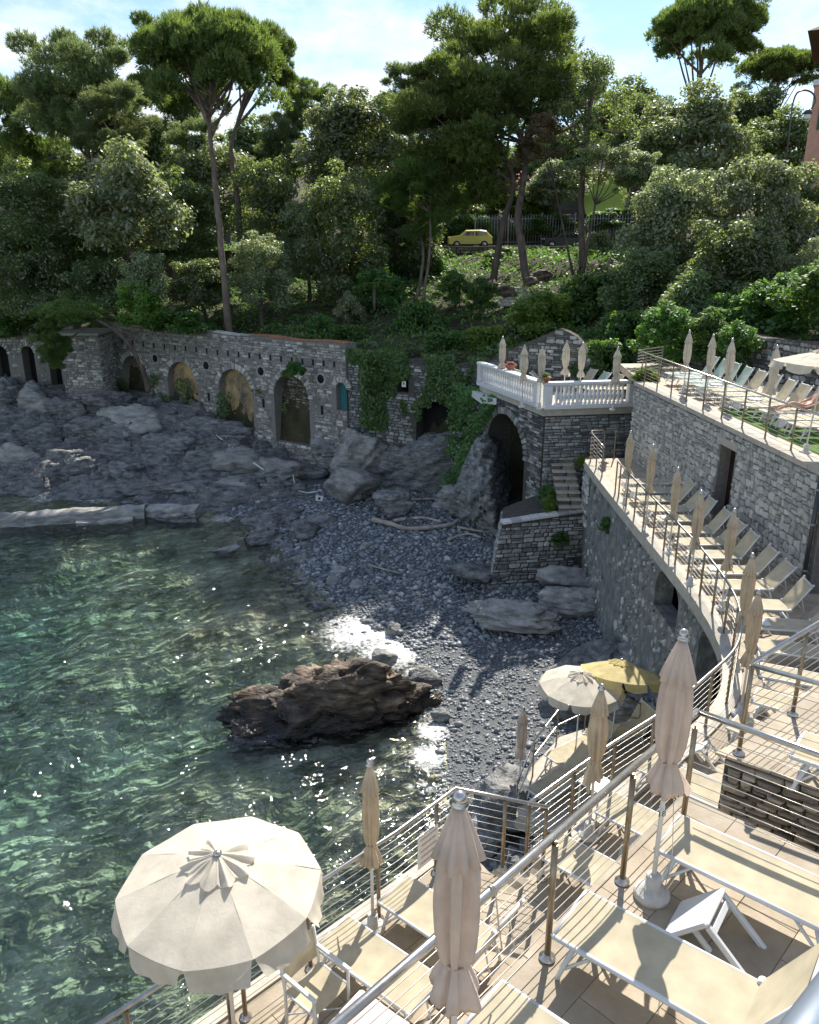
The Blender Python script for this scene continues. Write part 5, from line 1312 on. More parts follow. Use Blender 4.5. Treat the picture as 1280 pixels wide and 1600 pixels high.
# ------------------------------------------------------------------ parasols
def closed_meshes(seed, h=2.3, mat='canvas_closed', rr=1.0):
    g = random.Random(seed); d = {}
    ph = [g.uniform(0, 6.28) for _ in range(6)]; tw = g.uniform(-.9, .9)
    d['base'] = (MB().lathe([(.145, 0), (.145, .04), (.125, .06), (.066, .075), (.06, .21), (.045, .22), (.03, .22)], 24).mesh('base'), 'concrete_white')
    d['pole'] = (MB().tube([(0, 0, .1), (0, 0, h)], .019, 12).mesh('pole'), 'white_plastic')
    prof = [(.015, -.03), (.045, -.06), (.085, -.16), (.125, -.28), (.150, -.36), (.140, -.365)]
    def fl(q, i):
        return 1 + (.05 + .03 * i) * math.cos(10 * q + ph[0]) + .03 * math.sin(3 * q + ph[1])
    d['top_flap'] = (MB().lathe([(r * rr, h + z) for r, z in prof], 60, flute=fl).mesh('top_flap'), mat)
    prof = [(.060, -.25), (.100, -.33), (.122, -.45), (.125, -.60), (.118, -.75), (.108, -.90), (.088, -1.01), (.066, -1.06), (.088, -1.12), (.125, -1.20), (.150, -1.28), (.140, -1.32), (.06, -1.30)]
    def f2(q, i):
        t = i / 12; k = .16 + .12 * math.sin(t * 3.1)
        if i in (7,): k = .08
        return 1 + k * math.cos(6 * q + tw * t * 4 + ph[2]) + .10 * math.cos(10 * q - tw * t * 3 + ph[3]) + .08 * math.sin(2 * q + ph[4] + 2 * t) + (.05 + .05 * t) * math.sin(14 * q + ph[5] + tw * 2 * t)
    # more rings for soft folds
    zz = np.linspace(-.25, -1.32, 30); rz_ = np.interp(-zz, [-p[1] for p in prof[:-1]], [p[0] for p in prof[:-1]])
    pr2 = [(r * rr, h + z) for r, z in zip(rz_, zz)] + [(.05, h - 1.29)]
    mb = MB().lathe(pr2, 60, flute=lambda q, i: f2(q, i * 12 / 30))
    # a loose corner of cloth hanging at the tie
    vs = []
    for i in range(6):
        for j in range(5):
            vs.append((.09 * rr + .035 * j + .01 * math.sin(i * 2), -.05 + .022 * i + .012 * math.sin(j * 2.2), h - 1.08 - .05 * i * .5 - .055 * j - .02 * math.cos(i * 1.4)))
    mb.add(vs, [(i * 5 + j, i * 5 + j + 1, (i + 1) * 5 + j + 1, (i + 1) * 5 + j) for i in range(5) for j in range(4)], True)
    d['canopy'] = (mb.mesh('canopy'), mat)
    d['tie'] = (MB().tube([(.072 * rr * math.cos(q), .072 * rr * math.sin(q), h - 1.06 + .006 * math.sin(3 * q)) for q in [2 * math.pi * k / 16 for k in range(16)]], .009, 6, closed=True).mesh('tie'), mat)
    d['finial'] = (MB().lathe([(.012, -.04), (.045, -.03), (.052, -.015), (.036, -.008), (.040, .012), (.036, .03), (.022, .048), (.004, .054)], 16, Matrix.Translation((0, 0, h))).mesh('finial'), 'steel')
    return d
CM = {}
def closed_parasol(x, y, z, label, seed, mat='canvas_closed', h=2.3, rr=1.0, group='closed parasols', lean=(0, 0)):
    key = (seed % 4, mat, h, rr)
    if key not in CM:
        CM[key] = closed_meshes(seed, h, mat, rr)
        for k, (me, mt) in CM[key].items(): me.materials.append(M[mt])
    root = tag(empty('closed_parasol', (x, y, z), seed * 1.3), label, 'parasol', group)
    root.rotation_euler = (lean[0], lean[1], seed * 1.3)
    for k, (me, mt) in CM[key].items(): link(me.name.split('.')[0], me, None, root)
    return root
p = onz(1018, 1400, UP)
um = closed_parasol(p.x, p.y, UP, 'tall near closed parasol in pinkish canvas with numbered pole', 0, 'canvas_pink', 2.36, .80, 'near closed parasols')
fc = bpy.data.curves.new('number', 'FONT'); fc.body = '18'; fc.size = .075; fc.align_x = 'CENTER'; fc.extrude = .0004
fc.materials.append(M['ink']); fo_ = bpy.data.objects.new('number_src', fc); COL.objects.link(fo_); bpy.context.view_layer.update()
nm_ = bpy.data.meshes.new_from_object(fo_.evaluated_get(bpy.context.evaluated_depsgraph_get())); bpy.data.objects.remove(fo_)
if not nm_.materials: nm_.materials.append(M['ink'])
no_ = link('number', nm_, None, um)
no_.matrix_parent_inverse = Matrix.Rotation(-um.rotation_euler.z, 4, 'Z'); no_.location = (-.006, -.0215, .80); no_.rotation_euler = (R(90), 0, R(12))
lb_ = MB().tube([(0, 0, .78), (0, 0, .88)], .0205, 14).build('number_band', M['sign_white'], um)
p = onz(718, 1250, UP + 2.36); closed_parasol(p.x, p.y, UP, 'near closed parasol in pinkish canvas at the bottom centre', 1, 'canvas_pink', 2.36, .84, 'near closed parasols')
p = onz(563, 1190, LOW + 2.25); q = onz(588, 1450, LOW)
closed_parasol(-.42, 7.04, LOW, 'slim closed cream parasol leaning at the sea rail', 2, 'canvas_closed', 2.25, .62, 'closed parasols', (0, 0))
closed_parasol(2.38, 8.55, LOW, 'closed cream parasol between the loungers left of the tall near one', 3, 'canvas_closed', 2.25, .72)
for k, (u, v) in enumerate([(986, 675), (1021, 697), (1060, 733), (1096, 769), (1148, 798), (1176, 868), (1186, 925)]):
    p = onz(u, v, LOW + 2.25)
    closed_parasol(p.x, p.y, LOW, 'closed cream parasol on the curved deck, %s from the far end' % ORD[k], k, 'canvas_closed', 2.25, .72)
for k, (u, v) in enumerate([(1078, 518), (1115, 524), (1145, 531), (1215, 542)]):
    p = onz(u, v, EUP + 2.02)
    closed_parasol(p.x, p.y, EUP, 'closed white parasol on the upper terrace, %s from the left' % ORD[k], k + 1, 'canvas', 2.02, .8)
for k, (u, v) in enumerate([(786, 527), (820, 541), (848, 543), (886, 534), (911, 537), (966, 544)]):
    p = onz(u, v, GAR + 2.4)
    closed_parasol(p.x, p.y, GAR, 'closed cream parasol on the balustrade terrace, %s from the left' % ORD[k], k + 2, 'canvas', 2.4, 1.0)
closed_parasol(2.62, 15.75, LEDGE - .3, 'closed pinkish parasol standing at the tip of the bathing ledge', 1, 'canvas_pink', 2.25, .8)

def open_meshes(Rr=.92, drop=.30, n=10, h=2.35):
    d = {}; g = random.Random(4)
    d['base'] = (MB().lathe([(.145, 0), (.145, .04), (.125, .06), (.066, .075), (.06, .21), (.045, .22), (.03, .22)], 24).mesh('base'), 'concrete_white')
    d['pole'] = (MB().tube([(0, 0, .1), (0, 0, h)], .019, 12).mesh('pole'), 'white_plastic')
    S = 8; RS = 9; vs = []; fs = []
    for k in range(n):
        b = len(vs)
        for i in range(S + 1):
            th = 2 * math.pi * (k + i / S) / n; c = math.sin(math.pi * i / S)
            for j in range(RS + 1):
                t = j / RS; r = Rr * t * (1 - .035 * c * t)
                z = h - drop * t ** 1.15 - .020 * c * t * (1 - .4 * t) + .004 * math.sin(9 * t + k)
                vs.append((r * math.cos(th), r * math.sin(th), z))
        for i in range(S):
            for j in range(RS): fs.append((b + i * (RS + 1) + j, b + i * (RS + 1) + j + 1, b + (i + 1) * (RS + 1) + j + 1, b + (i + 1) * (RS + 1) + j))
    d['canopy'] = (MB().add(vs, fs, True).mesh('canopy'), 'canvas')
    # hanging flaps, one per panel, loose at the corners
    fl = []
    for k in range(n):
        m = MB(); v = []; cu = g.uniform(-.5, 1.3); cu2 = g.uniform(-.8, 1.0)
        for i in range(S + 1):
            e = i / S; th = 2 * math.pi * (k + .02 + .96 * e) / n; c = math.sin(math.pi * e)
            r = Rr * (1 - .035 * c); z = h - drop - .020 * c * .6 - .002
            for j in range(5):
                t = j / 4; out = (.02 + .03 * abs(cu2)) * t + .05 * t * t * (cu * (1 - e) + cu2 * e) + .014 * math.sin(e * 14 + k) * t
                v.append(((r + out) * math.cos(th + (e - .5) * -.11 * t), (r + out) * math.sin(th + (e - .5) * -.11 * t), z - (.15 + .05 * c) * t * (1 - .12 * abs(cu) * (1 - e))))
        m.add(v, [(i * 5 + j, i * 5 + j + 1, (i + 1) * 5 + j + 1, (i + 1) * 5 + j) for i in range(S) for j in range(4)], True)
        d['flap%d' % k] = (m.mesh('flap'), 'canvas')
    # ruffled vent cap shaped like a flower
    v = []; S2 = 160; RR = 8
    for i in range(S2):
        th = 2 * math.pi * i / S2; c = abs(1 - 2 * ((n * i / S2) % 1.0))
        for j in range(RR + 1):
            t = j / RR; r = (.02 + (.235 + .075 * c) * t)
            z = h + .034 - .016 * t - drop * (r / Rr) ** 1.15 + (.013 * math.cos(n * th) + .010 * math.cos(2 * n * th + .8) + .004 * math.cos(4 * n * th)) * min(1, t * 1.6) + .004 * math.sin(5 * th + 7 * t)
            v.append((r * math.cos(th), r * math.sin(th), z))
    f = [(i * (RR + 1) + j, i * (RR + 1) + j + 1, ((i + 1) % S2) * (RR + 1) + j + 1, ((i + 1) % S2) * (RR + 1) + j) for i in range(S2) for j in range(RR)]
    d['vent_cap'] = (MB().add(v, f, True).mesh('vent_cap'), 'canvas')
    d['finial'] = (MB().lathe([(.035, .03), (.038, .045), (.02, .06), (.004, .065)], 14, Matrix.Translation((0, 0, h))).mesh('finial'), 'steel')
    d['hub'] = (MB().lathe([(.034, -.62), (.034, -.55)], 12, Matrix.Translation((0, 0, h))).mesh('hub'), 'white_plastic')
    for k in range(n):
        th = 2 * math.pi * k / n; c, s = math.cos(th), math.sin(th)
        d['rib%d' % k] = (MB().tube([(.03 * c, .03 * s, h - .02), (Rr * .55 * c, Rr * .55 * s, h - drop * .5 - .012), (Rr * .98 * c, Rr * .98 * s, h - drop - .006)], .006, 5).tube([(.03 * c, .03 * s, h - .58), (Rr * .5 * c, Rr * .5 * s, h - drop * .45 - .01)], .005, 5).mesh('rib'), 'white_plastic')
    return d
OM = {}
def open_parasol(x, y, z, label, mat='canvas', rz=0.0, tilt=(0, 0), h=2.35, Rr=.92):
    key = (mat, h, Rr)
    if key not in OM:
        OM[key] = open_meshes(Rr, h=h)
        for k, (me, mt) in OM[key].items(): me.materials.append(M[mat if mt == 'canvas' else mt])
    root = tag(empty('open_parasol', (x, y, z)), label, 'parasol', 'open parasols'); root.rotation_euler = (tilt[0], tilt[1], rz)
    for k, (me, mt) in OM[key].items(): link(me.name.split('.')[0], me, None, root)
    return root
p = onz(340, 1333, LOW + 2.42); open_parasol(p.x, p.y, LOW, 'large open cream parasol with ruffled top over the water rail', 'canvas', .2, h=2.38, Rr=.885)
tg = MB().box((0, 0, 0), (.055, .004, .09)).build('tag_card', M['sign_white']); tg.location = (p.x - .01, p.y - .03, LOW + 1.45)
tag(tg, 'small white card tied to the pole of the big open parasol', 'card')
p = onz(909, 1052, LEDGE + 2.4); open_parasol(p.x, p.y, LEDGE, 'open cream parasol on the bathing ledge', 'canvas', .5, h=2.38, Rr=.98)
p = onz(965, 1042, LEDGE + 2.6); open_parasol(p.x, p.y, LEDGE, 'open yellow parasol tilted behind the cream one on the ledge', 'canvas_yellow', .1, (R(-14), R(8)), h=2.5, Rr=.98)
p = onz(1284, 548, EUP + 2.4); open_parasol(p.x, p.y, EUP, 'open white parasol on the upper terrace at the right edge', 'canvas', .3, (0, R(4)), h=2.4, Rr=1.1)

# ------------------------------------------------------------------ folding chair and tables
ch = tag(empty('folding_chair', (-.93, 5.93, LOW), R(-40)), 'folding armchair with olive canvas under the big open parasol', 'chair')
w = .23
for s in (-1, 1):
    MB().tube([(-.20, s * w, 0), (-.20, s * w, .44), (-.26, s * w, .86)], .016, 8).build('rear_leg', M['white_plastic'], ch)
    MB().tube([(.22, s * w, 0), (.22, s * w, .62)], .016, 8).build('front_leg', M['white_plastic'], ch)
    MB().box((.0, s * w, .635), (.50, .045, .028), bev=.008).build('armrest', M['white_plastic'], ch)
    MB().tube([(-.20, s * w, .42), (.22, s * w, .42)], .014, 8).build('side_rail', M['white_plastic'], ch)
def sheet(fn, nx, ny): return MB().add([fn(i / nx, j / ny) for j in range(ny + 1) for i in range(nx + 1)], [(j * (nx + 1) + i, j * (nx + 1) + i + 1, (j + 1) * (nx + 1) + i + 1, (j + 1) * (nx + 1) + i) for j in range(ny) for i in range(nx)], True)
sheet(lambda a, b: (-.20 + .42 * a, -w + 2 * w * b, .43 - .03 * math.sin(math.pi * b)), 6, 6).build('seat', M['sling'], ch)
sheet(lambda a, b: (-.205 - .055 * a - .02 * math.sin(math.pi * b), -w + 2 * w * b, .50 + .34 * a), 5, 6).build('backrest', M['sling'], ch)
MB().tube([(-.2, -w, .12), (.22, w, .12)], .010, 6).tube([(-.2, w, .12), (.22, -w, .12)], .010, 6).build('crossbar', M['white_plastic'], ch)

def tilted_table(x, y, z, rz, label, sc=1.0):
    root = tag(empty('side_table', (x, y, z), rz), label, 'table', 'white low tables tipped on edge'); root.scale = (sc, sc, sc)
    W, T, Ll = .40, .035, .44; t = R(47)
    m_ = Matrix.Translation((0, 0, W * math.sin(t) / 2 + .012)) @ Matrix.Rotation(-t, 4, 'Y')
    MB().box((0, 0, 0), (W, W, T), m_, bev=.012).build('table_top', M['white_plastic'], root)
    for s in (-1, 1):
        MB().box((W / 2 - .03, s * (W / 2 - .03), -Ll / 2 - T / 2), (.04, .04, Ll), m_, bev=.008).build('leg', M['white_plastic'], root)
    MB().box((0, -(W / 2 - .10), -.10 - T / 2), (.036, .036, .20), m_, bev=.008).build('brace', M['white_plastic'], root)
    MB().box((W / 2 - .03, 0, -.07), (.02, W - .1, .05), m_, bev=.005).build('rail', M['white_plastic'], root)
    return root
p = onz(1088, 1432, UP + .15); tilted_table(p.x - .02, p.y, UP, R(-37), 'white low table tipped on edge between the two near loungers', 1.12)
for k, (u, v, z, s, lab) in enumerate([(1090, 1165, LOW + .2, .9, 'white tipped table beside the tall near parasol'), (1195, 1098, LOW + .2, .9, 'white tipped table beyond the corner deck railing'), (672, 1420, LOW + .2, .9, 'white tipped table between the sea rail loungers'),
                                     (985, 1318, LOW + .2, .9, 'white tipped table behind the foreground rail posts')]):
    p = onz(u, v, z); tilted_table(p.x, p.y, LOW, R(-42 + 7 * k), lab, s)
p = onz(932, 1222, LOW + .45)
tb = tag(empty('side_table', (p.x, p.y, LOW), R(40)), 'upright small white table at the curved rail', 'table')
MB().box((0, 0, .44), (.36, .36, .03), bev=.01).build('table_top', M['white_plastic'], tb)
for sx in (-1, 1):
    for sy in (-1, 1): MB().tube([(sx * .15, sy * .15, .42), (sx * .16, sy * .16, 0)], .014, 8).build('leg', M['white_plastic'], tb)
for k, (d, q, an) in enumerate(row[::-1]):
    if k % 2 == 1 and k < 13:
        n = Vector((math.cos(an), math.sin(an))); t = Vector((-n.y, n.x)); pq = q + n * .25 + t * .45
        tilted_table(pq.x, pq.y, LOW, an + .3 * math.sin(k), 'white tipped table between curved deck loungers, %s from the far end' % ORD[k // 2], .82)
for k, aa in enumerate((2.6, 5.2, 7.75)):
    p = Vector(efp(aa, -1.35, 0)); tilted_table(p.x, p.y, EUP + .012, R(10 * k), 'white tipped table on the upper terrace, %s from the far end' % ORD[k], .9)

# notice boards, rope end, planters
nb = tag(empty('notice_board', (*onz(672, 1345, LOW + .4)[:2], LOW)), 'faded white notice board hung inside the sea rail', 'sign')
pa = along(RB1, length(RB1[:3]) - .78); pb_ = along(RB1, length(RB1[:3]) - .42)
u_, l_ = dirn(pa, pb_); ag = math.atan2(u_[1], u_[0]); nb.location = (pa[0] + .04, pa[1] - .04, LOW); nb.rotation_euler.z = ag
MB().box((l_ / 2, -.03, .62), (l_, .015, .45), bev=.004).build('board', M['sign_white'], nb)
for k in range(5): MB().box((l_ / 2, -.041, .80 - .085 * k), (l_ * (.8 - .1 * (k % 2)), .003, .022)).build('text_line', M['ink_faded'], nb)
for k, (u, v) in enumerate([(798, 577), (851, 597)]):
    p = onz(u, v, 8.07)
    pl_ = tag(empty('flower_pot', (p.x, p.y, 8.07)), ('terracotta bowl of flowers halfway along the balustrade', 'terracotta bowl of plants on the balustrade corner')[k], 'flower pot', 'terracotta pots')
    MB().lathe([(.14, 0), (.22, .12), (.26, .2), (.24, .2)], 18).build('pot', M['terracotta'], pl_)
    POTS = globals().setdefault('POTS', []); POTS.append(pl_)
sh_ = MB().box((0, 0, 0), (.5, .3, .05), bev=.02).build('red_bag', M['red_cloth']); p = onz(1108, 1098, 2.2); sh_.location = (p.x, p.y, 2.2); 
bpy.data.objects.remove(sh_)

# rope knotted round the foreground handrail
rp_ = []
c0 = Vector((*along(RA1, length(RA1) - 2.93), UP + 1.07))
for k in range(40):
    q = k / 39 * 6.28 * 2.2; rp_.append(c0 + Vector((.026 * math.cos(q) * .7 + .02 * k / 39, .026 * math.cos(q) * -.7 + .02 * k / 39, .036 * math.sin(q))))
rp_ += [c0 + Vector((.04, -.02, -.06)), c0 + Vector((.06, -.05, -.25)), c0 + Vector((.09, -.02, -.45))]
ro = MB().tube(rp_, .006, 6).build('rope', M['cable']); tag(ro, 'thin grey rope knotted round the foreground handrail', 'rope')
# halyard beside the numbered pole
p = onz(1018, 1400, UP)
st_ = MB().tube([(p.x + .06, p.y - .03, UP + 1.05), (p.x + .10, p.y - .06, UP + .5), (p.x + .08, p.y - .05, UP + .12)], .0035, 5).build('cord', M['cable']); tag(st_, 'thin cord hanging beside the numbered parasol pole', 'cord')
# ------------------------------------------------------------------ foliage
def unit(v): return v / np.maximum(np.linalg.norm(v, axis=-1, keepdims=True), 1e-9)
def leaf_quads(C, N, S, g, asp=.5, tone=None):
    n = len(C); r = unit(g.normal(size=(n, 3))); T = unit(np.cross(N, r)); Bv = np.cross(N, T)
    s = S[:, None]
    k = .25 * s
    V = np.stack([C - T * s, C + Bv * s * asp - N * k * .5, C + T * s - N * k, C - Bv * s * asp - N * k * .5], 1).reshape(-1, 3)
    F = np.arange(4 * n).reshape(n, 4)
    if tone is None: tone = g.random(n)
    return V, F, np.repeat(np.clip(tone, 0, 1), 4)
def sphere_pts(n, g): return unit(g.normal(size=(n, 3)))
def broad_crown(seed, nclump=58, leaves=24000, size=.030, flat=1.0, open_=0.0):
    """crown of unit half-width made of leaf clumps: uneven outline, gaps between clumps"""
    g = np.random.default_rng(seed)
    nclump = int(nclump * max(flat, .9))
    d = sphere_pts(nclump, g); d[:, 2] = np.where(d[:, 2] < -.6, -d[:, 2], d[:, 2])
    lob = 1 + .30 * fbm(d * 1.7 + seed, 2, seed)
    rad = g.uniform(.42, .84, nclump) * lob
    CC = d * rad[:, None] * np.array([1, 1, flat]); CR = g.uniform(.13, .28, nclump) * (1 - .2 * open_)
    pk = CR ** 2 / (CR ** 2).sum(); k = g.choice(nclump, leaves, p=pk); w = CR[k]
    sd = sphere_pts(leaves, g); sd[:, 2] = np.where(g.random(leaves) < .35, np.abs(sd[:, 2]), sd[:, 2])
    rr = w * np.clip(g.normal(.84, .20, leaves), .2, 1.25)
    C = CC[k] + sd * rr[:, None] * np.array([1, 1, .72])
    ni = int(leaves * .05 * (1 - open_)); C[:ni] = sphere_pts(ni, g) * g.uniform(.1, .55, (ni, 1)) * np.array([1, 1, flat])
    N = unit(sd * .55 + np.array([0, 0, .75]) + g.normal(size=(leaves, 3)) * .5)
    ct = g.normal(0, .18, nclump)[k]
    tone = .42 + ct + g.normal(0, .2, leaves)
    V, F, T = leaf_quads(C, N, size * g.uniform(.6, 1.4, leaves), g, .55, tone)
    return np_mesh('crown', V, F, attr={'tone': T}), CC
def pine_tufts(C, D, ln, wd, g, per=6, tone=None):
    n = len(C); C = np.repeat(C, per, 0); D = np.repeat(D, per, 0)
    m = n * per; dr = unit(D + g.normal(size=(m, 3)) * .55); L_ = ln * g.uniform(.6, 1.3, (m, 1)); sd = unit(np.cross(dr, g.normal(size=(m, 3)))) * wd
    C = C + g.normal(size=(m, 3)) * ln * .15
    V = np.stack([C - sd, C + sd, C + dr * L_], 1).reshape(-1, 3)
    t = np.repeat(g.random(n) * .6 + .2, per) if tone is None else np.repeat(tone, per)
    return V, np.arange(3 * m).reshape(m, 3), np.repeat(np.clip(t + g.normal(0, .12, m), 0, 1), 3)
def umbrella_crown(seed, pads=90, tufts=17000):
    """stone pine: a broad flattened dome of dense needle pads, hollow below"""
    g = np.random.default_rng(seed)
    a = g.uniform(0, 6.283, pads); r = np.sqrt(g.random(pads)) * .86
    z = .55 * np.sqrt(np.clip(1 - (r / .98) ** 2, 0, 1)) - .12 + g.normal(0, .05, pads)
    low = g.random(pads) < .34; z = np.where(low, z - g.uniform(.12, .42, pads), z)
    CC = np.stack([r * np.cos(a), r * np.sin(a), z], -1); CR = g.uniform(.15, .26, pads)
    k = g.integers(0, pads, tufts); d = sphere_pts(tufts, g); d[:, 2] = np.abs(d[:, 2]) * 1.0 - .25 * (g.random(tufts) < .3)
    C = CC[k] + d * (CR[k] * g.uniform(.75, 1.05, tufts))[:, None] * np.array([1, 1, .62])
    D = unit(d + np.array([0, 0, .6]))
    V, F, T = pine_tufts(C, D, .055, .0075, g, 6, np.clip(.45 + g.normal(0, .15, pads)[k] + g.normal(0, .1, tufts), 0, 1))
    return np_mesh('crown', V, F, attr={'tone': T}), CC - np.array([0, 0, .10])
def aleppo_crown(seed, pads=56, tufts=15000, droop=.0, spread=.36):
    """loose pine: ragged pads of needles on separate branches with sky between"""
    g = np.random.default_rng(seed)
    d = sphere_pts(pads, g); rad = g.uniform(.35, .92, pads)
    CC = d * rad[:, None]; CC[:, 2] = CC[:, 2] * .95 - droop * (CC[:, 0] ** 2 + CC[:, 1] ** 2)
    CR = g.uniform(.14, .30, pads) * (spread / .36)
    k = g.integers(0, pads, tufts); dd = sphere_pts(tufts, g)
    C = CC[k] + dd * (CR[k] * np.sqrt(g.uniform(.15, 1.1, tufts)))[:, None] * np.array([1, 1, .55])
    C += .05 * np.stack([fbm(C * 5, 2, seed), fbm(C * 5 + 9, 2, seed), fbm(C * 5 + 21, 2, seed)], -1)
    D = unit(dd * .6 + d[k] * .5 + np.array([0, 0, .45]))
    V, F, T = pine_tufts(C, D, .060, .0065, g, 6, np.clip(.45 + g.normal(0, .17, pads)[k] + g.normal(0, .1, tufts), 0, 1))
    return np_mesh('crown', V, F, attr={'tone': T}), CC
PROTO = {}
def proto(kind, var, flat=1.0):
    key = (kind, var, flat)
    if key not in PROTO:
        s = 100 + 37 * var + sum(map(ord, kind)) + int(flat * 10)
        if kind in ('oak', 'silver'): q = broad_crown(s, 60, 24000, .031, flat)
        elif kind == 'open': q = broad_crown(s, 44, 13000, .024, flat, open_=.9)
        elif kind == 'bush': q = broad_crown(s, 44, 11000, .044, flat)
        elif kind == 'umbrella': q = umbrella_crown(s)
        elif kind == 'aleppo': q = aleppo_crown(s)
        elif kind == 'soft': q = aleppo_crown(s, 60, 15000, .05)
        q[0].materials.append(None)
        PROTO[key] = q
    return PROTO[key]
def crown_obj(kind, var, mat, root, ratio=1.0):
    """returns crown, clump centres and the height of the shape per unit of half-width"""
    flat = 1.0
    if kind in ('oak', 'silver'): flat = min((.8, 1.15, 1.6), key=lambda f: abs(f - ratio)); var = var % 2
    elif kind in ('bush', 'open'): flat = min((.7, 1.2), key=lambda f: abs(f - ratio)); var = var % 2
    if kind == 'silver': var = var % 2
    me, cc = proto('oak' if kind == 'silver' else kind, var, flat)
    o = link('crown', me, None, root); o.material_slots[0].link = 'OBJECT'; o.material_slots[0].material = M[mat]
    return o, cc, flat
def trunk_mesh(base, mids, tip, r0, limbs, g, r1=None):
    mb = MB(); pts = [Vector(base)] + [Vector(m) for m in mids] + [Vector(tip)]
    cv = catmull(pts, 5); n = len(cv); r1 = r1 or r0 * .35
    for i, p in enumerate(cv[1:-1]): p += Vector((g.gauss(0, r0 * .15), g.gauss(0, r0 * .15), 0))
    mb.tube(cv, [r0 * (1.25 if i == 0 else 1) * (1 - i / (n - 1)) + r1 * i / (n - 1) for i in range(n)], 10)
    for (t, end, rr) in limbs:
        a = cv[min(int(t * (n - 1)), n - 1)]; e = Vector(end); m = (a + e) / 2 + Vector((g.gauss(0, .1), g.gauss(0, .1), -.03 * (e - a).length + g.gauss(0, .08)))
        mb.tube(catmull([a, m, e], 4), [rr * (1 - .75 * i / 8) for i in range(9)], 6)
    return mb.mesh('trunk')
TREES = []
def tree(kind, u, vtop, d, wpx, hpx, label, mat=None, var=0, trunk=None, r=.16, name='tree', bark='bark', cat='tree', group='trees on the hillside', deep=1.0, foot=None, lim=9, spin=None):
    """a tree d metres out whose crown top and width were surveyed in the photograph"""
    top = aty(u, vtop, d); sc = depth_of(top) / FPX; W, H = wpx * sc / 2, hpx * sc / 2
    g = random.Random(len(TREES) * 7 + 1)
    kz = {'umbrella': .52, 'aleppo': 1.0, 'soft': 1.0}.get(kind, .98)
    cen = Vector((top.x, d, top.z - H))
    if foot is None: fx, fy = top.x + g.uniform(-.2, .2), d + .2
    else:
        f_ = aty(foot[0], foot[1], foot[2]); fx, fy = f_.x, foot[2]
    if foot is None and trunk is not False:
        for _ in range(14):                       # rooted on the slope, not on the rocks in front of the walls
            if gz(fx, fy) > 7.2: break
            fy += .5
    fz = gz(fx, fy) - .15
    root = tag(empty(name, (fx, fy, fz)), label, cat, group)
    o, cc, fl_ = crown_obj(kind, var, mat or {'oak': 'leaf_oak', 'silver': 'leaf_silver', 'open': 'leaf_oak', 'bush': 'leaf_green', 'umbrella': 'needle', 'aleppo': 'needle', 'soft': 'needle_soft'}[kind], root, H / W)
    off = cen - Vector((fx, fy, fz))
    if kind == 'umbrella': off.z += H - H / .55 * .48; hz = H / .55
    else: hz = H / fl_
    o.location = off; o.scale = (W, W * deep, hz); sp = g.uniform(0, 6.28) if spin is None else spin
    o.rotation_euler = (0, 0, 0)
    sx = 1 if g.random() < .5 else -1; o.scale[0] *= sx
    if trunk is not False:
        mids = [Vector(m) - Vector((fx, fy, fz)) for m in (trunk or [])]
        pool = [i for i in range(len(cc)) if kind != 'umbrella' or cc[i][2] > .02]
        sel = g.sample(pool, min(lim, len(pool)))
        limbs = [(g.uniform(.72, .92) if kind == 'umbrella' else g.uniform(.55, .95), off + Vector((cc[i][0] * W * sx, cc[i][1] * W * deep, cc[i][2] * hz)), r * .42) for i in sel]
        tip = off + Vector((0, 0, -.1 * H if kind == 'umbrella' else .35 * H))
        me = trunk_mesh((0, 0, 0), mids, tip, r, limbs, g)
        link('trunk', me, M[bark], root)
    TREES.append(root)
    return root

# --- the tall trees against the sky
tree('soft', 112, 12, 64, 225, 250, 'tall loose pine at the upper left against the sky', var=0, r=.24, bark='bark_pine', name='pine_tree')
tree('soft', 172, 120, 60, 140, 125, 'drooping pale pine branch crown right of the tall left pine', var=1, r=.15, bark='bark_pine', name='pine_tree')
tree('aleppo', 22, 95, 70, 150, 190, 'dark pine crown at the left edge below the skyline', var=0, r=.2, bark='bark_pine', name='pine_tree')
tree('aleppo', 268, 8, 82, 190, 190, 'dark blue green pine behind the umbrella pine', var=1, r=.25, bark='bark_pine', name='pine_tree')
tree('umbrella', 326, 36, 50, 232, 175, 'tall umbrella pine with a bare leaning trunk above the arcade', var=0, r=.24, bark='bark_pine', name='umbrella_pine', foot=(359, 522, 50), trunk=[aty(349, 430, 50), aty(338, 300, 50), aty(328, 200, 50)], lim=18)
tree('umbrella', 400, 52, 60, 130, 120, 'second umbrella pine with its trunk behind the first one', var=1, r=.24, bark='bark_pine', name='umbrella_pine', foot=(378, 380, 60), trunk=[aty(370, 300, 60), aty(363, 220, 60)], lim=14)
tree('soft', 300, 176, 68, 120, 130, 'soft pale pine below the umbrella pine crown', var=1, r=.14, bark='bark_pine', name='pine_tree')
tree('soft', 440, 160, 90, 90, 110, 'small rounded pine on the skyline right of the umbrella pines', var=0, r=.14, bark='bark_pine', name='pine_tree')
tree('aleppo', 484, 106, 92, 95, 110, 'small dark pine on the skyline over the silvery tree', var=2, r=.14, bark='bark_pine', name='pine_tree')
tree('aleppo', 720, 60, 56, 250, 260, 'broad dark pine in the middle with drooping branches', var=0, r=.26, bark='bark', name='pine_tree', foot=(768, 432, 54), trunk=[aty(785, 350, 54), aty(800, 270, 55)], lim=18)
tree('aleppo', 790, -60, 58, 285, 300, 'tallest pine in the middle running out of the top edge', var=2, r=.28, bark='bark', name='pine_tree', foot=(828, 445, 52), trunk=[aty(810, 340, 53), aty(822, 250, 55), aty(805, 180, 57)], lim=18)
tree('soft', 640, 90, 60, 110, 120, 'ragged pine branches left of the broad dark pine', var=1, r=.12, bark='bark', name='pine_tree')
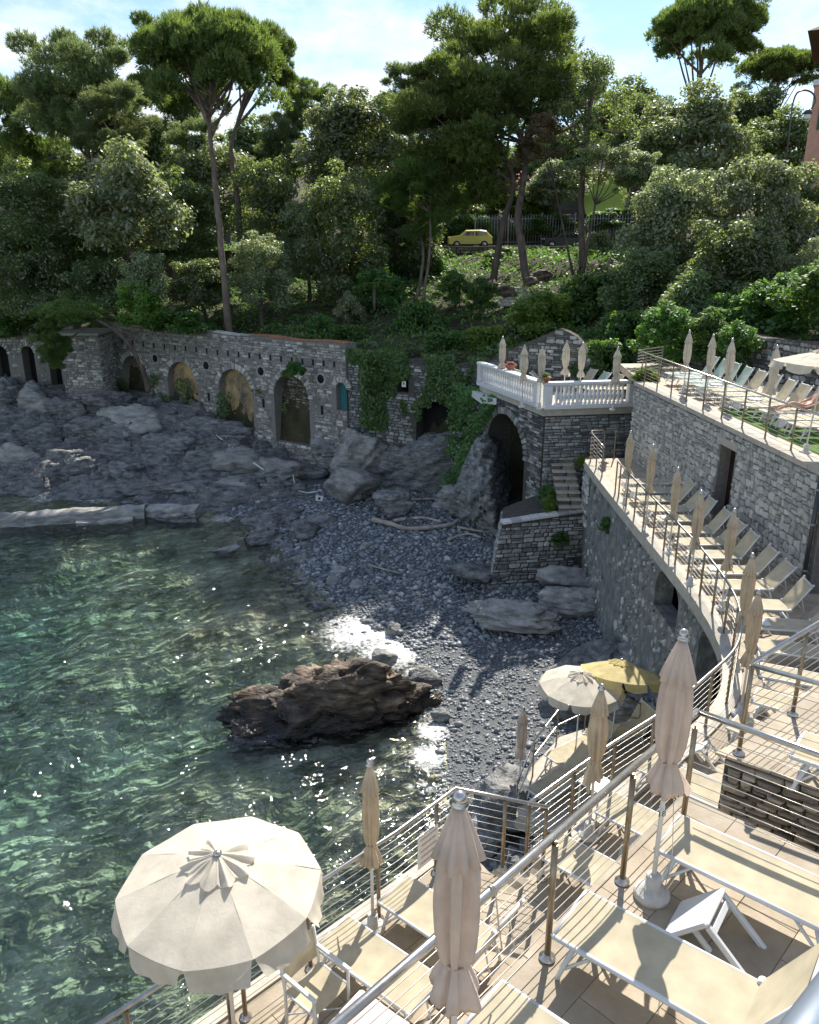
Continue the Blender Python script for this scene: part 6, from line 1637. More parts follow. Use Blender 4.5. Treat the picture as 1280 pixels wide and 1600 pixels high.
tree('aleppo', 668, 220, 57, 170, 150, 'shaded low pine with two thin slanting trunks', var=1, r=.12, bark='bark_pine', name='pine_tree', foot=(660, 470, 52), trunk=[aty(672, 380, 54)], lim=9)
tree('aleppo', 610, 250, 62, 110, 120, 'shaded pine crown behind the thin slanting trunks', var=2, r=.12, bark='bark_pine', name='pine_tree', foot=(648, 455, 53), trunk=[aty(660, 380, 56)])
tree('open', 930, 58, 53, 175, 250, 'thin see-through oak with a dark forked trunk', 'leaf_oak', 0, r=.24, bark='bark', foot=(912, 422, 51), trunk=[aty(907, 330, 52), aty(915, 240, 52)], lim=16)
tree('open', 852, 170, 52, 110, 110, 'sparse reddish foliage left of the forked oak trunk', 'leaf_red', 1, r=.08, foot=(900, 400, 51))
tree('open', 945, 215, 50, 170, 90, 'thin low branches spreading right of the forked oak', 'leaf_silver', 0, r=.09, foot=(912, 400, 50))
tree('umbrella', 1107, 4, 86, 188, 125, 'umbrella pine standing alone on the skyline at the upper right', var=1, r=.34, bark='bark_pine', name='umbrella_pine', lim=9)
tree('umbrella', 1222, 84, 98, 130, 75, 'flat shaded umbrella pine near the villa at the right', var=0, r=.2, bark='bark_pine', name='umbrella_pine', lim=14)
# --- the dark round evergreens of the slope
E_ = [('oak', 40, 236, 54, 165, 240, 'round evergreen oak at the left edge above the hedge'), ('silver', 185, 218, 54, 225, 210, 'wide silvery oak left of the umbrella pine trunk'), ('oak', 120, 300, 57, 150, 190, 'shaded oak between the two left round trees'),
      ('silver', 330, 196, 66, 150, 230, 'silvery oak behind the umbrella pine trunk'), ('oak', 415, 228, 60, 140, 260, 'tall narrow oak right of the umbrella pine trunks'), ('silver', 555, 128, 66, 210, 220, 'silvery oak with open crown on the skyline left of centre'),
      ('oak', 530, 236, 54, 165, 300, 'large shaded oak in the left middle of the slope'), ('silver', 480, 300, 58, 110, 180, 'silvery oak beside the large shaded oak'), ('oak', 275, 250, 62, 150, 230, 'dark oak in the shade left of the bare trunk'),
      ('oak', 620, 190, 72, 130, 190, 'dark oak behind the ragged pine branches'), ('oak', 640, 300, 62, 150, 170, 'deeply shaded oak above the yellow car'), ('silver', 400, 352, 51, 115, 165, 'pale leaved small tree right of the bare trunk foot'),
      ('silver', 226, 388, 51, 100, 125, 'pale leaved small tree above the arcade left of the trunk'), ('oak', 310, 390, 52, 120, 120, 'low dark oak behind the bare trunk foot'), ('oak', 150, 395, 52, 130, 110, 'low dark oak above the buttress'), ('oak', 50, 380, 53, 150, 130, 'low dark oak at the left edge over the hedge'),
      ('silver', 1085, 126, 56, 220, 190, 'broad silvery oak under the skyline pine at the right'), ('oak', 1010, 140, 64, 130, 150, 'dark oak behind the forked oak crown'), ('silver', 1060, 250, 45, 190, 260, 'big sunlit oak on the right slope over the terrace'),
      ('silver', 1200, 215, 42, 200, 260, 'large oak near the villa wall at the right'), ('oak', 1150, 330, 39, 200, 220, 'shaded oak in the right middle above the upper terrace'), ('silver', 1270, 360, 37, 120, 230, 'oak at the right edge above the retaining wall'),
      ('oak', 1262, 250, 44, 120, 200, 'dark oak at the right edge under the street lamp'), ('oak', 1010, 380, 42, 150, 170, 'shaded oak above the left end of the upper terrace'), ('oak', 1210, 430, 36.5, 190, 140, 'low dark oak right above the retaining wall'),
      ('oak', 1090, 420, 37, 170, 140, 'dense dark oak behind the first closed white parasols'), ('oak', 700, 120, 90, 150, 170, 'far dark oak behind the middle pines'), ('oak', 880, 180, 86, 150, 130, 'far oak behind the forked trunk'), ('oak', 980, 120, 95, 160, 120, 'far oak on the skyline right of the forked oak'),
      ('oak', 1180, 130, 92, 140, 110, 'far oak under the flat umbrella pine'), ('oak', 560, 170, 95, 200, 140, 'far oak on the skyline left of centre'), ('oak', 400, 180, 95, 170, 140, 'far oak behind the two umbrella pines'), ('oak', 200, 170, 92, 200, 160, 'far oak behind the upper left pines'), ('oak', 60, 190, 90, 180, 160, 'far oak behind the left edge trees'),
      ('oak', 1230, 400, 39, 180, 170, 'dark oak filling the bank right of the hedge'), ('oak', 1130, 480, 35, 170, 110, 'lowest dark oak behind the white parasols'), ('oak', 800, 215, 88, 150, 110, 'far oak in the gap behind the two leaning trunks'),
      ('silver', 870, 250, 76, 120, 80, 'silvery garden tree behind the road left of the forked oak'), ('oak', 700, 250, 78, 150, 130, 'shaded garden tree behind the yellow car'), ('oak', 1040, 250, 76, 130, 130, 'garden tree right of the sunny lawn'),
      ('oak', 1225, 165, 80, 150, 130, 'far oak left of the pink villa'), ('oak', 1150, 215, 74, 140, 110, 'far oak on the bank behind the large right oak'),
      ('oak', -90, 230, 58, 190, 260, 'evergreen oak beyond the left edge of the slope'), ('silver', -220, 220, 60, 220, 280, 'silvery oak beyond the left edge'), ('oak', -160, 120, 80, 260, 300, 'tall oak beyond the left edge behind the others'), ('oak', 1400, 250, 44, 200, 260, 'oak beyond the right edge of the slope'),
      ('silver', 1000, 225, 50, 90, 90, 'small silvery bush tree left of the sunlit right oak')]
for k, (kd, u, v, d, w_, h_, lab) in enumerate(E_): tree(kd, u, v, d, w_, h_, lab, None, k % 3, r=.15, deep=.9, lim=7)
# bright green shrubs and hedges
S_ = [(540, 500, 47, 95, 60, 'rounded bright shrub on top of the arcade wall', 'leaf_green'), (498, 492, 48, 60, 55, 'small rounded shrub left on top of the arcade wall', 'leaf_green'), (655, 460, 47, 100, 90, 'wide green shrub right of the arcade end', 'leaf_green'), (712, 418, 50, 72, 75, 'clipped round shrub below the yellow car', 'leaf_green'),
      (756, 430, 48, 66, 75, 'clipped round shrub beside the slope steps', 'leaf_green'), (760, 500, 43, 110, 80, 'bright shrub left of the balustrade gable', 'leaf_bright'), (700, 510, 43, 120, 70, 'leafy shrub over the overgrown wall', 'leaf_green'), (850, 455, 44, 140, 90, 'sunlit shrub slope above the gable wall', 'leaf_bright'),
      (930, 415, 45, 150, 110, 'sunlit ivy mound right of the forked trunk', 'leaf_green'), (990, 470, 39, 150, 120, 'dark green shrub behind the terrace parasols', 'leaf_green'), (1060, 480, 36, 150, 130, 'dense green hedge at the left end of the upper terrace', 'leaf_green'), (945, 520, 36.5, 100, 90, 'green shrub right of the gable wall', 'leaf_green'),
      (1150, 440, 35.5, 150, 140, 'dense green hedge over the upper terrace', 'leaf_green'), (1240, 425, 32.5, 190, 125, 'green hedge on top of the retaining wall', 'leaf_green'), (1185, 445, 33.8, 150, 100, 'green hedge left on top of the retaining wall', 'leaf_green'), (1285, 395, 30, 150, 150, 'green hedge at the right edge over the retaining wall', 'leaf_green'), (215, 440, 50, 100, 90, 'bright shrub above the arcade near the left', 'leaf_bright'), (270, 480, 49.5, 130, 50, 'low clipped hedge on the arcade top', 'leaf_green'),
      (30, 482, 54, 110, 55, 'low clipped hedge at the left edge', 'leaf_green'), (590, 420, 52, 110, 80, 'fern green shrub in the shaded middle slope', 'leaf_green'), (545, 450, 50, 60, 90, 'small silvery shrub above the arcade end', 'leaf_silver'), (660, 385, 62, 120, 70, 'shaded shrub under the road wall at the left', 'leaf_green'),
      (790, 385, 63, 100, 50, 'shrub under the road wall in the middle', 'leaf_oak'), (850, 385, 63, 80, 50, 'silvery shrub under the iron fence', 'leaf_silver'), (935, 355, 56, 70, 60, 'silvery bush beside the forked trunk', 'leaf_silver'), (1010, 575, 29.0, 62, 36, 'yellow green bush spilling over the end of the rubble wall', 'leaf_bright'),
      (800, 290, 78, 130, 60, 'flowering hedge behind the iron fence', 'leaf_bright'), (740, 330, 75, 90, 60, 'dark hedge behind the yellow car', 'leaf_green'), (960, 325, 75.5, 110, 40, 'dark hedge below the sunny lawn', 'leaf_green'), (860, 330, 75.2, 120, 45, 'dark hedge behind the iron fence', 'leaf_green'), (460, 560, 42.9, 40, 36, 'tuft of green growing from the arcade wall', 'leaf_green'), (600, 545, 42.2, 110, 70, 'thick ivy cushion hanging over the arcade end', 'leaf_green')]
for k, (u, v, d, w_, h_, lab, mt) in enumerate(S_):
    tree('bush', u, v, d, w_, h_, lab, mt, k % 3, trunk=None if d > 36 and w_ > 70 else False, r=.06, name='shrub', cat='shrub', group='shrubs', lim=4, deep=.9)
# plants in the flower bowls and beside the stairs
def small_bush(loc, w, h, lab, mt, var, name='plant'):
    root = tag(empty(name, loc), lab, 'plant', 'small plants'); o, cc, fl_ = crown_obj('bush', var, mt, root, h / w); o.scale = (w, w, h / fl_); o.location = (0, 0, h * .8)
    return root
for k, pt in enumerate(POTS):
    small_bush((pt.location.x, pt.location.y, pt.location.z + .12), .24, .13, ('flowering plant in the bowl halfway along the balustrade', 'green plant in the corner bowl of the balustrade')[k], ('flower_pink', 'leaf_bright')[k], k)
small_bush((5.45, 29.6, 3.3), .45, .55, 'leafy plant left of the stone steps, upper one', 'leaf_green', 0)
small_bush((5.35, 28.8, 3.2), .42, .50, 'pale flowering plant left of the stone steps, lower one', 'leaf_bright', 1)
small_bush((6.85, 29.9, 4.6), .40, .45, 'bright plant right of the stone steps', 'leaf_bright', 2)
p = Vector(lfp(a_of_y(24.6), .08, 4.1)); small_bush((p.x, p.y, p.z - .2), .26, .42, 'green tuft growing from the curved deck wall', 'leaf_green', 0)
p = Vector(pfp(2.4, .1, 2.4)); small_bush((p.x, p.y, p.z - .2), .5, .3, 'dark green moss plant on the face of the pier', 'leaf_green', 1)

for k, (x, y, w_, h_) in enumerate([(10.6, 32.9, 1.5, 1.7), (11.7, 31.6, 1.3, 1.6), (12.3, 29.9, 1.1, 1.4)]):
    small_bush((x, y, EUP - .3), w_, h_, 'dark hedge bush at the back of the upper terrace, %s from the left' % ORD[k], 'leaf_green', k, 'hedge_bush')
# the pine leaning out over the rocks at the left
lp = tag(empty('leaning_pine', aty(232, 612, 49.2)), 'small pine leaning over the rocks in front of the arcade', 'tree', 'trees on the hillside')
P0 = Vector(lp.location); pts = [aty(232, 612, 49.2) - P0, aty(222, 575, 49.0) - P0, aty(195, 530, 48.8) - P0, aty(150, 500, 48.6) - P0, aty(110, 500, 48.6) - P0]
g2 = random.Random(2)
link('trunk', MB().tube(catmull(pts, 5), [.17 - .005 * i for i in range(21)], 10).tube(catmull([pts[3], aty(95, 540, 48.5) - P0, aty(75, 560, 48.5) - P0], 5), .05, 6).mesh('trunk'), M['bark'], lp)
o, _, _ = crown_obj('umbrella', 0, 'needle', lp); o.location = aty(108, 500, 48.6) - P0; o.scale = (2.25, 1.8, 1.9)
o, _, _ = crown_obj('aleppo', 1, 'needle', lp); o.location = aty(85, 540, 48.6) - P0; o.scale = (1.3, 1.2, 1.5)

# ground cover over the slope (nobody could count it)
gg = np.random.default_rng(77)
n = 140000
X = gg.uniform(-42, 27, n); Y = gg.uniform(22, 74, n)
Z, s_, c_ = ground_z(X, Y)
ok = (c_ > .2) & ~((Y > 68.2) & (X > -7)) & ~((np.abs(X - 6.0) < 1.6) & (Y < 44) & (Y > 40) & False)
dens = np.clip(1.3 - (Y - 40) / 60, .45, 1); ok &= gg.random(n) < dens
X, Y, Z = X[ok], Y[ok], Z[ok]; n = len(X)
mound = np.clip(fbm(np.stack([X * .7, Y * .7, X * 0], -1), 3, 5) + .25, 0, 1) * 1.1
Zc = Z + mound * np.sqrt(gg.random(n)) + .04
V, F, T = leaf_quads(np.stack([X, Y, Zc], -1), unit(gg.normal(size=(n, 3)) * .5 + np.array([0, -.15, .8])), gg.uniform(.06, .15, n), gg, .55)
tag(link('ground_cover', np_mesh('ground_cover', V, F, attr={'tone': T}), M['leaf_green']), 'leafy undergrowth covering the slope', None, None, 'stuff')
def ivy(fn, n, seed, mat, lab, size=(.05, .11), name='ivy'):
    g = np.random.default_rng(seed); a, b = g.random(n), g.random(n); r = g.random(n) ** 2
    P, k = fn(a, b, r); P = P[k > 0]; m = len(P)
    V, F, T = leaf_quads(P, unit(g.normal(size=(m, 3)) * .5 + np.array([-.3, -.8, .35])), g.uniform(size[0], size[1], m), g, .6)
    return tag(link(name, np_mesh(name, V, F, attr={'tone': T}), M[mat]), lab, None, None, 'stuff')
def fpv(O, U, N, a, d, z): return np.stack([O[0] + U[0] * a + N[0] * d, O[1] + U[1] * a + N[1] * d, z], -1)
def nz3(x, z, w, seed): return fbm(np.stack([x, z, x * 0 + w], -1), 3, seed)
def f1(a, b, r):                                  # curtain over the overgrown wall
    x = -.4 + a * (wL + .6); z = 1.6 + 6.4 * b; k = nz3(x * .8, z * .5, 3, 4) - .06 + .60 * (b - .62) + .25 * np.exp(-((x - 1.2) / 1.0) ** 2) + .35 * np.exp(-((x - 6.6) / .8) ** 2) * (b > .35)
    return fpv(W0, wU, wN, x, .1 + .9 * r * np.maximum(k, 0), z), k
ivy(f1, 26000, 5, 'leaf_green', 'ivy hanging over the broken wall between arcade and terrace')
GO = gsp(0, 0, 0)
def f2(a, b, r):                                  # creeper at the sea side of the balustrade terrace
    x = 4.2 + 4.2 * a; z = 1.4 + 5.4 * b; k = nz3(x * 1.3, z * 1.1, 9, 8) + .02 - .25 * np.abs(a - .4 - .3 * (1 - b)) + .2 * (b - .5)
    return fpv(GO, uS, nS, x, .12 + .6 * r + .5 * (1 - b), z), k
ivy(f2, 9000, 6, 'leaf_green', 'creeper climbing beside the terrace arch')
def f3(a, b, r):
    x = aL * a; z = 2.6 + 3.2 * b; k = nz3(x * .6, z * .6, 1, 14) - .18 + .3 * np.exp(-((x - s_of_u(265)) / 1.2) ** 2) + .4 * np.exp(-((x - s_of_u(190)) / 1.6) ** 2) * (z < 4.6) - .35 * (b > .8)
    return fpv(AR0, aU, aN, x, .1 + .35 * r, z), k
ivy(f3, 9000, 7, 'leaf_green', 'weeds growing along the foot of the arcade')
# white blossoms in the creeper
gq = np.random.default_rng(3); Pq = np.array([gsp(4.4 + 3.6 * a, .5 + .5 * b, 1.4 + 3.2 * c) for a, b, c in gq.random((70, 3))])
V, F, T = leaf_quads(Pq, unit(gq.normal(size=(70, 3)) * .3 + np.array([-.2, -.8, .4])), gq.uniform(.035, .06, 70), gq, .9)
tag(link('blossom', np_mesh('blossom', V, F, attr={'tone': T}), M['flower_white']), 'white blossoms dotted over the creeper', None, None, 'stuff')
gq = np.random.default_rng(4); Pq = np.array([tuple(aty(735 + 110 * a, 268 + 30 * b, 79.5)) for a, b in gq.random((160, 2))])
V, F, T = leaf_quads(Pq, unit(gq.normal(size=(160, 3)) * .3 + np.array([0, -.8, .4])), gq.uniform(.07, .14, 160), gq, .9)
tag(link('hedge_blossom', np_mesh('hedge_blossom', V, F, attr={'tone': T}), M['flower_pink']), 'pink blossoms on the hedge behind the fence', None, None, 'stuff')
# palm-like fern in the middle slope
fr_ = tag(empty('palm_fern', aty(585, 470, 50)), 'small palm with arching fronds in the shaded slope', 'plant', 'small plants')
for k in range(14):
    a = k * 2.4; l = 1.3 + .3 * math.sin(k * 3); mb = MB(); pts = [Vector((l * t * math.cos(a), l * t * math.sin(a), .9 + 1.1 * t - 1.5 * t * t)) for t in [i / 8 for i in range(9)]]
    for i in range(1, 9):
        tdir = (pts[i] - pts[i - 1]).normalized(); sd = tdir.cross(Vector((0, 0, 1))).normalized()
        for s in (-1, 1):
            e = pts[i] + sd * s * .28 * math.sin(math.pi * min(i / 8 + .12, 1)) + tdir * .12 - Vector((0, 0, .05))
            mb.add([pts[i - 1], pts[i], e], [(0, 1, 2)])
    mb.build('frond', M['leaf_bright'], fr_)
MB().tube([(0, 0, -.6), (0, 0, .95)], .10, 8).build('trunk', M['bark'], fr_)
# ------------------------------------------------------------------ jetty, slabs, driftwood
def slab(name, pts, z0, z1, mat, lab, cat):
    root = MB().prism(pts, z0, z1).build(name, M[mat]); return tag(root, lab, cat)
def long_slab(a, b, w, z0, z1, lab, n=14, seed=1, mat='rock_pale'):
    d, l = dirn(a, b); nrm = (-d[1], d[0]); g = random.Random(seed); root = tag(empty('jetty', (a[0], a[1], 0)), lab, 'jetty', 'concrete jetties')
    vs = []; 
    for i in range(n + 1):
        t = l * i / n
        for (o, z) in ((-w / 2, z0), (-w / 2 + .05, z1 - .06), (-w / 2 + .15, z1), (w / 2 - .15, z1 + .03), (w / 2 - .03, z1 - .05), (w / 2, z0)):
            o += g.gauss(0, .035); z = z + g.gauss(0, .03)
            vs.append((d[0] * t + nrm[0] * o, d[1] * t + nrm[1] * o, z))
    fs = [(i * 6 + k, (i + 1) * 6 + k, (i + 1) * 6 + k + 1, i * 6 + k + 1) for i in range(n) for k in range(5)] + [(0, 1, 2, 3, 4, 5), tuple(n * 6 + k for k in range(5, -1, -1))]
    MB().add(vs, fs).build('slab', M[mat], root); return root
long_slab((-26, 35.4), (-13.5, 38.1), 1.0, -1.5, .55, 'long pale concrete jetty running in from the left edge', 30, 1)
long_slab((-13.4, 38.3), (-10.8, 38.1), .9, -1.5, .5, 'short broken piece of jetty beyond the gap', 8, 2)
long_slab((-16.5, 36.8), (-13.9, 37.45), .5, -1.5, .22, 'low step in front of the jetty end', 8, 3)
rock(0, 0, 0, (2.6, 1.3, .42), 301, 'rock_pale', 4, loc=Vector((-8.6, 42.0, .75)), label='flat pale rock shelf leading up from the jetty to the beach', layers=3, rz=R(28))
def driftwood(pts, r, lab, z=None, k=0):
    P = []
    for i, (u, v) in enumerate(pts):
        q = onz(u, v, 1.2); P.append(Vector((q.x, q.y, gz(q.x, q.y) + r + .05 + .05 * math.sin(i * 2 + k))))
    cv = catmull(P, 5); n = len(cv)
    mb = MB().tube(cv, [r * (1 - .5 * i / n) * (1 + .15 * math.sin(i * 1.7)) for i in range(n)], 8)
    o = mb.build('driftwood', M['wood_bleached']); return tag(o, lab, 'driftwood', 'driftwood on the beach')
driftwood([(583, 795), (610, 806), (640, 812), (700, 812), (715, 808)], .13, 'thick bleached log lying along the upper beach')
driftwood([(615, 800), (660, 798), (690, 806)], .09, 'shorter bleached log on top of the thick one', k=2)
driftwood([(715, 815), (760, 822), (800, 822)], .06, 'thin dark branch near the pier end', k=1)
driftwood([(770, 800), (775, 780), (782, 762)], .08, 'grey stump of wood leaning by the terrace pier', k=3)
driftwood([(700, 828), (730, 822), (752, 830)], .07, 'tangled branch on the shingle before the pier', k=4)
driftwood([(575, 852), (600, 862), (625, 868)], .05, 'small pale stick in the middle of the beach', k=5)
driftwood([(640, 772), (675, 774), (705, 772)], .06, 'thin pole lying below the big slate rock', k=6)
# pipe, rope barrier and little sign by the arcade
pi_ = MB().tube([aty(338, 680, 45.5), aty(372, 706, 43.8), aty(412, 734, 42.2)], .045, 8).build('white_pipe', M['sign_white']); tag(pi_, 'white pipe running down the rocks from the lit niche', 'pipe')
p = onz(497, 765, 1.1); sb = tag(empty('beach_sign', (p.x, p.y, gz(p.x, p.y))), 'small white sign lying at the upper end of the beach', 'sign')
MB().box((0, 0, .25), (.38, .03, .30), Matrix.Rotation(R(12), 4, 'Y')).build('board', M['sign_white'], sb); MB().box((0, -.019, .25), (.12, .008, .14), Matrix.Rotation(R(12), 4, 'Y')).build('symbol', M['ink'], sb)
MB().tube([(0, .02, -.2), (0, .02, .2)], .02, 6).build('stake', M['wood_bleached'], sb)
rb = MB().tube([aty(458, 742, 41.8), aty(462, 766, 41.0), aty(480, 770, 40.6), aty(497, 768, 40.2)], .03, 6).build('barrier_rope', M['sign_white']); tag(rb, 'white barrier rope beside the small beach sign', 'rope')

# ------------------------------------------------------------------ road, wall, fence, cars
MB().prism([(-14, 68.9), (26, 68.9), (26, 73.4), (-14, 73.4)], ROAD - .3, ROAD + .02).build('road', M['asphalt'])
tag(bpy.data.objects['road'], 'road running along the slope above the cove', None, None, 'structure')
rw = tag(empty('road_wall', (6, 68.5, 11.0)), 'low stone wall along the road below the parked cars', 'wall')
wall_body(34, 10.8, lambda a: ROAD + .12, .4, [], lambda a, d, z: (-12 + a, 68.45 - d, z)).build('wall_core', M['dark_mortar'], rw, True)
face_stones(rw, layout(random.Random(5), 34, 11.2, ROAD + .1, .22, .45, .03, n=6), lambda a, d, z: (-12 + a, 68.45 - d, z), M['dark_stone'], random.Random(6), .05, single=0)
for k in range(17):
    MB().box((-12 + 2 * k + 1, 68.65, ROAD + .164), (1.98, .5, .08)).build('coping_slab', M['coping'], rw, True)
fn = tag(empty('iron_fence', (5.4, 73.8, ROAD)), 'tall grey iron picket fence behind the road', 'fence')
fx0, fx1 = aty(742, 380, 73.8).x, aty(1000, 380, 73.8).x
pk = MB().tube([(0, 0, 0), (0, 0, 2.45)], .03, 6).tube([(0, 0, 2.45), (0, 0, 2.55)], [.03, .004], 6).mesh('picket'); pk.materials.append(M['iron'])
n = int((fx1 - fx0) / .24)
for k in range(n):
    o = link('picket', pk, None, fn); o.location = (fx0 + (fx1 - fx0) * k / (n - 1) - 5.4, 0, .3)
for z in (.55, 2.5): MB().box(((fx0 + fx1) / 2 - 5.4, 0.03, z), (fx1 - fx0, .03, .06)).build('rail', M['iron'], fn)
for k in range(6): MB().box((fx0 + (fx1 - fx0) * k / 5 - 5.4, .05, 1.5), (.12, .12, 3.0)).build('post', M['iron'], fn)
MB().box(((fx0 + fx1) / 2 - 5.4, .1, .15), (fx1 - fx0, .3, .3)).build('plinth', M['coping'], fn)
def car(x, y, z, rz, lab, paint, L_=3.7, Hh=1.5):
    root = tag(empty('parked_car', (x, y, z), rz), lab, 'car', 'cars on the road'); Wd = 1.6
    prof = [(-.50, .22), (-.50, .55), (-.46, .62), (-.34, .66), (-.24, .70), (-.10, .98), (.22, 1.0), (.36, .96), (.47, .66), (.50, .60), (.50, .24)]
    def ring(y_, k): return [(px * L_ * (1 - .03 * k), y_, pz * Hh * (1 - (.04 * k if pz > .7 else 0))) for px, pz in prof]
    n = len(prof); r_ = []
    for y_, k in ((-Wd / 2, 1.6), (-Wd / 2 + .12, .5), (0, 0), (Wd / 2 - .12, .5), (Wd / 2, 1.6)): r_.append(ring(y_, k))
    vs = [p for q in r_ for p in q]; fs = [(a * n + i, a * n + (i + 1) % n, (a + 1) * n + (i + 1) % n, (a + 1) * n + i) for a in range(4) for i in range(n)]
    fs += [tuple(range(n)), tuple(4 * n + i for i in range(n - 1, -1, -1))]
    MB().add(vs, fs, False).build('body', M[paint], root)
    for s in (-1, 1):
        yy = s * (Wd / 2 + .006)
        for (q0, q1, q2, q3) in (((-.20, .70), (.08, .70), (.08, .93), (-.085, .93)), ((.11, .70), (.40, .70), (.33, .92), (.11, .93))):
            MB().add([(q[0] * L_ * .96, yy, q[1] * Hh * .96) for q in (q0, q1, q2, q3)] + [(q[0] * L_ * .96, yy - s * .03, q[1] * Hh * .96) for q in (q0, q1, q2, q3)], [(0, 1, 2, 3), (7, 6, 5, 4), (0, 4, 5, 1), (1, 5, 6, 2), (2, 6, 7, 3), (3, 7, 4, 0)]).build('side_window', M['car_glass'], root)
        for xw in (-.31, .31):
            wh = MB().lathe([(.20, -.09), (.30, -.09), (.31, -.06), (.31, .06), (.30, .09), (.20, .09)], 20, Matrix.Translation((xw * L_, s * (Wd / 2 - .08), .31)) @ Matrix.Rotation(R(90), 4, 'X')).build('wheel', M['rubber'], root)
            MB().lathe([(.18, -.10), (.18, .10)], 14, Matrix.Translation((xw * L_, s * (Wd / 2 - .08), .31)) @ Matrix.Rotation(R(90), 4, 'X')).build('rim', M['steel'], wh)
        MB().box((-.5 * L_ * .97, s * .55, .60 * Hh), (.06, .28, .12)).build('headlight', M['sign_white'], root)
    MB().add([(-.245 * L_, -.62, .72 * Hh), (-.245 * L_, .62, .72 * Hh), (-.115 * L_, .56, .975 * Hh), (-.115 * L_, -.56, .975 * Hh)], [(0, 1, 2, 3)]).build('windscreen', M['car_glass'], root)
    return root
p = aty(734, 388, 70.6); car(p.x, 70.6, ROAD + .02, 0, 'yellow hatchback on the road above the cove', 'car_yellow', 3.75)
p = aty(880, 383, 72.2); car(p.x, 72.2, ROAD + .02, 0, 'dark car behind the fence line, mostly hidden by the wall', 'car_dark', 3.6, 1.3)
# steps and retaining stones on the slope
sp_t = tag(empty('garden_steps', tuple(aty(800, 470, 50))), 'few stone steps on the sunny path of the slope', 'stairs')
for k in range(6):
    q = aty(797 + 5 * k, 476 - 5 * k, 49 + .55 * k); MB().box((q.x, q.y, q.z), (1.5, .5, .18), bev=.03).build('step', M['coping'], sp_t, True)
for k, (u, v, d, s) in enumerate([(760, 445, 52, .6), (790, 458, 50, .5), (850, 432, 52, .45), (830, 442, 51, .4)]):
    q = aty(u, v, d); rock(0, 0, 0, (s * 1.3, s * .7, s * .8), 400 + k, 'rock_brown', 3, loc=q, label='garden rock on the slope by the pine trunks, %s from the left' % ('first', 'second', 'fourth', 'third')[k], name='garden_rock', group='garden rocks')
# sunny lawn and garden house behind the fence
q0 = aty(870, 330, 80); 
lw = MB().add([tuple(aty(915, 335, 80)), tuple(aty(985, 335, 80)), tuple(aty(1005, 270, 96)), tuple(aty(905, 270, 96))], [(0, 1, 2, 3)]).build('garden_lawn', M['lawn']); tag(lw, 'sunny lawn behind the iron fence', None, None, 'structure')
gh = tag(empty('garden_house', tuple(aty(1006, 322, 77))), 'small pink garden building behind the fence', 'building')
P = Vector(gh.location); MB().box((0, 1.0, .9), (2.3, 2, 1.8)).build('wall', M['villa_pink'], gh); MB().box((0, .9, .35), (2.5, 2.3, .35)).build('awning', M['sign_white'], gh)
MB().box((0, 1.0, 1.85), (2.6, 2.3, .12)).build('roof', M['roof_tile'], gh); MB().box((-.4, -.02, -.35), (.8, .05, 1.3)).build('door', M['shutter'], gh); MB().box((0, 1.0, -.6), (2.3, 2, 1.2)).build('base_wall', M['villa_cream'], gh)
bl = tag(empty('villa', tuple(aty(940, 262, 98))), 'cream villa glimpsed between the trees above the lawn', 'building')
MB().box((0, 3, 1.2), (9, 6, 5.0)).build('wall', M['villa_cream'], bl); MB().add([(-5, -.6, 3.7), (5, -.6, 3.7), (5, 6.6, 3.7), (-5, 6.6, 3.7), (-3, 3, 5.2), (3, 3, 5.2)], [(0, 1, 5, 4), (1, 2, 5), (2, 3, 4, 5), (3, 0, 4), (3, 2, 1, 0)]).build('roof', M['roof_tile'], bl)
for k in range(3):
    w_ = MB().box((-2.6 + 2.6 * k, -.03, 1.6), (1.0, .08, 1.5)).build('window', M['shutter'], bl)
# villa at the right edge and its street lamp
vl = tag(empty('villa', (28.0, 54.0, 13.0)), 'pink villa corner with dark eaves at the right edge', 'building')
wx_ = aty(1268, 170, 54).x; rx_ = aty(1262, 48, 54); ez = rx_.z
vm = lambda p: Matrix.Translation((p[0], p[1], 0)) @ Matrix.Rotation(-math.atan2(p[0], p[1]) - R(4), 4, 'Z')
wz_ = aty(1275, 132, 54).z; vw = vm((wx_, 54)); vr = vm((rx_.x, 54))
MB().prism([(0, 0), (6, 0), (6, 6), (0, 6)], 11, wz_, vw).build('wing_wall', M['villa_pink'], vl, True)
MB().box((3, 3, wz_ + .1), (6.2, 6.2, .3), vw).build('wing_cornice', M['balustrade_white'], vl, True)
MB().box((.75, -.03, aty(1275, 180, 54).z), (.6, .08, 1.7), vw).build('window', M['shutter'], vl, True)
MB().prism([(1.2, 1.0), (9, 1.0), (9, 9), (1.2, 9)], 11, ez - .05, vr).build('wall', M['villa_pink'], vl, True)
MB().add([(0, 0, ez), (10, 0, ez), (10, 10, ez), (0, 10, ez), (5, 5, ez + 2.6)], [(0, 1, 4), (1, 2, 4), (2, 3, 4), (3, 0, 4), (3, 2, 1, 0)], False, vr).build('roof', M['roof_tile'], vl, True)
sl = tag(empty('street_lamp', (*aty(1238, 230, 47)[:2], 13.0)), 'dark street lamp with a curled arm in front of the villa', 'street lamp')
la = Vector(sl.location); P_ = [aty(1237, 230, 47), aty(1238, 165, 47), aty(1245, 146, 47), aty(1258, 141, 47), aty(1270, 146, 47), aty(1274, 158, 47), aty(1268, 170, 47)]
MB().tube([(P_[0].x, 47, 11.5)] + catmull(P_[1:], 4), .045, 8).build('pole', M['car_dark'], sl, True)
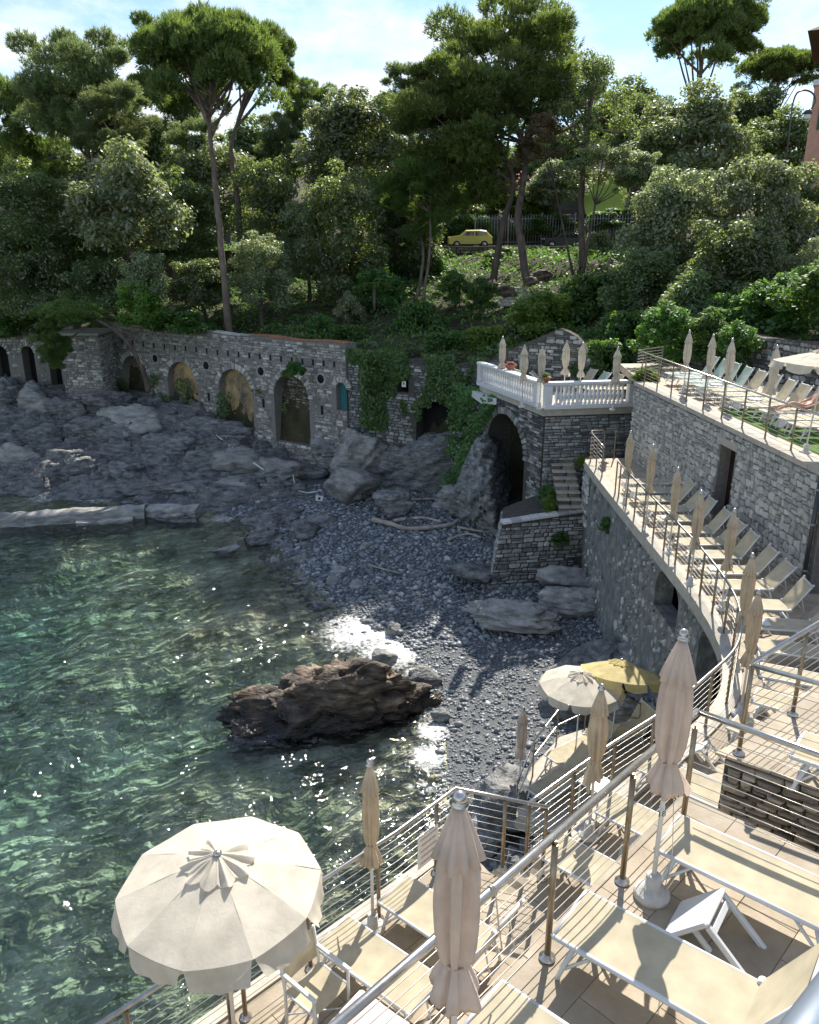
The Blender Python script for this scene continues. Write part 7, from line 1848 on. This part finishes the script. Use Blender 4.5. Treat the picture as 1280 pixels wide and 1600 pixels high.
lq = aty(1262, 178, 47); MB().lathe([(.06, .25), (.2, .12), (.24, 0), (.22, 0)], 16, Matrix.Translation(lq)).build('shade', M['car_dark'], sl, True); MB().lathe([(.13, -.28), (.17, -.2), (.17, -.02)], 16, Matrix.Translation(lq)).build('glass', M['sign_white'], sl, True)

# ------------------------------------------------------------------ people
def figure(name, joints, edges, mat, sub=2):
    me = bpy.data.meshes.new(name); names = list(joints); me.from_pydata([joints[k][0] for k in names], [(names.index(a), names.index(b)) for a, b in edges], []); me.update()
    o = bpy.data.objects.new(name, me); COL.objects.link(o); me.materials.append(mat)
    sk = o.modifiers.new('skin', 'SKIN'); sk.use_smooth_shade = True
    for i, k in enumerate(names):
        r = joints[k][1]; me.skin_vertices[0].data[i].radius = (r if isinstance(r, tuple) else (r, r))
    me.skin_vertices[0].data[0].use_root = True
    ss = o.modifiers.new('sub', 'SUBSURF'); ss.levels = sub; ss.render_levels = sub
    return o
# sunbather: lying on the ninth lounger of the upper terrace, feet towards the railing
lg = [o for o in bpy.data.objects if o.get('label', '').startswith('cream lounger on the upper terrace, ninth')][0]
J = {'pelvis': ((1.15, 0, .48), (.13, .09)), 'belly': ((1.33, 0, .53), (.125, .09)), 'chest': ((1.50, 0, .72), (.15, .10)), 'neck': ((1.62, 0, .90), .05), 'head0': ((1.66, 0, .97), .075), 'head1': ((1.72, 0, 1.07), .085), 'head2': ((1.75, 0, 1.13), .06),
     'hipL': ((1.10, .10, .47), .085), 'kneeL': ((.68, .11, .50), .055), 'ankL': ((.27, .12, .435), .036), 'heelL': ((.21, .12, .43), .032), 'toeL': ((.17, .13, .53), .024),
     'hipR': ((1.10, -.10, .47), .085), 'kneeR': ((.70, -.12, .60), .055), 'ankR': ((.33, -.11, .435), .036), 'heelR': ((.27, -.11, .43), .032), 'toeR': ((.21, -.12, .52), .024),
     'shL': ((1.53, .17, .75), .06), 'elL': ((1.34, .27, .60), .04), 'wrL': ((1.12, .25, .53), .028), 'haL': ((1.05, .22, .52), .03), 'fiL': ((.98, .20, .505), .014),
     'shR': ((1.53, -.17, .75), .06), 'elR': ((1.34, -.28, .60), .04), 'wrR': ((1.12, -.26, .52), .028), 'haR': ((1.05, -.25, .50), .03), 'fiR': ((.98, -.24, .49), .014)}
ED = [('pelvis', 'belly'), ('belly', 'chest'), ('chest', 'neck'), ('neck', 'head0'), ('head0', 'head1'), ('head1', 'head2'), ('pelvis', 'hipL'), ('hipL', 'kneeL'), ('kneeL', 'ankL'), ('ankL', 'heelL'), ('heelL', 'toeL'), ('pelvis', 'hipR'), ('hipR', 'kneeR'), ('kneeR', 'ankR'),
      ('ankR', 'heelR'), ('heelR', 'toeR'), ('chest', 'shL'), ('shL', 'elL'), ('elL', 'wrL'), ('wrL', 'haL'), ('haL', 'fiL'), ('chest', 'shR'), ('shR', 'elR'), ('elR', 'wrR'), ('wrR', 'haR'), ('haR', 'fiR')]
pr = tag(empty('person', lg.location, lg.rotation_euler.z), 'sunbather lying on a lounger at the right edge of the upper terrace', 'person')
b_ = figure('body', J, ED, M['skin']); b_.parent = pr
hr = MB().lathe([(.01, -.09), (.07, -.06), (.092, 0), (.075, .055), (.02, .075)], 16, Matrix.Translation((1.755, 0, 1.09)) @ Matrix.Rotation(R(62), 4, 'Y')).build('hair', M['hair'], pr)
sw = MB().lathe([(.12, -.08), (.135, 0), (.125, .09)], 18, Matrix.Translation((1.15, 0, .48)) @ Matrix.Rotation(R(80), 4, 'Y') @ Matrix.Diagonal((.72, 1.12, 1, 1))).build('swimwear', M['cloth_dark'], pr)
# pedestrian on the road by the fence
q = aty(989, 386, 72.6); pd = tag(empty('person', (q.x, 72.6, ROAD + .02)), 'pedestrian in pale grey clothes walking by the iron fence', 'person')
J = {'pelvis': ((0, 0, .92), (.15, .11)), 'belly': ((0, 0, 1.08), (.14, .10)), 'chest': ((0, .0, 1.32), (.18, .12)), 'neck': ((0, 0, 1.48), .055), 'hipL': ((.1, 0, .86), .09), 'kneeL': ((.12, -.10, .48), .065), 'ankL': ((.11, .02, .08), .045), 'toeL': ((.11, -.12, .04), .035),
     'hipR': ((-.1, 0, .86), .09), 'kneeR': ((-.12, .04, .48), .065), 'ankR': ((-.11, .2, .12), .045), 'toeR': ((-.11, .08, .04), .035), 'shL': ((.2, 0, 1.4), .065), 'elL': ((.26, .06, 1.12), .045), 'wrL': ((.26, -.06, .9), .032), 'shR': ((-.2, 0, 1.4), .065), 'elR': ((-.26, .06, 1.12), .045), 'wrR': ((-.26, -.04, .9), .032)}
ED = [('pelvis', 'belly'), ('belly', 'chest'), ('chest', 'neck'), ('pelvis', 'hipL'), ('hipL', 'kneeL'), ('kneeL', 'ankL'), ('ankL', 'toeL'), ('pelvis', 'hipR'), ('hipR', 'kneeR'), ('kneeR', 'ankR'), ('ankR', 'toeR'), ('chest', 'shL'), ('shL', 'elL'), ('elL', 'wrL'), ('chest', 'shR'), ('shR', 'elR'), ('elR', 'wrR')]
b_ = figure('body', J, ED, M['cloth_grey'], 1); b_.parent = pd
MB().lathe([(.02, -.13), (.075, -.08), (.09, 0), (.085, .06), (.05, .11), (.01, .125)], 14, Matrix.Translation((0, -.01, 1.63))).build('head', M['skin'], pd)
MB().lathe([(.095, .0), (.098, .06), (.06, .125), (.01, .14)], 14, Matrix.Translation((0, .01, 1.63))).build('hair', M['hair'], pd)
